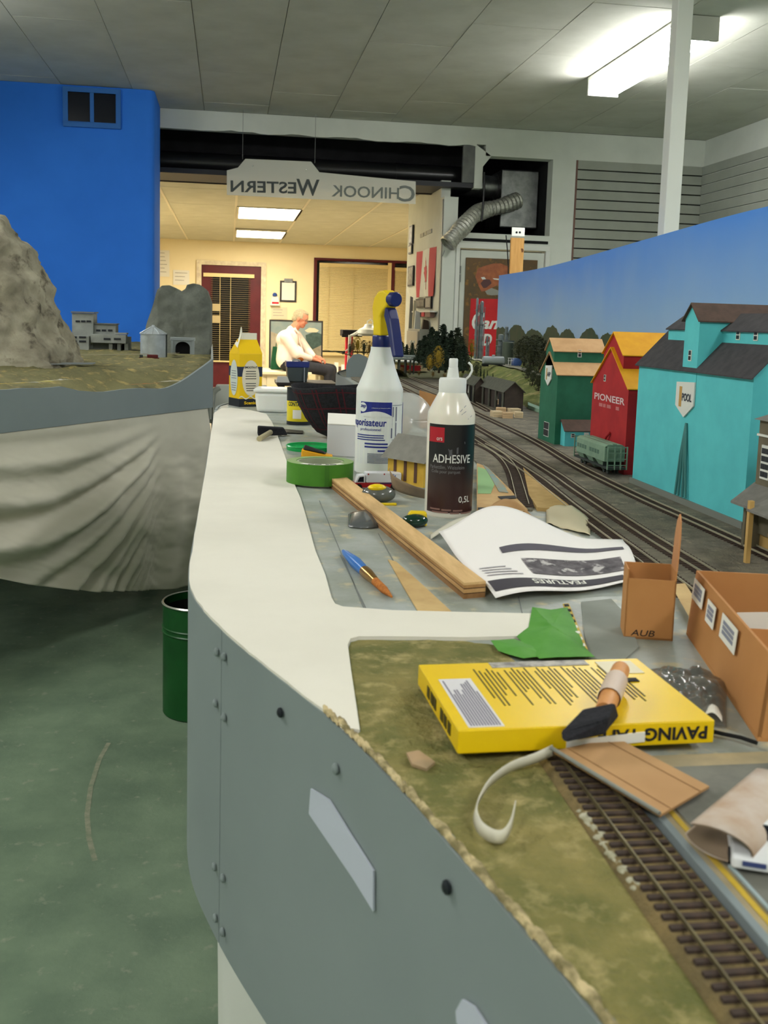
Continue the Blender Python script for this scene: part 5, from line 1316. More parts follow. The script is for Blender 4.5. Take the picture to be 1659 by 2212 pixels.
# glue tin
cx_ = W(638,919,DK)
t = thing('cement_tin', 'yellow and black tin half hidden by the black cap', 'tin', cx_+Vector((.012,.034,0)))
put('tin', MB().lathe([(.033,0),(.034,.002),(.034,.096),(.033,.098)], 32), M('tin_yellow', (226,206,40), rough=.35), t, world=False, smooth=True)
put('tin_lid', MB().lathe([(.034,.096),(.0345,.098),(.0345,.102),(.028,.104)], 32), mk, t, world=False, smooth=True)
put('black_band', patch_cyl(MB(), .034, -pi, 0, .066, .096, n=20), mk, t, world=False); put('black_band', patch_cyl(MB(), .034, -pi, 0, .0, .010, n=20), mk, t, world=False)
put('tin_lettering', text_cyl('CONTACT', .034, -pi/2-.35, .058, .012, .05, bold=.03, lift=.0006), mk, t, world=False)
dsc = MB(); patch_cyl(dsc, .034, -pi/2-.6, -pi/2+.1, .018, .042, .0006); put('white_badge', dsc, m_paper, t, world=False)
# black plaid cap lying crown down
cx_ = W(716,956,DK); kc = cx_+Vector((.02,.10,0))
t = thing('plaid_cap', 'black cap with thin red plaid lines lying upside down', 'cap', kc)
def capf(u, v, off=0):
    a_ = 2*pi*u; prof_ = [(0,0),(.035,.002),(.065,.018),(.082,.05),(.094,.095),(.098,.128)]
    k = v*(len(prof_)-1); i = min(int(k), len(prof_)-2); f = k-i
    r_ = prof_[i][0]*(1-f)+prof_[i+1][0]*f+off; z_ = prof_[i][1]*(1-f)+prof_[i+1][1]*f
    sl = -.03*(1-z_/.128)   # leans: crown shifted right
    return Vector((r_*1.12*cos(a_)-sl, r_*.95*sin(a_), z_+.004*sin(a_*3)*v-off*.2))
mcap = M('black_wool', (26,26,28), (38,38,42), scale=160, rough=.95, bump=.4, bscale=400)
put('crown', MB().slab(capf, 60, 15, -.003), mcap, t, world=False, smooth='all')
mcr = M('plaid_red', (76,26,34), rough=.95)
for v_ in (.45, .72, .92): put('plaid_line', MB().grid(lambda u,v: capf(u, v_+.014*v, .0038), 60, 1), mcr, t, world=False)
for u_ in (.56, .59, .645, .66, .73, .75, .83, .9, .05, .15, .25, .35, .45): put('plaid_line', MB().grid(lambda u,v: capf(u_+.005*u, .12+.86*v, .0038), 1, 20), mcr, t, world=False)
# clear disc of packaging, card, yellow cabin kit, ambulance, blister tools
dc = W(893,1000,DK)
t = thing('clear_packaging_disc', 'large clear plastic dome leaning between the two bottles', 'packaging', dc+Vector((0,.12,0)))
base = W(905,985,DK)+Vector((0,.14,0))
def dome(u, v):
    a_ = 2*pi*u; r_ = .062*v
    return base+Vector((r_*cos(a_), .03*(1-v*v)*-1+.018*sin(a_)*v+.02, .064+r_*sin(a_)))
put('dome', MB().slab(dome, 44, 10, .0005), M('cloudy_plastic', (214,216,210), rough=.15, alpha=.38, spec=.6), t, smooth='all')
put('paper_insert', MB().extr([base+Vector((x,.012,z)) for x,z in ((-.05,.01),(-.02,.002),(.012,.05),(.0,.075),(-.05,.07))], (0,.001,0)), M('pink_paper', (222,196,176), rough=.8), t)
ob = W(905,902,DK); oa = W(952,912,DK)
cdp = [D(906,843,2.62),D(951,856,2.62),D(951,925,2.62),D(906,925,2.62)]
solo('tan_card', MB().extr(cdp, (0,.002,0)), M('tan_card_mat', (196,144,92), rough=.8), 'tan card standing upright behind the glue bottle', 'card')
ck = W(905,1062,DK)+Vector((.004,.035,0))
t = thing('yellow_cabin_kit', 'yellow model cabin with a grey roof between the bottles', 'model building', ck, rad(36))
t.scale = (1.55,1.55,1.6)
kx, ky, kh = .021, .028, .036
myw = M('kit_yellow', (214,176,70), (198,158,56), scale=40, rough=.7); mbr = M('kit_brown', (92,66,54), rough=.7)
put('walls', MB().box(-kx,kx,-ky,ky,.006,kh), myw, t, world=False)
put('foundation', MB().box(-kx-.001,kx+.001,-ky-.001,ky+.001,0,.006), M('kit_grey', (140,146,142), rough=.8), t, world=False)
put('roof', MB().add([(-kx-.006,-ky-.006,kh-.003),(kx+.006,-ky-.006,kh-.003),(kx+.006,ky+.006,kh-.003),(-kx-.006,ky+.006,kh-.003),(0,-ky-.006,kh+.022),(0,ky+.006,kh+.022)], [(0,1,4),(2,3,5),(0,4,5,3),(1,2,5,4),(0,3,2,1)]), M('kit_roof', (132,130,122), (120,118,110), scale=60, rough=.8), t, world=False)
for x_ in (-.014,.0,.012): put('door_panel', MB().box(x_-.002,x_+.002,-ky-.0008,-ky,.010,kh-.004), mbr, t, world=False)
for y_ in (-.016,0,.016): put('door_panel', MB().box(-kx-.0008,-kx,y_-.002,y_+.002,.010,kh-.004), mbr, t, world=False)
# ambulance
am = W(812,1059,DK)
t = thing('model_ambulance', 'toy ambulance with a white box body and red skirt in front of the spray bottle', 'model car', am+Vector((.004,.014,.0)), rad(3))
t.scale = (1.22,1.1,1.22)
put('box_body', MB().box(-.018,.033,-.011,.011,.0105,.0245), M('ambulance_white', (226,226,230), rough=.35), t, world=False, bevel=.001)
put('red_skirt', MB().box(-.040,.034,-.0112,.0112,.0035,.0105), M('ambulance_red', (170,24,32), rough=.35), t, world=False, bevel=.001)
put('cab', MB().extr([(x_,-.0105,z_) for x_,z_ in ((-.034,.0105),(-.029,.0205),(-.019,.0215),(-.019,.0105))], (0,.021,0)), M('ambulance_white', (0,0,0)), t, world=False, bevel=.0008)
put('cab_window', MB().extr([(x_,-.0109,z_) for x_,z_ in ((-.0305,.0118),(-.0275,.0185),(-.0215,.0192),(-.0215,.0118))], (0,.0004,0)), m_dkglass, t, world=False)
for k in range(3):
    a_ = pi*k/3+pi/2; put('blue_star_bar', MB().extr([Vector((.021,-.0114,.0185))+Vector((cos(a_)*s1*.0042+sin(a_)*s2*.0008,0,sin(a_)*s1*.0042-cos(a_)*s2*.0008)) for s1,s2 in ((-1,-1),(1,-1),(1,1),(-1,1))], (0,.0003,0)), M('star_blue', (40,90,190), rough=.4), t, world=False)
for x_ in (-.015,.008): put('marker_lamp', MB().ball((x_,-.0112,.0228), .0011, 8, 6), M('ambulance_red', (0,0,0)), t, world=False)
put('dark_stripe', MB().box(.002,.033,-.0114,-.0111,.0085,.0105), M('ambulance_purple', (70,40,80), rough=.4), t, world=False)
for x_ in (-.028,.022):
    for y_ in (-1,1): put('wheel', MB().tube([(x_,y_*.0085,.0045),(x_,y_*.0118,.0045)], .0045, 14), m_black, t, world=False)
# blister-packed tool (grey with yellow)
b1_ = W(822,1092,DK)
t = thing('plastic_gadget', 'grey translucent gadget with a yellow oval top beside the plywood strip', 'tool', b1_+Vector((0,.025,0)))
put('shell', MB().ball((0,0,.014), (.028,.022,.0145), 20, 10), M('smoky_plastic', (96,98,92), rough=.15, spec=.6), t, world=False, smooth=True)
put('oval_button', MB().ball((-.004,-.008,.026), (.015,.010,.006), 18, 8), m_yel, t, world=False, smooth=True)
put('lower_strip', MB().box(.0,.026,-.026,-.021,.0,.004), m_yel, t, world=False, bevel=.001)
b1_ = W(900,1143,DK)
t = thing('pencil_sharpener', 'dark green and yellow sharpener beside the base of the glue bottle', 'tool', b1_+Vector((0,.017,0)))
put('green_shell', MB().ball((0,-.002,.0095), (.019,.014,.0095), 18, 10), M('dark_green_gloss', (16,52,38), rough=.12, spec=.7), t, world=False, smooth=True)
put('yellow_top', MB().hexa([(-.014,-.004,.014),(.018,-.004,.0),(.018,.014,.0),(-.014,.014,.004)],[(-.006,0,.022),(.018,0,.021),(.018,.014,.021),(-.006,.014,.022)]), m_yel, t, world=False, bevel=.003)
def wd(u, v):
    p = W(752+85*u,1137-5*u-26*v+6*sin(u*3),DK+.002).copy(); p.z += .014*sin(pi*u)**.7*(v**.5)*(1-.3*v); return p
solo('dark_wrapper', MB().slab(wd, 20, 8, .0004), M('smoked_wrapper', (96,100,102), rough=.15, alpha=.75, spec=.7), 'smoky clear wrapper left of the plywood strip', 'wrapper', smooth='all')
# curled cardboard collar and kit sheets
def col_(u, v):
    a_ = pi*.95+1.55*u; c_ = W(925,1085,DK)+Vector((.012,.06,0)); r_ = .062+.006*v
    return c_+Vector((r_*cos(a_)*1.0, r_*sin(a_)*.9, .004+.030*v*(1-.5*u)+.012*(1-u)))
solo('curled_card', MB().slab(col_, 24, 4, .001), M('grey_brown_card', (150,128,100), (120,106,90), scale=20, rough=.85), 'curled card offcut curving round the yellow cabin', 'card', smooth='all')
t = thing('kit_template', 'round card template printed green and tan right of the glue bottle', 'card', W(1070,1070,DK))
tp = [(1030,1000),(1052,1008),(1080,1035),(1105,1060),(1118,1078),(1140,1100),(1110,1112),(1030,1116)]
put('template_card', MB().extr([W(x,y,DK+.010) for x,y in tp], (0,0,-.0015)), M('tan_template', (196,162,112), (176,140,90), scale=20, rough=.8), t)
put('green_print', MB().extr([W(x,y,DK+.0105) for x,y in ((1032,1008),(1050,1014),(1068,1046),(1060,1066),(1032,1066))], (0,0,-.0004)), M('mint_print', (136,176,120), rough=.7), t)
put('teal_print', MB().extr([W(x,y,DK+.0108) for x,y in ((1042,1002),(1056,1012),(1090,1050),(1098,1064),(1078,1062),(1060,1030))], (0,0,-.0004)), M('teal_print', (110,150,150), (150,140,116), scale=50, rough=.7), t)
put('support', MB().extr([W(x,y,DK) for x,y in ((1050,1070),(1110,1080),(1110,1095),(1050,1095))], (0,0,.009)), m_cardin, t)
put('dark_edge', MB().extr([W(x,y,DK+.0112) for x,y in ((1075,1072),(1112,1070),(1116,1076),(1082,1078))], (0,0,-.0004)), m_ink, t)
put('dark_edge', MB().extr([W(x,y,DK+.0112) for x,y in ((1032,1096),(1088,1096),(1090,1101),(1034,1102))], (0,0,-.0004)), m_ink, t)
def arch(u, v):
    p = W(1038+120*u,1128-14*sin(u*pi)-8*u,DK+.004).copy(); p.z += .020*sin(pi*u)*v; p.y += .02*v; return p
solo('arched_card', MB().slab(arch, 24, 5, .0008), m_card, 'arched tan card behind the creased sheet', 'card', smooth='all')
def arc2(u, v):
    p = W(930+100*u,1165-45*u-10*v,DK+.003).copy(); p.z += .006*sin(pi*u); return p
solo('pale_strip', MB().slab(arc2, 14, 3, .0006), M('styrene_white', (0,0,0)), 'pale curved strip in front of the glue bottle', 'strip', smooth='all')
solo('crumpled_paper', MB().slab(lambda u,v: W(1180+95*u,1130+25*u-32*v,DK+.003)+Vector((0,0,.014*sin(pi*u)*v+.003*fbm(u*4,v*4))), 16, 8, .0006), M('cream_paper', (214,202,170), rough=.8), 'cream crumpled paper right behind the creased sheet', 'paper', smooth='all')
# --- green waste bin on the floor
bb = W(420,1558,0)
t = thing('waste_bin', 'dark green metal waste bin with a white patch, half hidden by the fascia', 'bin', (bb.x+.012, bb.y+.09, 0))
rb = .108; hb = .335
mg = M('bin_green', (24,86,36), (18,72,30), scale=9, rough=.4)
put('bin_wall', MB().lathe([(rb*.96,0),(rb,.004),(rb,hb),(rb-.003,hb),(rb-.003,.006)], 48), mg, t, world=False, smooth=30)
put('rim', MB().lathe([(rb+.001,hb-.003),(rb+.004,hb),(rb+.001,hb+.004),(rb-.003,hb+.002)], 48, cap=False), M('bin_rim', (190,190,180), rough=.3, metal=.8), t, world=False, smooth=True)
for z_ in (hb-.07, hb-.085): put('bead', MB().lathe([(rb,z_-.003),(rb+.003,z_),(rb,z_+.003)], 48, cap=False), mg, t, world=False, smooth=True)
put('bin_liner', MB().lathe([(rb-.005,hb-.02),(rb-.012,hb-.12),(.02,.02)], 36, cap=False), m_black, t, world=False)
put('white_patch', patch_cyl(MB(), rb, -pi/2-.22, -pi/2+.3, .10, .20, .0008, 8), m_paper, t, world=False)
# ------------------------------------------------------------------ sky backdrop board on the layout
BT = 1.50
bpts = [W(x,y,BT) for x,y in ((1078,595),(1125,588),(1170,580),(1200,573),(1300,545),(1400,515),(1500,487),(1600,458),(1659,444))]
bpts += [Vector((1.385,2.1,BT)), Vector((1.38,1.4,BT)), Vector((1.38,.6,BT))]
bsm = [Vector((p.x,p.y)) for p in lerp_path([(p.x,p.y) for p in bpts], 5)]
for _ in range(40): bsm = [bsm[0]]+[(bsm[i-1]+bsm[i]*2+bsm[i+1])/4 for i in range(1,len(bsm)-1)]+[bsm[-1]]
skm = bpy.data.materials.new('painted_sky_board'); skm.use_nodes = True
nt = skm.node_tree; tcn = nt.nodes.new('ShaderNodeTexCoord'); sx_ = nt.nodes.new('ShaderNodeSeparateXYZ'); mr = nt.nodes.new('ShaderNodeMapRange'); rp = nt.nodes.new('ShaderNodeValToRGB'); nzn = nt.nodes.new('ShaderNodeTexNoise'); ad = nt.nodes.new('ShaderNodeMath'); ad.operation = 'MULTIPLY_ADD'
nt.links.new(tcn.outputs['Object'], sx_.inputs[0]); nt.links.new(tcn.outputs['Object'], nzn.inputs['Vector']); nzn.inputs['Scale'].default_value = 2.2; nzn.inputs['Detail'].default_value = 3
nt.links.new(nzn.outputs['Fac'], ad.inputs[0]); ad.inputs[1].default_value = .22; nt.links.new(sx_.outputs['Z'], ad.inputs[2])
nt.links.new(ad.outputs[0], mr.inputs['Value']); mr.inputs['From Min'].default_value = .25; mr.inputs['From Max'].default_value = .72
nt.links.new(mr.outputs['Result'], rp.inputs['Fac']); nt.links.new(rp.outputs['Color'], nt.nodes['Principled BSDF'].inputs['Base Color'])
rp.color_ramp.elements[0].color = rgb((172,200,228)); rp.color_ramp.elements[1].color = rgb((82,152,244)); e_ = rp.color_ramp.elements.new(.45); e_.color = rgb((146,188,234))
nt.nodes['Principled BSDF'].inputs['Roughness'].default_value = .7
backdrop = thing('sky_backdrop', 'long curved backdrop board painted as a blue sky behind the grain elevators', 'backdrop', (1.6,3.5,DK))
n = len(bsm)
tn_ = [(bsm[min(i+1,n-1)]-bsm[max(i-1,0)]).normalized() for i in range(n)]
mb = strip_solid(MB(), bsm, [bsm[i]+Vector((-tn_[i].y,tn_[i].x))*.006 for i in range(n)], DK+.003, BT)
put('board', mb, skm, backdrop, smooth=30)
# painted tree line on the board
tl = MB(); acc = 0; prev = None
def treeh(s): 
    b = abs(sin(s*7.0+1.0))**.7*.055+abs(sin(s*3.1))*.03
    return DK+.205+b+.012*fbm(s*14,1)
segs = []
for i in range(n-1):
    a, b = bsm[i], bsm[i+1]; L_ = (b-a).length; k_ = max(1, int(L_/.012))
    for k in range(k_): segs.append((a.lerp(b,k/k_), acc+L_*k/k_, (b-a).normalized()))
    acc += L_
fade = lambda s: treeh(s)*1.0-(.0 if s < 2.4 else (s-2.4)*.05)
for (p,s,d_),(q,s2_,d2_) in zip(segs[:-1], segs[1:]):
    if s > 4.3: break
    o1 = Vector((d_.y,-d_.x))*.0015; o2 = Vector((d2_.y,-d2_.x))*.0015
    tl.add([(p.x+o1.x,p.y+o1.y,DK+.004),(q.x+o2.x,q.y+o2.y,DK+.004),(q.x+o2.x,q.y+o2.y,max(DK+.01,fade(s2_))),(p.x+o1.x,p.y+o1.y,max(DK+.01,fade(s)))], [(0,1,2,3)])
put('painted_treeline', tl, M('painted_green', (62,80,56), (74,82,58), scale=16, rough=.8), backdrop)

# ------------------------------------------------------------------ grain elevators
GZ = DK+.003
def gable(mb, x0,x1,y0,y1,z0,z1,axis='y',over=0, th=.002):
    """roof of two slopes; ridge along axis"""
    if axis == 'y':
        xm = (x0+x1)/2; a = [(x0-over,y0-over,z0-over*.8),(xm,y0-over,z1),(x1+over,y0-over,z0-over*.8)]
        off = (0,y1-y0+2*over,0)
    else:
        ym = (y0+y1)/2; a = [(x0-over,y0-over,z0-over*.8),(x0-over,ym,z1),(x0-over,y1+over,z0-over*.8)]
        off = (x1-x0+2*over,0,0)
    mb.extr([a[0],a[1],a[2],(a[2][0],a[2][1],a[2][2]+th),(a[1][0],a[1][1],a[1][2]+th*1.2),(a[0][0],a[0][1],a[0][2]+th)], off)
    return mb
def house(mb, x0,x1,y0,y1,z0,z1,zr,axis='y'):
    """body with gable ends"""
    if axis == 'y': mb.extr([(x0,y0,z0),(x1,y0,z0),(x1,y0,z1),((x0+x1)/2,y0,zr),(x0,y0,z1)], (0,y1-y0,0))
    else: mb.extr([(x0,y0,z0),(x0,y1,z0),(x0,y1,z1),(x0,(y0+y1)/2,zr),(x0,y0,z1)], (x1-x0,0,0))
    return mb
m_teal = M('elevator_teal', (92,200,204), (86,190,196), scale=20, rough=.7); m_dkroof = M('dark_shingle', (74,72,74), (62,60,64), scale=60, rough=.9)
m_brroof = M('brown_shingle', (96,76,66), (82,66,58), scale=60, rough=.9)
m_winw = M('model_window_white', (220,222,214), rough=.6); m_wing = M('model_window_dark', (40,44,50), rough=.3)
def mwin(o, c, w, h, nrm, panes=True, frame=.0016):
    """little sash window on a wall facing -x or -y"""
    if nrm == 'x':
        f = put('window_frame', MB().box(c[0]-.0012,c[0],c[1]-w/2,c[1]+w/2,c[2]-h/2,c[2]+h/2), m_winw, o)
        for k in (0,1): put('pane', MB().box(c[0]-.0016,c[0]-.0011,c[1]-w/2+frame,c[1]+w/2-frame,c[2]-h/2+frame+k*(h/2-frame*.5),c[2]-frame*.5+k*h/2), m_wing, f)
    else:
        f = put('window_frame', MB().box(c[0]-w/2,c[0]+w/2,c[1]-.0012,c[1],c[2]-h/2,c[2]+h/2), m_winw, o)
        for k in (0,1): put('pane', MB().box(c[0]-w/2+frame,c[0]+w/2-frame,c[1]-.0016,c[1]-.0011,c[2]-h/2+frame+k*(h/2-frame*.5),c[2]-frame*.5+k*h/2), m_wing, f)
# teal elevator, nearest
tx, ty0, ty1 = .752, 1.38, 1.80
e1 = thing('grain_elevator', 'tall teal model grain elevator nearest the camera, with dark roofs', 'model building', (.88,1.59,GZ), group='model grain elevators')
tw = .27; zE = D(1595,812,ty0).z; zL = D(1397,785,ty1).z; zE = (zE+zL)/2
zR = zE+.115
yT1 = XX(1475,800,tx).y; yT0 = XX(1506,800,tx).y
qa = D(1500,797,yT0); qb = D(1560,735,yT0); qc = D(1569,712,yT0); qd = D(1592,680,yT0)
slope = (qb.z-qa.z)/(qb.x-qa.x)
tw = 2*(qd.x+.012-tx); zR = zE+slope*tw/2
put('walls', house(MB(), tx,tx+tw,ty0,ty1,GZ+.008,zE,zR), m_teal, e1)
put('foundation', MB().box(tx-.004,tx+tw+.004,ty0-.004,ty1+.004,GZ,GZ+.010), M('concrete_grey', (120,124,116), rough=.9), e1)
put('roof', gable(MB(), tx,tx+tw,ty0,ty1,zE,zR,'y',.006), m_dkroof, e1)
ux0, ux1 = qb.x, 2*(tx+tw/2)-qb.x
put('clerestory', house(MB(), ux0,ux1,ty0+.03,ty1-.03,zE+.02,qc.z,qd.z), m_teal, e1)
put('clerestory_roof', gable(MB(), ux0,ux1,ty0+.03,ty1-.03,qc.z,qd.z,'y',.004), m_dkroof, e1)
# cross tower flush with the track side
zTe = XX(1505,690,tx-.001).z; zTr = XX(1493,657,tx-.001).z
put('cross_tower', house(MB(), tx-.001,tx+tw*.98,yT0,yT1,zE-.03,zTe,zTr,'x'), m_teal, e1)
put('tower_roof', gable(MB(), tx-.001,tx+tw,yT0,yT1,zTe,zTr,'x',.005), m_brroof, e1)
mwin(e1, (tx-.001,(yT0+yT1)/2,zE+.022), .011, .018, 'x')
for yy in (ty0+.075, ty0+.13): mwin(e1, (ux0,yy,(qb.z+qc.z)/2+.001), .012, .016, 'x')
# shield on the side
def shield(o, x, yc, zc, w, h, txt, mat=m_winw):
    s = put('shield', MB().extr([(x-.0005,yc+w/2,zc+h*.45),(x-.0005,yc-w/2,zc+h*.5),(x-.0005,yc-w/2,zc-h*.15),(x-.0005,yc,zc-h*.5),(x-.0005,yc+w/2,zc-h*.2)], (-.0025,0,0)), mat, o)
    put('emblem', MB().box(x-.0034,x-.003,yc+w*.16,yc+w*.30,zc-h*.22,zc+h*.34), M('emblem_ochre', (190,150,80), rough=.7), s)
    put('shield_text', text_mb(txt, (x-.0034,yc-w*.14,zc+h*.06), (0,-1,0), (0,0,1), h*.22, w*.52, bold=.02), M('shield_ink', (50,56,70), rough=.7), s)
    return s
ps = XX(1482,862,tx); yA = XX(1463,860,tx).y; yB = XX(1502,860,tx).y
zt_ = XX(1482,823,tx).z; zb_ = XX(1482,902,tx).z
shield(e1, tx, (yA+yB)/2, (zt_+zb_)/2, yA-yB, zt_-zb_, 'POOL')
lt = M('faded_white_letter', (150,196,190), rough=.7)
put('wall_lettering', text_mb('ALBERTA', (tx+.135,ty0-.0002,D(1652,828,ty0).z), (1,0,0), (0,0,1), .016, .13, bold=.02), lt, e1)
put('wall_lettering', text_mb('WHEAT POOL', (tx+.135,ty0-.0002,D(1640,850,ty0).z), (1,0,0), (0,0,1), .019, .20, bold=.02), lt, e1)
for k in range(4): put('small_lettering', MB().box(tx+.098+k*.022,tx+.112+k*.022,ty0-.0008,ty0,D(1650,876,ty0).z,D(1650,868,ty0).z), M('ochre_letter', (120,130,60), rough=.7), e1)
sp_ = XX(1477,985,tx); yS = XX(1477,1030,tx).y
for k, dy in enumerate((-.02,-.008,.008,.02)): put('spout_pipe', MB().tube([(tx-.002,yS,GZ+.135),(tx-.004,yS+dy*.5,GZ+.08),(tx-.004,yS+dy,GZ+.012)], .0022, 8), M('teal_pipe', (70,130,128), rough=.6), e1)
# red elevator
rx, ry0, ry1 = .775, 1.90, 2.10
m_redw = M('elevator_red', (176,38,40), (160,32,36), scale=24, rough=.75); m_yroof = M('yellow_roof', (232,168,20), (222,156,14), scale=30, rough=.7)
e2 = thing('grain_elevator', 'red model grain elevator with yellow roofs between the green and teal ones', 'model building', (.86,2.0,GZ), group='model grain elevators')
rw = .17
zr1 = D(1338,838,ry0).z; zr1t = D(1326,812,ry0+.02).z; zr2 = D(1333,765,ry0+.05).z; zr2t = D(1322,742,ry0+.06).z
put('walls', house(MB(), rx,rx+rw,ry0,ry1,GZ,zr1,zr1+.075,'x'), m_redw, e2)
put('roof', gable(MB(), rx,rx+rw,ry0,ry1,zr1,zr1+.075,'x',.004), m_yroof, e2)
put('cupola', house(MB(), rx+.004,rx+rw-.004,ry0+.045,ry1-.045,zr1+.02,zr2,zr2+.042,'x'), m_redw, e2)
put('cupola_roof', gable(MB(), rx+.004,rx+rw-.004,ry0+.045,ry1-.045,zr2,zr2+.042,'x',.004), m_yroof, e2)
mwin(e2, (rx+.075,ry0+.045,zr2-.022), .012, .014, 'y'); mwin(e2, (rx,ry0+.13,zr1+.012), .010, .014, 'x')
pw = M('pioneer_white', (214,190,190), rough=.7)
yc = (ry0+ry1)/2
put('wall_lettering', text_mb('PIONEER', (rx-.0002,yc,XX(1320,862,rx).z), (0,-1,0), (0,0,1), .014, .17, bold=.02), pw, e2)
for a_, b_ in ((.055,.035),(.031,.016),(.010,-.012),(-.040,-.058)): put('small_lettering', MB().box(rx-.0008,rx,yc+b_,yc+a_,XX(1320,880,rx).z-.003,XX(1320,880,rx).z+.004), M('faded_pink', (190,110,110), rough=.7), e2)
put('spout_pipe', MB().tube([(rx-.002,yc-.02,GZ+.075),(rx-.006,yc-.01,GZ+.065),(rx-.008,yc+.01,GZ+.04)], .0025, 8), m_redw, e2)
# green elevator
gx, gy0, gy1 = .79, 2.385, 2.52
m_grw = M('elevator_green', (44,112,84), (36,100,74), scale=24, rough=.75); m_tan = M('tan_roof', (206,166,120), (192,152,106), scale=30, rough=.8)
e3 = thing('grain_elevator', 'dark green model grain elevator with tan roofs, farthest of the three', 'model building', (.86,2.45,GZ), group='model grain elevators')
gw = D(1312,900,gy0).x-gx
zg1 = D(1200,808,gy0).z; zg2 = D(1200,757,gy0+.035).z
put('walls', house(MB(), gx,gx+gw,gy0,gy1,GZ,zg1,zg1+.050,'x'), m_grw, e3)
put('roof', gable(MB(), gx,gx+gw,gy0,gy1,zg1,zg1+.050,'x',.004), m_tan, e3)
put('cupola', house(MB(), gx,gx+gw-.004,gy0+.035,gy1-.035,zg1+.01,zg2,zg2+.028,'x'), m_grw, e3)
put('cupola_roof', gable(MB(), gx,gx+gw-.004,gy0+.035,gy1-.035,zg2,zg2+.028,'x',.004), m_tan, e3)
mwin(e3, (D(1252,764,gy0+.035).x,gy0+.035,D(1252,764,gy0+.035).z), .010, .018, 'y'); mwin(e3, (gx,(gy0+gy1)/2,XX(1186,929,gx).z), .04, .036, 'x')
shield(e3, gx, (gy0+gy1)/2, XX(1193,812,gx).z, .05, .052, 'AP')
# teal office shed in front of the green elevator
sa = W(1219,964,DK+.003); sb = W(1287,966,DK+.003)
e4 = thing('model_shed', 'little teal shed with a brown roof in front of the green elevator', 'model building', (sa+sb)/2+Vector((0,.025,0)))
zs = D(1225,930,sa.y).z
put('walls', house(MB(), sa.x,sb.x,sa.y,sa.y+.055,GZ,zs,zs+.022,'x'), m_teal, e4)
put('roof', gable(MB(), sa.x,sb.x,sa.y,sa.y+.055,zs,zs+.022,'x',.003), m_brroof, e4)
mwin(e4, (sa.x+.020,sa.y,GZ+.026), .010, .010, 'y')
put('door', MB().box(sa.x+.048,sa.x+.060,sa.y-.001,sa.y,GZ,GZ+.034), m_winw, e4)
for k in range(2): put('door_pane', MB().box(sa.x+.050+k*.0045,sa.x+.0535+k*.0045,sa.y-.0016,sa.y-.001,GZ+.020,GZ+.029), m_wing, e4)
# hopper car
hx, hy0, hy1 = .7455, 1.86, 2.06
e5 = thing('hopper_car', 'pale green model hopper car on the elevator track', 'model railcar', (hx,1.96,GZ+.004))
m_hop = M('hopper_green', (130,158,134), (118,146,124), scale=40, rough=.6); m_dkgr = M('hopper_dark', (54,62,58), rough=.8)
hw3 = .0205; hz0, hz1 = GZ+.019, GZ+.058
put('car_body', MB().extr([(hx-hw3,hy0+.018,hz0+.010),(hx-hw3,hy0+.018,hz1),(hx-hw3*.7,hy0+.018,hz1+.004),(hx+hw3*.7,hy0+.018,hz1+.004),(hx+hw3,hy0+.018,hz1),(hx+hw3,hy0+.018,hz0+.010)], (0,hy1-hy0-.036,0)), m_hop, e5)
put('roof_hatch', MB().box(hx-.004,hx+.004,hy0+.02,hy1-.02,hz1+.004,hz1+.0055), m_hop, e5)
put('underframe', MB().box(hx-hw3*.9,hx+hw3*.9,hy0+.004,hy1-.004,hz0-.004,hz0), m_dkgr, e5)
for y_ in (hy0+.03,hy0+.085,hy0+.14): put('hopper_bay', MB().hexa([(hx-.008,y_+.014,hz0-.012),(hx+.008,y_+.014,hz0-.012),(hx+.008,y_+.026,hz0-.012),(hx-.008,y_+.026,hz0-.012)],[(hx-hw3,y_,hz0+.010),(hx+hw3,y_,hz0+.010),(hx+hw3,y_+.04,hz0+.010),(hx-hw3,y_+.04,hz0+.010)]), m_hop, e5)
for y_ in (hy0+.002, hy1-.005):
    for x_ in (-hw3,-.006,.006,hw3-.002): put('end_post', MB().box(hx+x_,hx+x_+.002,y_,y_+.003,hz0-.004,hz1+.002), m_hop, e5)
    for z_ in (hz0+.004,hz0+.016,hz0+.028,hz1): put('end_rung', MB().box(hx-hw3,hx+hw3,y_+.0005,y_+.002,z_,z_+.0016), m_hop, e5)
put('dark_end', MB().hexa([(hx-hw3*.9,hy0+.030,hz0),(hx+hw3*.9,hy0+.030,hz0),(hx+hw3*.9,hy0+.032,hz0),(hx-hw3*.9,hy0+.032,hz0)],[(hx-hw3*.95,hy0+.0176,hz1),(hx+hw3*.95,hy0+.0176,hz1),(hx+hw3*.95,hy0+.0179,hz1),(hx-hw3*.95,hy0+.0179,hz1)]), m_dkgr, e5)
for y_ in (hy0+.026,hy0+.046,hy1-.046,hy1-.026):
    for s_ in (-1,1): put('wheel', MB().tube([(hx+s_*.0075,y_,GZ+.010),(hx+s_*.0105,y_,GZ+.010)], .0058, 14), m_dkgr, e5)
for k in range(9):
    if k != 4: put('side_lettering', MB().box(hx-hw3-.0006,hx-hw3,hy1-.034-k*.0145,hy1-.024-k*.0145,hz1-.018,hz1-.010), M('hopper_ink', (86,116,100), rough=.7), e5)
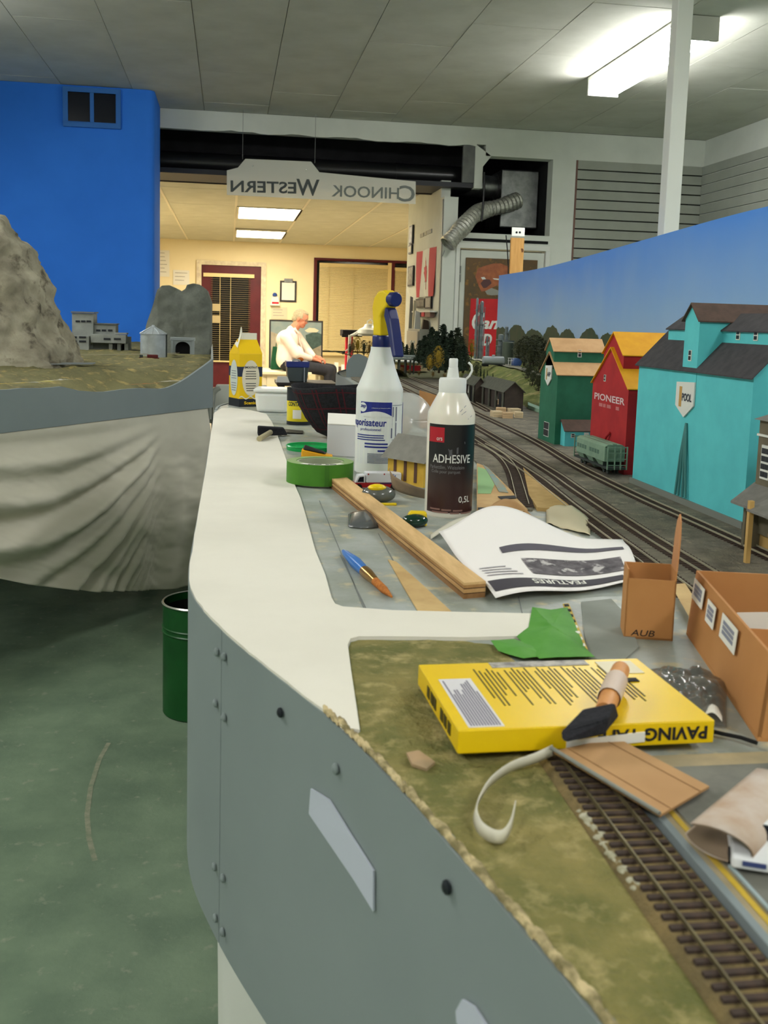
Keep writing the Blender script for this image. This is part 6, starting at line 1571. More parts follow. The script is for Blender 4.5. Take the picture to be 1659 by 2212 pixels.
# station building at the right edge
q = W(1612,1180,DK)
e6 = thing('model_station', 'brown model station with a low grey canopy at the right edge', 'model building', (.665,1.12,GZ))
m_stw = M('station_brown', (112,104,84), (98,92,74), scale=40, rough=.8); m_sty = M('station_tan', (196,160,96), rough=.8); m_strf = M('station_roof', (126,124,118), (112,110,104), scale=60, rough=.8)
yF, yN = 1.27, 1.12
xl = D(1638,960,yF).x; zt_ = D(1636,906,yF).z
put('tower_walls', MB().box(xl,xl+.12,yN,yF,GZ+.02,zt_), m_stw, e6)
put('tower_roof', MB().hexa([(xl-.006,yN-.006,zt_),(xl+.126,yN-.006,zt_),(xl+.126,yF+.006,zt_),(xl-.006,yF+.006,zt_)],[(xl+.05,yN+.06,zt_+.035),(xl+.07,yN+.06,zt_+.035),(xl+.07,yF-.06,zt_+.035),(xl+.05,yF-.06,zt_+.035)]), m_strf, e6)
zb_ = D(1638,936,yF).z
put('trim_band', MB().box(xl-.002,xl+.122,yN-.002,yF+.002,zb_-.003,zb_), m_winw, e6)
wz0, wz1 = D(1640,1030,yF).z, D(1640,958,yF).z
for yy in (yF-.022, yF-.062, yF-.10):
    f_ = put('window_frame', MB().box(xl-.0015,xl,yy-.012,yy+.010,wz0,wz1), m_winw, e6)
    for k in range(4):
        h_ = (wz1-wz0-.004)/4
        for j in (0,1): put('pane', MB().box(xl-.002,xl-.0014,yy-.0105+j*.010,yy-.0015+j*.010,wz0+.003+k*h_,wz0+h_+k*h_), m_wing, f_)
# low canopies along the platform side
def canopy(y0, y1, pxa, pya, zh):
    a = D(pxa,pya,y1); xo = a.x; zo = a.z
    put('canopy_roof', MB().hexa([(xo,y0,zo),(xl+.002,y0,zo+zh),(xl+.002,y1,zo+zh),(xo,y1,zo)],[(xo,y0,zo+.003),(xl+.002,y0,zo+zh+.003),(xl+.002,y1,zo+zh+.003),(xo,y1,zo+.003)]), m_strf, e6)
    put('gable_board', MB().hexa([(xo,y0-.002,zo-.002),(xl,y0-.002,zo+zh-.002),(xl,y0,zo+zh-.002),(xo,y0,zo-.002)],[(xo,y0-.002,zo+.004),(xl,y0-.002,zo+zh+.004),(xl,y0,zo+zh+.004),(xo,y0,zo+.004)]), m_winw, e6)
canopy(1.205, 1.275, 1578, 1086, .026); canopy(1.08, 1.175, 1612, 1104, .030)
put('lower_walls', MB().box(xl+.004,xl+.13,1.05,yF-.01,GZ,GZ+.075), m_sty, e6)
put('end_wall', MB().box(D(1606,1100,1.262).x,xl+.004,1.255,1.262,GZ,GZ+.066), m_stw, e6)
pp = D(1621,1120,1.17); put('canopy_post', MB().box(pp.x-.003,pp.x+.003,1.168,1.174,GZ,D(1621,1082,1.17).z), m_sty, e6)
put('canopy_post', MB().box(pp.x-.003,pp.x+.003,1.085,1.091,GZ,D(1621,1082,1.17).z), m_sty, e6)
put('window_frame', MB().box(xl+.002,xl+.004,1.11,1.15,GZ+.025,GZ+.055), m_winw, e6)
# dark sheds with lumber stacks
def dshed(x0,x1,y0,y1,h,hr,label):
    o = thing('model_shed', label, 'model building', ((x0+x1)/2,(y0+y1)/2,GZ), group='dark model sheds')
    mw_ = M('shed_brown', (66,56,48), (54,46,40), scale=40, rough=.85); mr_ = M('shed_roof', (92,92,80), (78,80,70), scale=60, rough=.9)
    put('walls', house(MB(), x0,x1,y0,y1,GZ,GZ+h,GZ+hr), mw_, o)
    put('roof', gable(MB(), x0,x1,y0,y1,GZ+h,GZ+hr,'y',.006), mr_, o)
    for k in range(4): put('roof_plank', MB().box(x0-.007,x0-.003,y0+(y1-y0)*k/4,y0+(y1-y0)*k/4+.012,GZ,GZ+h-.004), mr_, o)
    put('door', MB().box(x0-.0012,x0,y0+.04,y0+.07,GZ,GZ+.055), m_black, o)
    put('pale_sign', MB().add([(x0-.0016,y0+.085,GZ+.03),(x0-.0016,y0+.105,GZ+.03),(x0-.0016,y0+.095,GZ+.06)], [(0,1,2)]), m_winw, o)
    return o
xa = W(1060,878,DK+.003); xb = W(1137,892,DK+.003)
dshed(xa.x,xb.x+.004,3.30,3.66,D(1062,845,3.3).z-GZ,D(1112,826,3.3).z-GZ,'larger dark brown shed by the lumber stacks')
dshed(W(1024,868,DK).x-.02,W(1056,872,DK).x-.02,3.62,3.86,.066,.092,'smaller dark brown shed behind the glue bottle cap')
lum = [(1072,900,.05,.035,0),(1096,903,.05,.03,0),(1110,894,.06,.03,0),(1082,892,.05,.028,0),(1108,886,.06,.025,.018),(1086,884,.045,.025,.016),(1120,902,.04,.03,0)]
for k, (px_,py_,a_,b_,z_) in enumerate(lum):
    p = W(px_,py_,DK+.003); t = thing('lumber_stack', 'pale model lumber stack in front of the dark sheds', 'lumber', (p.x,p.y,GZ+z_), rad(random.uniform(-12,12)), 'model lumber stacks')
    for j in range(3): put('board_layer', MB().box(-a_/2*.62,a_/2*.62,-b_/2,b_/2,j*.0062,j*.0062+.0055), M('lumber_%d' % (k % 2), ((206,186,148),(196,166,126))[k % 2], rough=.8), t, world=False)
put('mint_platform', MB().hexa([W(1140,868,GZ),W(1185,886,GZ),W(1185,900,GZ),W(1140,882,GZ)],[W(1140,868,GZ)+Vector((0,0,.012)),W(1185,886,GZ)+Vector((0,0,.012)),W(1185,900,GZ)+Vector((0,0,.012)),W(1140,882,GZ)+Vector((0,0,.012))]), M('mint_green', (150,186,160), rough=.8), layout)

# ------------------------------------------------------------------ far scenery: embankment, station, refinery, trees
emb = MB()
def embf(u, v):
    a = W(985,812,DK).lerp(W(1190,905,DK), u); b = Vector((1.50,6.6,0)).lerp(Vector((1.62,4.3,0)), u)
    p = a.lerp(b, v); h = .085*min(1, v/.35)**.8*(1-.35*max(0,u-.6)/.4)
    return Vector((p.x,p.y,DK+.002+h+.006*fbm(p.x*14,p.y*14)*min(1,v*4)))
emb.grid(embf, 50, 40)
o_ = put('grass_embankment', emb, M('embankment_green', (126,132,66), (96,106,52), scale=12, rough=.95, bump=.6, bscale=120, c=(160,150,96), cscale=20), layout, smooth='all')
def ez(x, y):      # height of the embankment top
    return DK+.085
top_road = MB().grid(lambda u,v: Vector((embf(.12+.75*u,.42+.18*v).x, embf(.12+.75*u,.42+.18*v).y, embf(.12+.75*u,.42+.18*v).z+.006)), 24, 3)
put('embankment_road', top_road, M('pale_gravel', (160,156,136), (140,138,120), scale=30, rough=.9), layout)
# far lobe with autumn trees and rounded grey end panel
LYD = 5.15
lob = layout
ep = [D(x,y,LYD) for x,y in ((748,818),(748,792),(752,778),(764,766),(776,764),(790,770),(815,790),(830,806),(832,818))]
put('end_panel', MB().extr(ep, (0,.01,0)), m_fascia, lob)
def mound(u, v):
    x = D(750,790,LYD).x+u*.32; y = LYD+.012+v*1.3
    zt_ = D(764,766,LYD).z-.004
    h = (zt_-DK)*(1-u)**.6*(1-.15*v)
    return Vector((x,y,DK+.002+max(0,h)+.008*abs(fbm(x*9,y*9))))
put('mound', MB().grid(mound, 40, 40), M('mound_green', (100,104,56), (82,78,50), scale=14, rough=.95, bump=.5, bscale=100, c=(150,130,70), cscale=24), lob, smooth='all')
# distant terrain strip with curved bank
bank = MB().grid(lambda u,v: Vector((.80+.75*u, 5.0+.1*sin(u*5)+v*.8, DK+.004+.016*v*(.6+.5*abs(fbm(u*6,v*3))))), 40, 16)
put('scenery_bank', bank, M('bank_brown', (100,98,70), (82,84,54), scale=16, rough=.95, bump=.5, bscale=140), layout, smooth='all')
# cream platform station
st_y = 5.55
e7 = thing('model_station', 'cream model station with grey platform canopies at the far end', 'model building', (1.0,st_y,DK+.004))
A_ = D(858,783,st_y); B_ = D(928,787,st_y)
put('wall', MB().box(A_.x,B_.x,st_y,st_y+.12,DK+.02,A_.z), M('station_cream', (214,196,150), rough=.8), e7)
put('red_base', MB().box(A_.x+.02,B_.x-.05,st_y-.004,st_y,DK+.02,DK+.05), m_redw, e7)
put('roof', MB().box(A_.x-.02,B_.x+.01,st_y-.02,st_y+.13,A_.z,A_.z+.008), m_whitepaint, e7)
for k,(x0,x1,yy_) in enumerate(((838,905,771),(848,895,777))):
    a = D(x0,yy_,st_y-.15-.06*k); b = D(x1,yy_+1,st_y-.15-.06*k)
    put('canopy', MB().box(a.x,b.x,a.y,a.y+.07,a.z,a.z+.01), M('canopy_grey', (150,160,156), rough=.6), e7)
    for j in range(4):
        x_ = a.x+(b.x-a.x)*(j+.5)/4; put('canopy_post', MB().box(x_-.004,x_+.004,a.y+.03,a.y+.038,DK+.003,a.z), M('post_grey', (90,94,88), rough=.6), e7)
# refinery
RFY = 5.3
rz0 = DK+.085
m_ref = M('refinery_grey', (128,138,138), (104,112,112), scale=30, rough=.6)
def col(px, top, base, r, label, d=RFY, name='refinery_tower'):
    p = D(px, (top+base)/2, d); t = thing(name, label, 'model tower', (p.x,d,rz0), group='model refinery towers')
    H_ = D(px,top,d).z-rz0
    put('column', MB().lathe([(r,0),(r,H_*.6),(r*.8,H_*.62),(r*.8,H_*.98),(r*.3,H_)], 14), m_ref, t, world=False, smooth=40)
    for k in range(4):
        z_ = H_*(.2+.2*k); put('platform_ring', MB().lathe([(r*1.4,z_),(r*1.4,z_+.004),(r*.9,z_+.004)], 14), m_ref, t, world=False)
    put('ladder', MB().box(r*.9,r*.9+.004,-r-.004,-r+.0,0,H_*.9), m_ref, t, world=False)
    return t
col(1029, 643, 770, .0085, 'thin tall refinery column in front of the red can poster', 5.6)
col(1039, 650, 775, .013, 'thick tall refinery column in front of the red can poster', 5.6)
col(1081, 722, 786, .018, 'stout lattice refinery tower left of the grey tank', 5.1)
col(1094, 705, 745, .012, 'slim refinery tower rising behind the grey tank', 5.4)
col(1052, 725, 780, .008, 'short thin refinery pipe column left of the lattice tower', 5.4)
t = thing('storage_tank', 'tall grey-green storage tank among the refinery towers', 'model tank', (D(1097,760,5.0).x,5.0,rz0))
put('shell', MB().lathe([(.028,0),(.028,D(1097,740,5.0).z-rz0),(.022,D(1097,740,5.0).z-rz0+.006)], 24), M('tank_green', (88,98,84), rough=.6), t, world=False, smooth=40)
put('top_rail', MB().lathe([(.029,D(1097,740,5.0).z-rz0+.004),(.030,D(1097,740,5.0).z-rz0+.010),(.029,D(1097,740,5.0).z-rz0+.010)], 24, cap=False), m_ref, t, world=False)
pp_ = D(1066,775,4.85)
t = thing('tank_car', 'silver model tank car on the embankment', 'model railcar', (pp_.x,4.85,rz0))
put('tank', MB().tube([(-.055,0,.030),(-.05,0,.030),(.05,0,.030),(.055,0,.030)], [.010,.019,.019,.010], 18), M('tank_silver', (168,176,176), rough=.4), t, world=False, smooth=40)
put('underframe', MB().box(-.056,.056,-.012,.012,.008,.013), m_dkgr, t, world=False)
put('dome', MB().lathe([(.008,.047),(.008,.055),(.003,.057)], 12), M('tank_silver', (0,0,0)), t, world=False)
for x_ in (-.04,.04): put('truck', MB().box(x_-.014,x_+.014,-.012,.012,0,.009), m_black, t, world=False)
pp_ = D(1115,780,4.8)
t = thing('storage_tank', 'small blue horizontal tank beside the silver tank car', 'model tank', (pp_.x,4.8,rz0))
put('shell', MB().tube([(0,-.03,.024),(0,-.026,.024),(0,.026,.024),(0,.03,.024)], [.012,.021,.021,.012], 18), M('tank_blue', (70,100,160), rough=.4), t, world=False, smooth=40)
for y_ in (-.018,.018): put('saddle', MB().box(-.016,.016,y_-.003,y_+.003,0,.010), m_ref, t, world=False)
t = thing('pipe_rack', 'white pipe rack between the two refinery tanks', 'pipe rack', (D(1104,778,4.8).x,4.8,rz0))
for x_ in (-.012,.0,.012): put('post', MB().box(x_-.0015,x_+.0015,-.0015,.0015,0,.044), m_whitepaint, t, world=False)
for z_ in (.03,.043): put('beam', MB().box(-.016,.016,-.002,.002,z_,z_+.003), m_whitepaint, t, world=False)

# trees
def tuft(kind, seed, n=760):
    rnd = random.Random(seed); mb = MB()
    for i in range(n):
        if kind == 'fir':
            h = rnd.random()**.85; lay = 1-.28*((h*7) % 1); r = .30*(1-h)**.9*lay*rnd.random()**.35+.01; z = .08+.92*h
        else:
            a2 = rnd.random()*2-1; rr_ = (1-a2*a2)**.5*rnd.uniform(.45,1); r = .30*rr_*(1+.25*sin(rnd.random()*9)); z = .55+.43*a2
        a = rnd.random()*2*pi; c_ = Vector((r*cos(a), r*sin(a), z)); s_ = rnd.uniform(.03,.065)
        d1 = Vector((rnd.uniform(-1,1),rnd.uniform(-1,1),rnd.uniform(-.7,.4))).normalized()*s_
        d2 = Vector((rnd.uniform(-1,1),rnd.uniform(-1,1),rnd.uniform(-.7,.4))).normalized()*s_
        mb.add([c_-d1*.5,c_+d1*.5,c_+d2], [(0,1,2)])
    if kind == 'fir': mb.lathe([(.16,.1),(.10,.4),(.05,.7),(.005,1.0)], 7)
    else: mb.ball((0,0,.55), (.13,.13,.26), 8, 6)
    return mb
tm = MB().lathe([(.03,0),(.022,.4),(.01,.7)], 7)
TREES = {}
def proto(kind, seed, mat):
    fo = put('foliage', tuft(kind, seed), mat, None, world=False); tr_ = put('trunk', tm, M('trunk_brown', (70,56,44), rough=.9), None, world=False)
    me = (fo.data, tr_.data)
    bpy.data.objects.remove(fo); bpy.data.objects.remove(tr_)
    return me
m_fir = M('fir_green', (42,56,38), (30,44,30), scale=30, rough=.95); m_fir2 = M('fir_grey', (64,74,52), (50,60,44), scale=30, rough=.95)
m_aut = M('autumn_yellow', (168,136,40), (128,112,40), scale=20, rough=.95); m_bro = M('autumn_rust', (130,100,50), (96,84,44), scale=20, rough=.95); m_dkb = M('leafy_dark', (66,70,44), (50,54,36), scale=20, rough=.95)
for s_ in range(3):
    TREES['fir%d' % s_] = proto('fir', 10+s_, m_fir if s_ < 2 else m_fir2)
TREES['aut'] = proto('leaf', 31, m_aut); TREES['rust'] = proto('leaf', 32, m_bro); TREES['dark'] = proto('leaf', 33, m_dkb)
def tree(kind, px, base, top, d, label, group, wide=1):
    p = D(px, base, d); h = D(px, top, d).z-p.z
    t = thing('conifer_tree' if kind.startswith('fir') else 'broadleaf_tree', label, 'model tree', p, random.random()*6, group)
    for nm, me in zip(('foliage','trunk'), TREES[kind]):
        o_ = bpy.data.objects.new(nm, me); COL.objects.link(o_); o_.parent = t; o_.scale = (h*wide,h*wide,h)
    TREE_LOG.setdefault(label, []).append((px, t))
    return t
TREE_LOG = {}
g1 = 'dark green model conifer in the dense clump behind the glue bottle'
rnd = random.Random(3)
for px_, base, top, d_, k in ((905,785,735,5.3,0),(915,790,725,5.2,1),(930,795,706,5.1,0),(941,800,716,5.0,1),(955,795,700,5.2,0),(962,805,735,4.9,1),(972,798,714,5.1,0),(985,800,708,5.1,2),(995,802,726,5.0,2),(990,806,750,4.8,1),(948,806,742,4.8,0),(925,800,745,4.9,1),(1000,806,745,4.9,0)):
    tree('fir%d' % k, px_, base, top, d_, g1, 'conifers in the dense clump', 1.35)
g2 = 'small model conifer behind the cream station'
for px_, base, top, d_, k in ((868,775,738,5.75,0),(878,775,744,5.8,1),(890,775,740,5.75,0),(858,772,735,5.9,1),(848,775,745,5.8,0)): tree('fir%d' % k, px_, base, top, d_, g2, 'conifers behind the cream station', 1.4)
for px_, base, top, d_, k, lab in ((772,768,726,5.4,'aut','yellow autumn model tree highest on the far mound'),(762,768,732,5.35,'rust','rust-brown model tree at the left of the far mound'),(786,770,734,5.45,'dark','dark leafy model tree beside the yellow one on the far mound'),(798,775,736,5.5,'rust','rust-brown model tree against the neck of the spray bottle'),(756,770,742,5.3,'dark','dark leafy model tree at the very edge of the far mound'),(946,800,746,4.7,'aut','yellow model tree poking out of the conifer clump'),(928,802,765,4.7,'aut','low yellow model bush at the left of the conifer clump'),(1018,775,732,5.2,'aut','yellow autumn model tree at the foot of the refinery columns'),(1012,800,770,4.8,'dark','dark bush at the left end of the embankment'),(1028,818,780,4.6,'dark','dark leafy tree on the slope behind the sheds')):
    tree(k, px_, base, top, d_, lab, None, .8)
g3 = 'dark leafy model tree in the thicket left of the green elevator'
for px_, base, top, d_ in ((1120,780,735,4.9),(1132,790,725,4.8),(1145,805,735,4.5),(1152,790,722,4.9),(1165,800,730,4.6),(1172,815,750,4.3),(1140,825,785,4.1),(1150,838,795,3.9),(1163,850,800,3.7)): tree('dark', px_, base, top, d_, g3, 'thicket by the green elevator', 1.15)
g4 = 'leafless-looking tiny conifer on the grassy embankment'
for px_, base, top, d_ in ((1045,820,797,4.5),(1052,824,800,4.4),(1064,830,806,4.35),(1038,815,790,4.6)): tree('fir1', px_, base, top, d_, g4, 'tiny conifers on the embankment', .5)
g5 = 'tiny trackside bush near the far curved tracks'
for px_, base, top, d_ in ((868,806,792,5.2),(884,808,796,5.1),(905,812,800,4.9),(935,815,802,4.8),(960,818,806,4.7),(978,822,808,4.5)): tree('rust', px_, base, top, d_, g5, 'trackside bushes', 1.3)

ORD = ['first','second','third','fourth','fifth','sixth','seventh','eighth','ninth','tenth','eleventh','twelfth','thirteenth']
for lb_, lst in TREE_LOG.items():
    if len(lst) > 1:
        for k, (px_, o_) in enumerate(sorted(lst, key=lambda q: q[0])): o_['label'] = '%s %s, from the left' % (ORD[k], lb_)
for k, o_ in enumerate(sorted([o for o in COL.objects if o.name.startswith('lumber_stack')], key=lambda o: o.location.x/o.location.y)): o_['label'] = '%s pale lumber stack from the left in front of the dark sheds' % ORD[k]
# ------------------------------------------------------------------ the left layout: fascia, drape, terrain, models
LA, LB = (-.71,3.332), (-.074,4.361)
ldir = Vector((LB[0]-LA[0], LB[1]-LA[1])).normalized()
LS = Vector(LA)-ldir*1.6          # out of the picture on the left
lay2 = thing('train_layout', 'second model railway layout on the left with a white cloth drape', 'model railway', (-1.2,5.2,.5))
topl = [(-60,832),(0,843),(40,838),(95,838),(130,834),(160,843),(215,847),(265,840),(300,838),(350,840),(380,828),(400,816),(420,802),(440,788),(455,776)]
tw_ = [VPL(x,y,LA,LB) for x,y in topl]
def ltop(p):    # fascia height at a plan point
    s = (Vector((p[0],p[1]))-Vector(LA)).dot(ldir)
    prev = None
    for q in tw_:
        sq = (Vector((q.x,q.y))-Vector(LA)).dot(ldir)
        if s <= sq:
            if prev is None: return q.z
            return prev[1]+(q.z-prev[1])*(s-prev[0])/(sq-prev[0])
        prev = (sq, q.z)
    return prev[1]
fp = [LS.lerp(Vector(LB), k/60) for k in range(61)]
LZ0 = .785
put('fascia_panel', wall_strip(MB(), fp, LZ0, lambda p: ltop(p), .01, -.0), m_fascia, lay2)
RB = Vector((-.112,6.6))
fr_ = [Vector(LB).lerp(RB, k/20) for k in range(21)]
zr_ = ltop(LB)
put('fascia_panel', wall_strip(MB(), fr_, LZ0, zr_, .01, -.0), m_fascia, lay2)
TZ = .95
def terr(u, v):
    p = LS.lerp(Vector(LB), u); back = Vector((p.x-.02*v, 7.9)) if u < .98 else RB
    xb_ = p.x*.98-.01; yb_ = 7.88 if xb_ < -.60 else 7.88+(6.6-7.88)*(xb_+.60)/.488
    q = p.lerp(Vector((xb_, yb_)), v) if u < .999 else Vector(LB).lerp(RB, v)
    z0 = ltop(p)-.004
    k = min(1, v*9); k = k*k*(3-2*k)
    z = z0*(1-k)+(TZ+.012*fbm(q.x*5,q.y*5)+.006*fbm(q.x*18,q.y*18))*k
    return Vector((q.x,q.y,z))
m_ter = M('dry_grass', (120,116,76), (92,90,60), scale=9, rough=.95, bump=.6, bscale=70, c=(166,150,92), cscale=18, clo=.54, chi=.68)
put('scenic_ground', MB().grid(terr, 110, 90), m_ter, lay2, smooth='all')
put('benchwork', MB().prism([(LS.x+.1,LS.y+.12),(LB[0]-.06,LB[1]+.06),(-.17,6.4),(-.7,7.5),(-2.2,7.5)], .72, .86), m_black, lay2)
for x_, y_ in ((-.3,4.6),(-1.0,4.6),(-.3,6.2),(-1.8,7.2)): put('leg', MB().box(x_-.03,x_+.03,y_-.03,y_+.03,0,.72), m_black, lay2)
# plaster crumbs along the front edge
for k,(px_,py_,mt) in enumerate(((378,826,(214,206,190)),(318,832,(196,104,50)),(20,832,(186,160,60)),(95,828,(180,170,80)),(140,824,(196,196,190)),(60,830,(150,156,160)))):
    p = VPL(px_,py_,LA,LB)+Vector((-.01,.03,.0))
    put('plaster_crumb', MB().grid(lambda u,v: p+Vector((.09*(u-.5)+.06*(v-.5)*.5, .05*(v-.5)+.10*(u-.5), .006*abs(fbm(u*3+k,v*3))*sin(pi*u)*sin(pi*v)+.003)), 10, 6), M('crumb_%d' % k, mt, (120,116,76), scale=26, rough=.9), lay2, smooth='all')
# cloth drape with folds hanging from the fascia
hem = [(-200,1205),(-60,1236),(0,1250),(50,1261),(100,1268),(200,1278),(300,1276),(380,1270),(425,1262),(470,1258)]
def hemy(x):
    for (a,b),(c,d) in zip(hem[:-1],hem[1:]):
        if x <= c: return b+(d-b)*(x-a)/(c-a)
    return hem[-1][1]
def topy(x): return 935+(880-935)*x/455.
nrm2 = Vector((ldir.y,-ldir.x,0))    # towards the viewer
def drape(u, v):
    x = -190+u*(446+190); y = topy(x)+(hemy(x)-topy(x))*v
    p = VPL(x, y, LA, LB)
    k = max(.10, 1-(max(0,min(x,398))/400.)**1.7); y0 = 885+(y-885)/k
    if x < 0: y0 = y+.12*x*-.3
    amp = .024*min(1,v*5)*max(0,min(1,(345-x)/190.))**.9
    d_ = amp*(sin((y0-885)/14.5)+.6*sin((y0-885)/24.+1.2))+.012*fbm(u*5,v*5)*min(1,v*4)
    d_ += .06*sin(pi*min(1,v*1.1))*.5+.010*sin(x/11.)*min(1,v*2)*max(0,min(1,(x-230)/120.))*max(0,min(1,(446-x)/20.))
    return p+nrm2*(d_+.004)
dr = MB().slab(drape, 150, 110, .002)
drape_o = thing('cloth_drape', 'cream cloth drape with sweeping folds hanging from the left layout', 'cloth', (-.6,3.6,.05))
m_drape = M('cream_cloth', (206,202,184), (198,194,176), scale=3, rough=.9)
put('front_cloth', dr, m_drape, drape_o, smooth='all')
c1 = drape(1,0); c2 = drape(1,1)
def side(u, v):
    a = Vector(LB).lerp(RB, u*.9); zb = .04+.02*sin(u*9)
    return Vector((a.x+.012*sin(u*40)*(1-v)+.012, a.y, LZ0-.002-(LZ0-.05)*(1-v)))
put('side_cloth', MB().slab(side, 50, 10, .002), m_drape, drape_o, smooth='all')

# rock mountain
mtx = M('rock_face', (176,170,148), (128,122,104), scale=7, rough=.95, bump=.9, bscale=26, c=(92,86,72), cscale=12, clo=.55, chi=.66, detail=8)
MY = 4.35
cxm = D(-70,800,MY).x
def rock(u, v):
    a = pi*1.0+pi*1.5*u    # sweep round the viewer side
    pr = [(.0,.64),(.06,.60),(.13,.50),(.175,.40),(.205,.30),(.235,.16),(.265,.03),(.28,-.02)]
    k = (1-v)*(len(pr)-1); i = min(int(k), len(pr)-2); f = k-i
    r_ = pr[i][0]*(1-f)+pr[i+1][0]*f; z_ = pr[i][1]*(1-f)+pr[i+1][1]*f
    x = cxm+r_*1.50*cos(a); y = MY+.15+r_*1.7*sin(a)
    nn = noise.fractal(Vector((x*9,y*9,z_*9)),1,2,5)*.034+noise.fractal(Vector((x*3,y*3,z_*3)),1,2,3)*.02
    cliff = .006*sin(z_*42+3*noise.noise(Vector((x*5,y*5,0))))
    d_ = Vector((cos(a),sin(a),.25)); p = Vector((x,y,TZ+z_))+d_*((nn+cliff)*(1 if r_ > .02 else 0)); return p
put('rock_mountain', MB().grid(rock, 120, 70), mtx, lay2, smooth='all')
# grey hill with cut profile at the right end
HYD = 5.95
prof_h = [(306,768),(316,700),(330,660),(340,626),(350,617),(366,616),(380,622),(392,629),(400,624),(404,615),(418,612),(432,615),(446,625),(455,650),(455,770)]
def hill():
    mb = MB(); P = [D(x,y,HYD) for x,y in prof_h]; n = len(P); base = TZ-.02
    def f(u, v):
        k = u*(n-1); i = min(int(k), n-2); p = P[i].lerp(P[i+1], k-i)
        z = base+(p.z-base)*v; b = .05*noise.fractal(Vector((p.x*6,z*6,2)),1,2,4)
        return Vector((p.x, HYD-.10*(1-v)**1.2+b*.5*(1-abs(2*u-1)**8), z))
    mb.grid(f, 60, 24)
    mb.extr([Vector((p.x,HYD+.02,p.z)) for p in P], (0,.55,0)); 
    mb.grid(lambda u,v: f(u,1).lerp(Vector((f(u,1).x,HYD+.05,f(u,1).z)), v), 60, 2)
    return mb
put('grey_hill', hill(), M('grey_rock', (112,116,106), (96,100,92), scale=14, rough=.95, bump=.5, bscale=60), lay2, smooth=50)
# tunnel portal
PYD = 5.62; a = D(371,730,PYD); b = D(418,728,PYD); c_ = D(394,765,PYD).z
t = thing('tunnel_portal', 'pale concrete model tunnel portal at the foot of the grey hill', 'tunnel portal', ((a.x+b.x)/2,PYD,c_))
x0, x1, z0, z1 = a.x, b.x, c_, a.z; xm = (x0+x1)/2; ra = (x1-x0)*.34
arch_ = [(xm+ra*cos(q_), z0+(z1-z0)*.42+ra*.8*sin(q_)) for q_ in [pi*k/12 for k in range(13)]]
pm_ = MB(); pl_ = [(x0,z0),(x0,z1),(x1,z1),(x1,z0),(xm+ra,z0)]+arch_+[(xm-ra,z0)]
pm_.extr([(x,PYD,z) for x,z in pl_], (0,.05,0))
put('portal_face', pm_, M('portal_concrete', (150,158,158), rough=.8), t)
put('cap_stone', MB().box(x0-.008,x1+.008,PYD-.008,PYD+.05,z1-.012,z1+.004), M('portal_concrete', (0,0,0)), t)
put('dark_bore', MB().box(x0+.01,x1-.01,PYD+.045,PYD+.06,z0,z1-.01), m_black, t)
for x_ in (x0-.004,x1-.008): put('pilaster', MB().box(x_,x_+.012,PYD-.008,PYD+.03,z0,z1-.01), M('portal_concrete', (0,0,0)), t)
# grain bin
SYD = 5.35; p = D(329,772,SYD); w_ = (D(357,740,SYD).x-D(301,740,SYD).x)/2
hs = D(329,716,SYD).z-p.z
t = thing('grain_bin', 'round corrugated steel grain bin with a conical roof on the left layout', 'model silo', (p.x,SYD+w_,p.z-.012))
mst = M('corrugated_steel', (196,204,206), (176,184,186), scale=20, rough=.35, metal=.5)
pr = []
for k in range(25): pr.append((w_+(.0012 if k % 2 else 0), hs*k/24))
put('wall', MB().lathe(pr, 40), mst, t, world=False, smooth=40)
put('roof', MB().lathe([(w_+.006,hs-.002),(w_*.15,hs+.034),(w_*.1,hs+.04)], 24), mst, t, world=False)
for k in range(12):
    a_ = 2*pi*k/12; put('roof_rib', MB().tube([((w_+.004)*cos(a_),(w_+.004)*sin(a_),hs+.001),(w_*.15*cos(a_),w_*.15*sin(a_),hs+.036)], .0016, 5), mst, t, world=False)
put('roof_cap', MB().lathe([(w_*.14,hs+.034),(w_*.1,hs+.044)], 16), mst, t, world=False)
put('ladder', MB().box(w_+.001,w_+.006,-.01,.004,0,hs), m_dkgr, t, world=False)
# red flat wagon before the bin
q = D(322,779,5.2)
t = thing('flat_wagon', 'dark red model wagon standing in front of the grain bin', 'model railcar', (q.x,5.2,q.z-.004), rad(6))
put('deck', MB().box(-.048,.048,-.014,.014,.014,.02), M('wagon_red', (92,34,34), rough=.8), t, world=False)
put('load', MB().box(-.01,.044,-.012,.012,.02,.034), M('wagon_red', (0,0,0)), t, world=False, bevel=.003)
put('cab', MB().box(-.046,-.03,-.013,.013,.02,.032), m_dkgr, t, world=False)
for x_ in (-.034,.034):
    for y_ in (-.013,.013): put('wheel', MB().tube([(x_,y_-.002,.007),(x_,y_+.002,.007)], .007, 12), m_black, t, world=False)
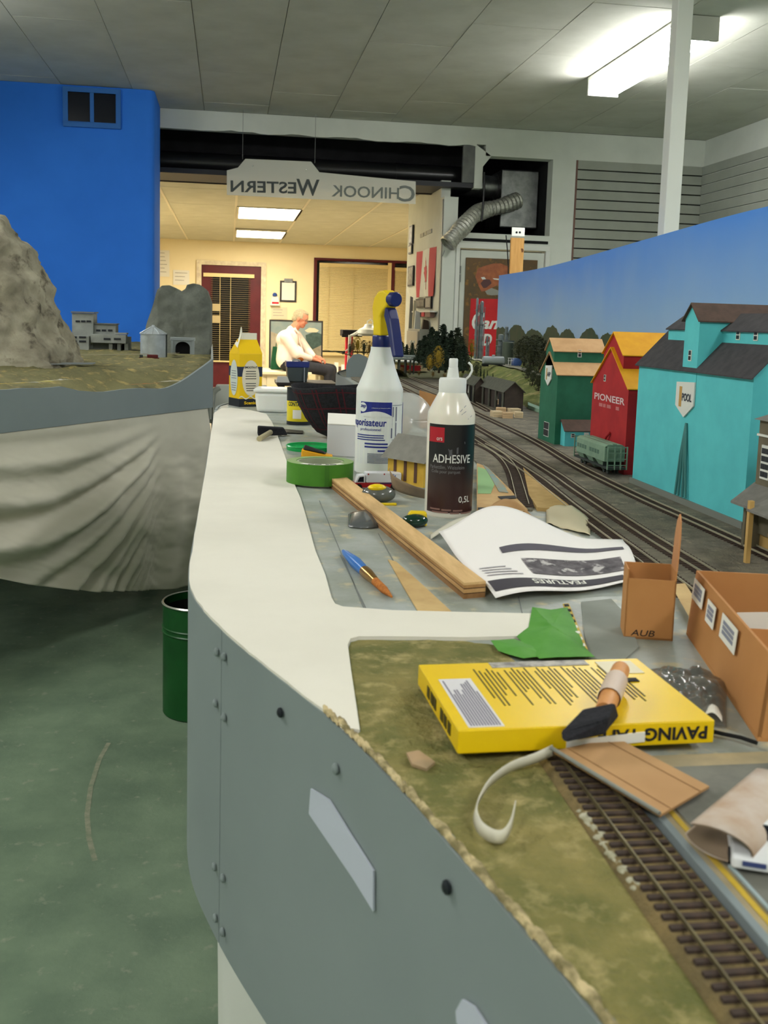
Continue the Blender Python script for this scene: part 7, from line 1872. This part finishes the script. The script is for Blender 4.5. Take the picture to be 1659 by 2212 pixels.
# stepped concrete mill
MYD = 6.15; pz = D(210,758,MYD).z-.008
mgm = M('mill_grey', (150,154,148), (132,136,132), scale=14, rough=.85)
t = thing('stepped_mill', 'grey stepped model mill building against the blue wall', 'model building', (D(210,750,MYD).x,MYD,pz))
def blk(name, xa, xb, top, bot, y0, y1, mat=mgm):
    a = D(xa,top,MYD); b = D(xb,bot,MYD); return put(name, MB().box(a.x,b.x,MYD+y0,MYD+y1,max(pz,b.z) if bot < 757 else pz,a.z), mat, t, bevel=.001)
def win_row(o, xs, y, d_, w=9, h=4):
    for x in xs:
        a = D(x,y,MYD); put('window', MB().box(a.x,a.x+w*MYD/2200,MYD+d_-.003,MYD+d_,a.z-h*MYD/2200,a.z), m_wing, o)
b1 = blk('tower_block', 152, 199, 676, 758, .06, .24)
put('tower_roof', MB().box(D(150,676,MYD).x,D(201,676,MYD).x,MYD+.05,MYD+.25,D(170,676,MYD).z,D(170,676,MYD).z+.008), M('mill_roof', (110,112,108), rough=.9), t)
b2 = blk('middle_block', 198, 247, 701, 758, .08, .22)
put('middle_roof', MB().box(D(198,701,MYD).x,D(249,701,MYD).x,MYD+.07,MYD+.23,D(220,701,MYD).z,D(220,701,MYD).z+.006), M('mill_roof', (0,0,0)), t)
b3 = blk('loading_gallery', 196, 272, 722, 742, .0, .10)
b4 = blk('front_block', 148, 193, 725, 758, -.02, .07)
for x_ in (234, 252, 268): blk('gallery_leg', x_, x_+8, 742, 758, .02, .09)
blk('end_block', 246, 273, 719, 723, .02, .12); blk('rear_wing', 268, 279, 728, 758, .08, .14)
win_row(b1, (160,172,184), 692, .06); win_row(b2, (204,216,230), 712, .08); win_row(b3, (224,246), 730, 0, 14); win_row(b4, (152,172), 726, -.02, 14); win_row(b4, (152,172), 735, -.02, 14)
put('dark_undercroft', MB().box(D(200,750,MYD).x,D(268,750,MYD).x,MYD+.1,MYD+.11,pz,D(230,743,MYD).z), m_black, t)
# model track across the left layout
lt_ = [(-.86,4.9),(-.60,5.15),(-.42,5.35),(-.30,5.55),(-.27,5.66)]
rails([(x,y,0) for x,y in lt_], TZ+.014, parent=lay2)
put('grey_road_strip', MB().slab(lambda u,v: Vector((-1.05+.50*u, 4.02+.28*u+.10*v, TZ+.012)), 12, 2, .004), M('road_grey', (128,134,134), rough=.9), lay2)
# ------------------------------------------------------------------ seated man in the office
m_skin = M('skin', (206,138,110), (194,122,98), scale=20, rough=.55, sss=.15); m_shirt = M('white_shirt', (236,222,212), (226,212,204), scale=6, rough=.85)
m_trous = M('dark_trousers', (34,36,44), (44,46,54), scale=10, rough=.9); m_hair = M('grey_hair', (176,166,138), (148,138,112), scale=60, rough=.8)
PYD = 13.62; SEAT = .495
def P(px, py, dy=0): return D(px, py, PYD+dy)
hips = P(618,782); chest = P(622,738); 
HC = P(649,688)          # head centre
fwd = Vector((.90,-.30,-.36)).normalized()
upv = Vector((.36,-.08,.93)); upv = (upv-fwd*upv.dot(fwd)).normalized(); sidev = fwd.cross(upv)   # sidev points to the man's right (viewer side)
HM = Matrix(((fwd.x,-sidev.x,upv.x,HC.x),(fwd.y,-sidev.y,upv.y,HC.y),(fwd.z,-sidev.z,upv.z,HC.z),(0,0,0,1)))
def hp(x, y, z): return HM @ Vector((x,y,z))
nearS = P(617,727,-.17); farS = P(640,727,.17)
nearE = P(641,765,-.20); nearW = P(669,774,-.10); farE = P(664,757,.20); farW = P(676,769,.06)
handN = P(681,778,-.06); handF = P(686,776,.02)
hipN = P(620,786,-.11); hipF = P(628,786,.11); kneeN = P(712,801,-.12); kneeF = P(716,798,.12)
ankN = Vector((kneeN.x-.02,kneeN.y,.09)); ankF = Vector((kneeF.x+.02,kneeF.y,.09))
neck0 = P(632,713); 
body = MB()
body.capsule(hips+Vector((0,0,.05)), chest, .12, .13); body.capsule(chest, neck0, .11, .06); body.capsule(neck0, HC+Vector((-.02,0,-.05)), .06, .058)
# head
hb = MB(); hb.ball((0,0,.02), (.100,.078,.098), 20, 14); hb.ball((.030,0,-.045), (.066,.058,.066), 18, 12); hb.ball((.062,0,-.085), (.030,.032,.026), 12, 8)
hb.ball((.096,0,-.022), (.020,.013,.018), 10, 8); hb.ball((.088,0,.0), (.012,.010,.030), 10, 8)
hb.ball((.080,.028,.018), (.014,.026,.010), 10, 8); hb.ball((.080,-.028,.018), (.014,.026,.010), 10, 8)
hb.ball((.066,.036,-.035), (.025,.022,.024), 10, 8); hb.ball((.066,-.036,-.035), (.025,.022,.024), 10, 8)
hb.ball((.082,0,-.062), (.016,.024,.008), 10, 8); hb.ball((.080,0,-.074), (.014,.020,.008), 10, 8)
for s_ in (-1,1): hb.ball((-.004,s_*.078,-.012), (.019,.010,.030), 10, 8); hb.ball((.0,s_*.074,-.034), (.010,.008,.012), 8, 6)
hb.v = [HM @ v for v in hb.v]; body.join(hb)
for a, b, c, r in ((nearS,nearE,nearW,.05),(farS,farE,farW,.05)): body.capsule(a, b, r, .04); body.capsule(b, c, .04, .027)
for h, k, a in ((hipN,kneeN,ankN),(hipF,kneeF,ankF)): body.capsule(h, k, .075, .055); body.capsule(k, a, .055, .04)
# hands: palms and five curled fingers each, clasped on the near knee
def hand(w, c, nrm_):
    d_ = (c-w).normalized(); s_ = d_.cross(nrm_).normalized(); up_ = s_.cross(d_)
    body.capsule(w, c, .027, .030)
    for k in range(4):
        o0 = c+d_*.022+s_*(.026-.0175*k); ln = (.034,.040,.038,.028)[k]
        a1 = o0+d_*ln-up_*.004; a2 = a1+d_*ln*.55-up_*.022; a3 = a2+d_*.006-up_*.02
        body.capsule(o0, a1, .0105, .0095, 8); body.capsule(a1, a2, .0095, .0088, 8); body.capsule(a2, a3, .0088, .0078, 8)
    t0 = c-d_*.012+s_*.026; t1 = t0+d_*.024+s_*.018; t2 = t1+d_*.026+s_*.002-up_*.006
    body.capsule(t0, t1, .012, .0105, 8); body.capsule(t1, t2, .0105, .009, 8)
hand(nearW, handN+Vector((.02,0,.0)), Vector((0,-.25,1))); hand(farW, handF+Vector((.035,0,.012)), Vector((0,-.1,1)))
bm_ = bake_remesh(body, .0062, 3)
man = solo('person', bm_, m_skin, 'person in white shirt and dark trousers sitting on the office bench, looking down', 'person', smooth='all', origin=(hips.x,PYD,SEAT))
def dress(name, mb, mat, vox=.011, it=4): return put(name, bake_remesh(mb, vox, it), mat, man, smooth='all')
sh = MB()
belly = P(636,765)
sh.capsule(hips+Vector((.0,-.06,.03)), chest+Vector((0,-.05,0)), .135, .13); sh.capsule(hips+Vector((.0,.06,.03)), chest+Vector((.0,.05,0)), .135, .13)
sh.ball(belly, (.13,.16,.13), 16, 12); sh.ball(chest+Vector((-.01,0,.02)), (.15,.20,.14), 16, 12)
sh.capsule(nearS, farS, .082, .082); sh.capsule(chest, neck0+Vector((-.01,0,-.01)), .10, .075)
for a, b, c in ((nearS,nearE,nearW),(farS,farE,farW)): sh.capsule(a, b, .080, .062); sh.capsule(b, c, .062, .044)
sh.capsule(nearE.lerp(nearW,.82), nearW, .043, .043); sh.capsule(farE.lerp(farW,.82), farW, .042, .042)
shirt = dress('shirt', sh, m_shirt)
cl2 = MB()
cn = neck0+Vector((.012,0,.018))
for s_ in (-1,1):
    cl2.add([cn+Vector((-.045,s_*.02,.03)), cn+Vector((.02,s_*.060,.02)), cn+Vector((.072,s_*.030,-.05)), cn+Vector((.045,s_*.006,-.005)), cn+Vector((-.05,s_*.03,-.005)), cn+Vector((.02,s_*.078,-.015)), cn+Vector((.080,s_*.045,-.075)), cn+Vector((.055,s_*.008,-.03))], [(0,1,5,4),(1,2,6,5),(2,3,7,6),(3,0,4,7),(0,3,2,1),(4,5,6,7)])
put('collar', cl2, m_shirt, man)
put('button_placket', MB().tube([neck0+Vector((.085,-.02,-.05)), chest+Vector((.155,-.03,.0)), belly+Vector((.13,-.02,.0))], .006, 6), m_shirt, man)
tr = MB()
tr.capsule(hips+Vector((0,-.08,-.02)), hips+Vector((0,.08,-.02)), .10, .10)
for h, k, a in ((hipN,kneeN,ankN),(hipF,kneeF,ankF)): tr.capsule(h, k, .092, .075); tr.capsule(k, a, .075, .058)
trz = dress('trousers', tr, m_trous)
bl2 = MB(); 
put('belt', MB().lathe([(.132,-.014),(.136,-.014),(.136,.014),(.132,.014)], 28, Matrix.Translation(hips+Vector((.012,0,.005))) @ Matrix.Diagonal((1,1.25,1,1)), cap=False), m_black, man)
hr = MB()
hr.ball((-.022,0,.030), (.094,.084,.092), 20, 14); hr.ball((-.055,0,-.02), (.058,.072,.060), 16, 10); hr.ball((.025,0,.085), (.060,.055,.030), 14, 8)
for s_ in (-1,1): hr.ball((.012,s_*.066,.03), (.035,.016,.038), 10, 8)
hr.v = [HM @ v for v in hr.v]
# keep the hair off the face: clip everything forward of the hairline
hrb = bake_remesh(hr, .0065, 3)
put('hair', hrb, m_hair, man, smooth='all')
ey = MB()
for s_ in (-1,1): put('eye', MB().ball(hp(.083,s_*.029,.003), .0095, 10, 8), m_frame, man, smooth=True)
for s_ in (-1,1): put('eyebrow', MB().tube([hp(.090,s_*.014,.026),hp(.092,s_*.03,.030),hp(.082,s_*.046,.024)], .0048, 8), m_hair, man)
put('mouth', MB().tube([hp(.084,-.026,-.069),hp(.096,0,-.066),hp(.084,.026,-.069)], .003, 8), M('lip', (150,84,74), rough=.6), man)
gl = MB()
for s_ in (-1,1):
    gl.tube([hp(.108+.0*s_, s_*(.030+.021*cos(q_)), .000+.017*sin(q_)) for q_ in [2*pi*k/16 for k in range(17)]], .0016, 6)
    gl.tube([hp(.106,s_*.051,.003),hp(.05,s_*.078,.008),hp(.0,s_*.082,.006)], .0016, 6)
gl.tube([hp(.110,-.010,.004),hp(.112,.010,.004)], .0016, 6)
put('glasses', gl, m_grey_metal, man)
for k_, a_ in ((kneeN,ankN),(kneeF,ankF)):
    s_ = MB(); s_.capsule((a_.x-.03,a_.y,.045), (a_.x+.14,a_.y,.035), .045, .036); s_.ball((a_.x,a_.y,.06), (.05,.042,.055), 12, 8)
    put('shoe', s_, m_black, man, smooth=True)
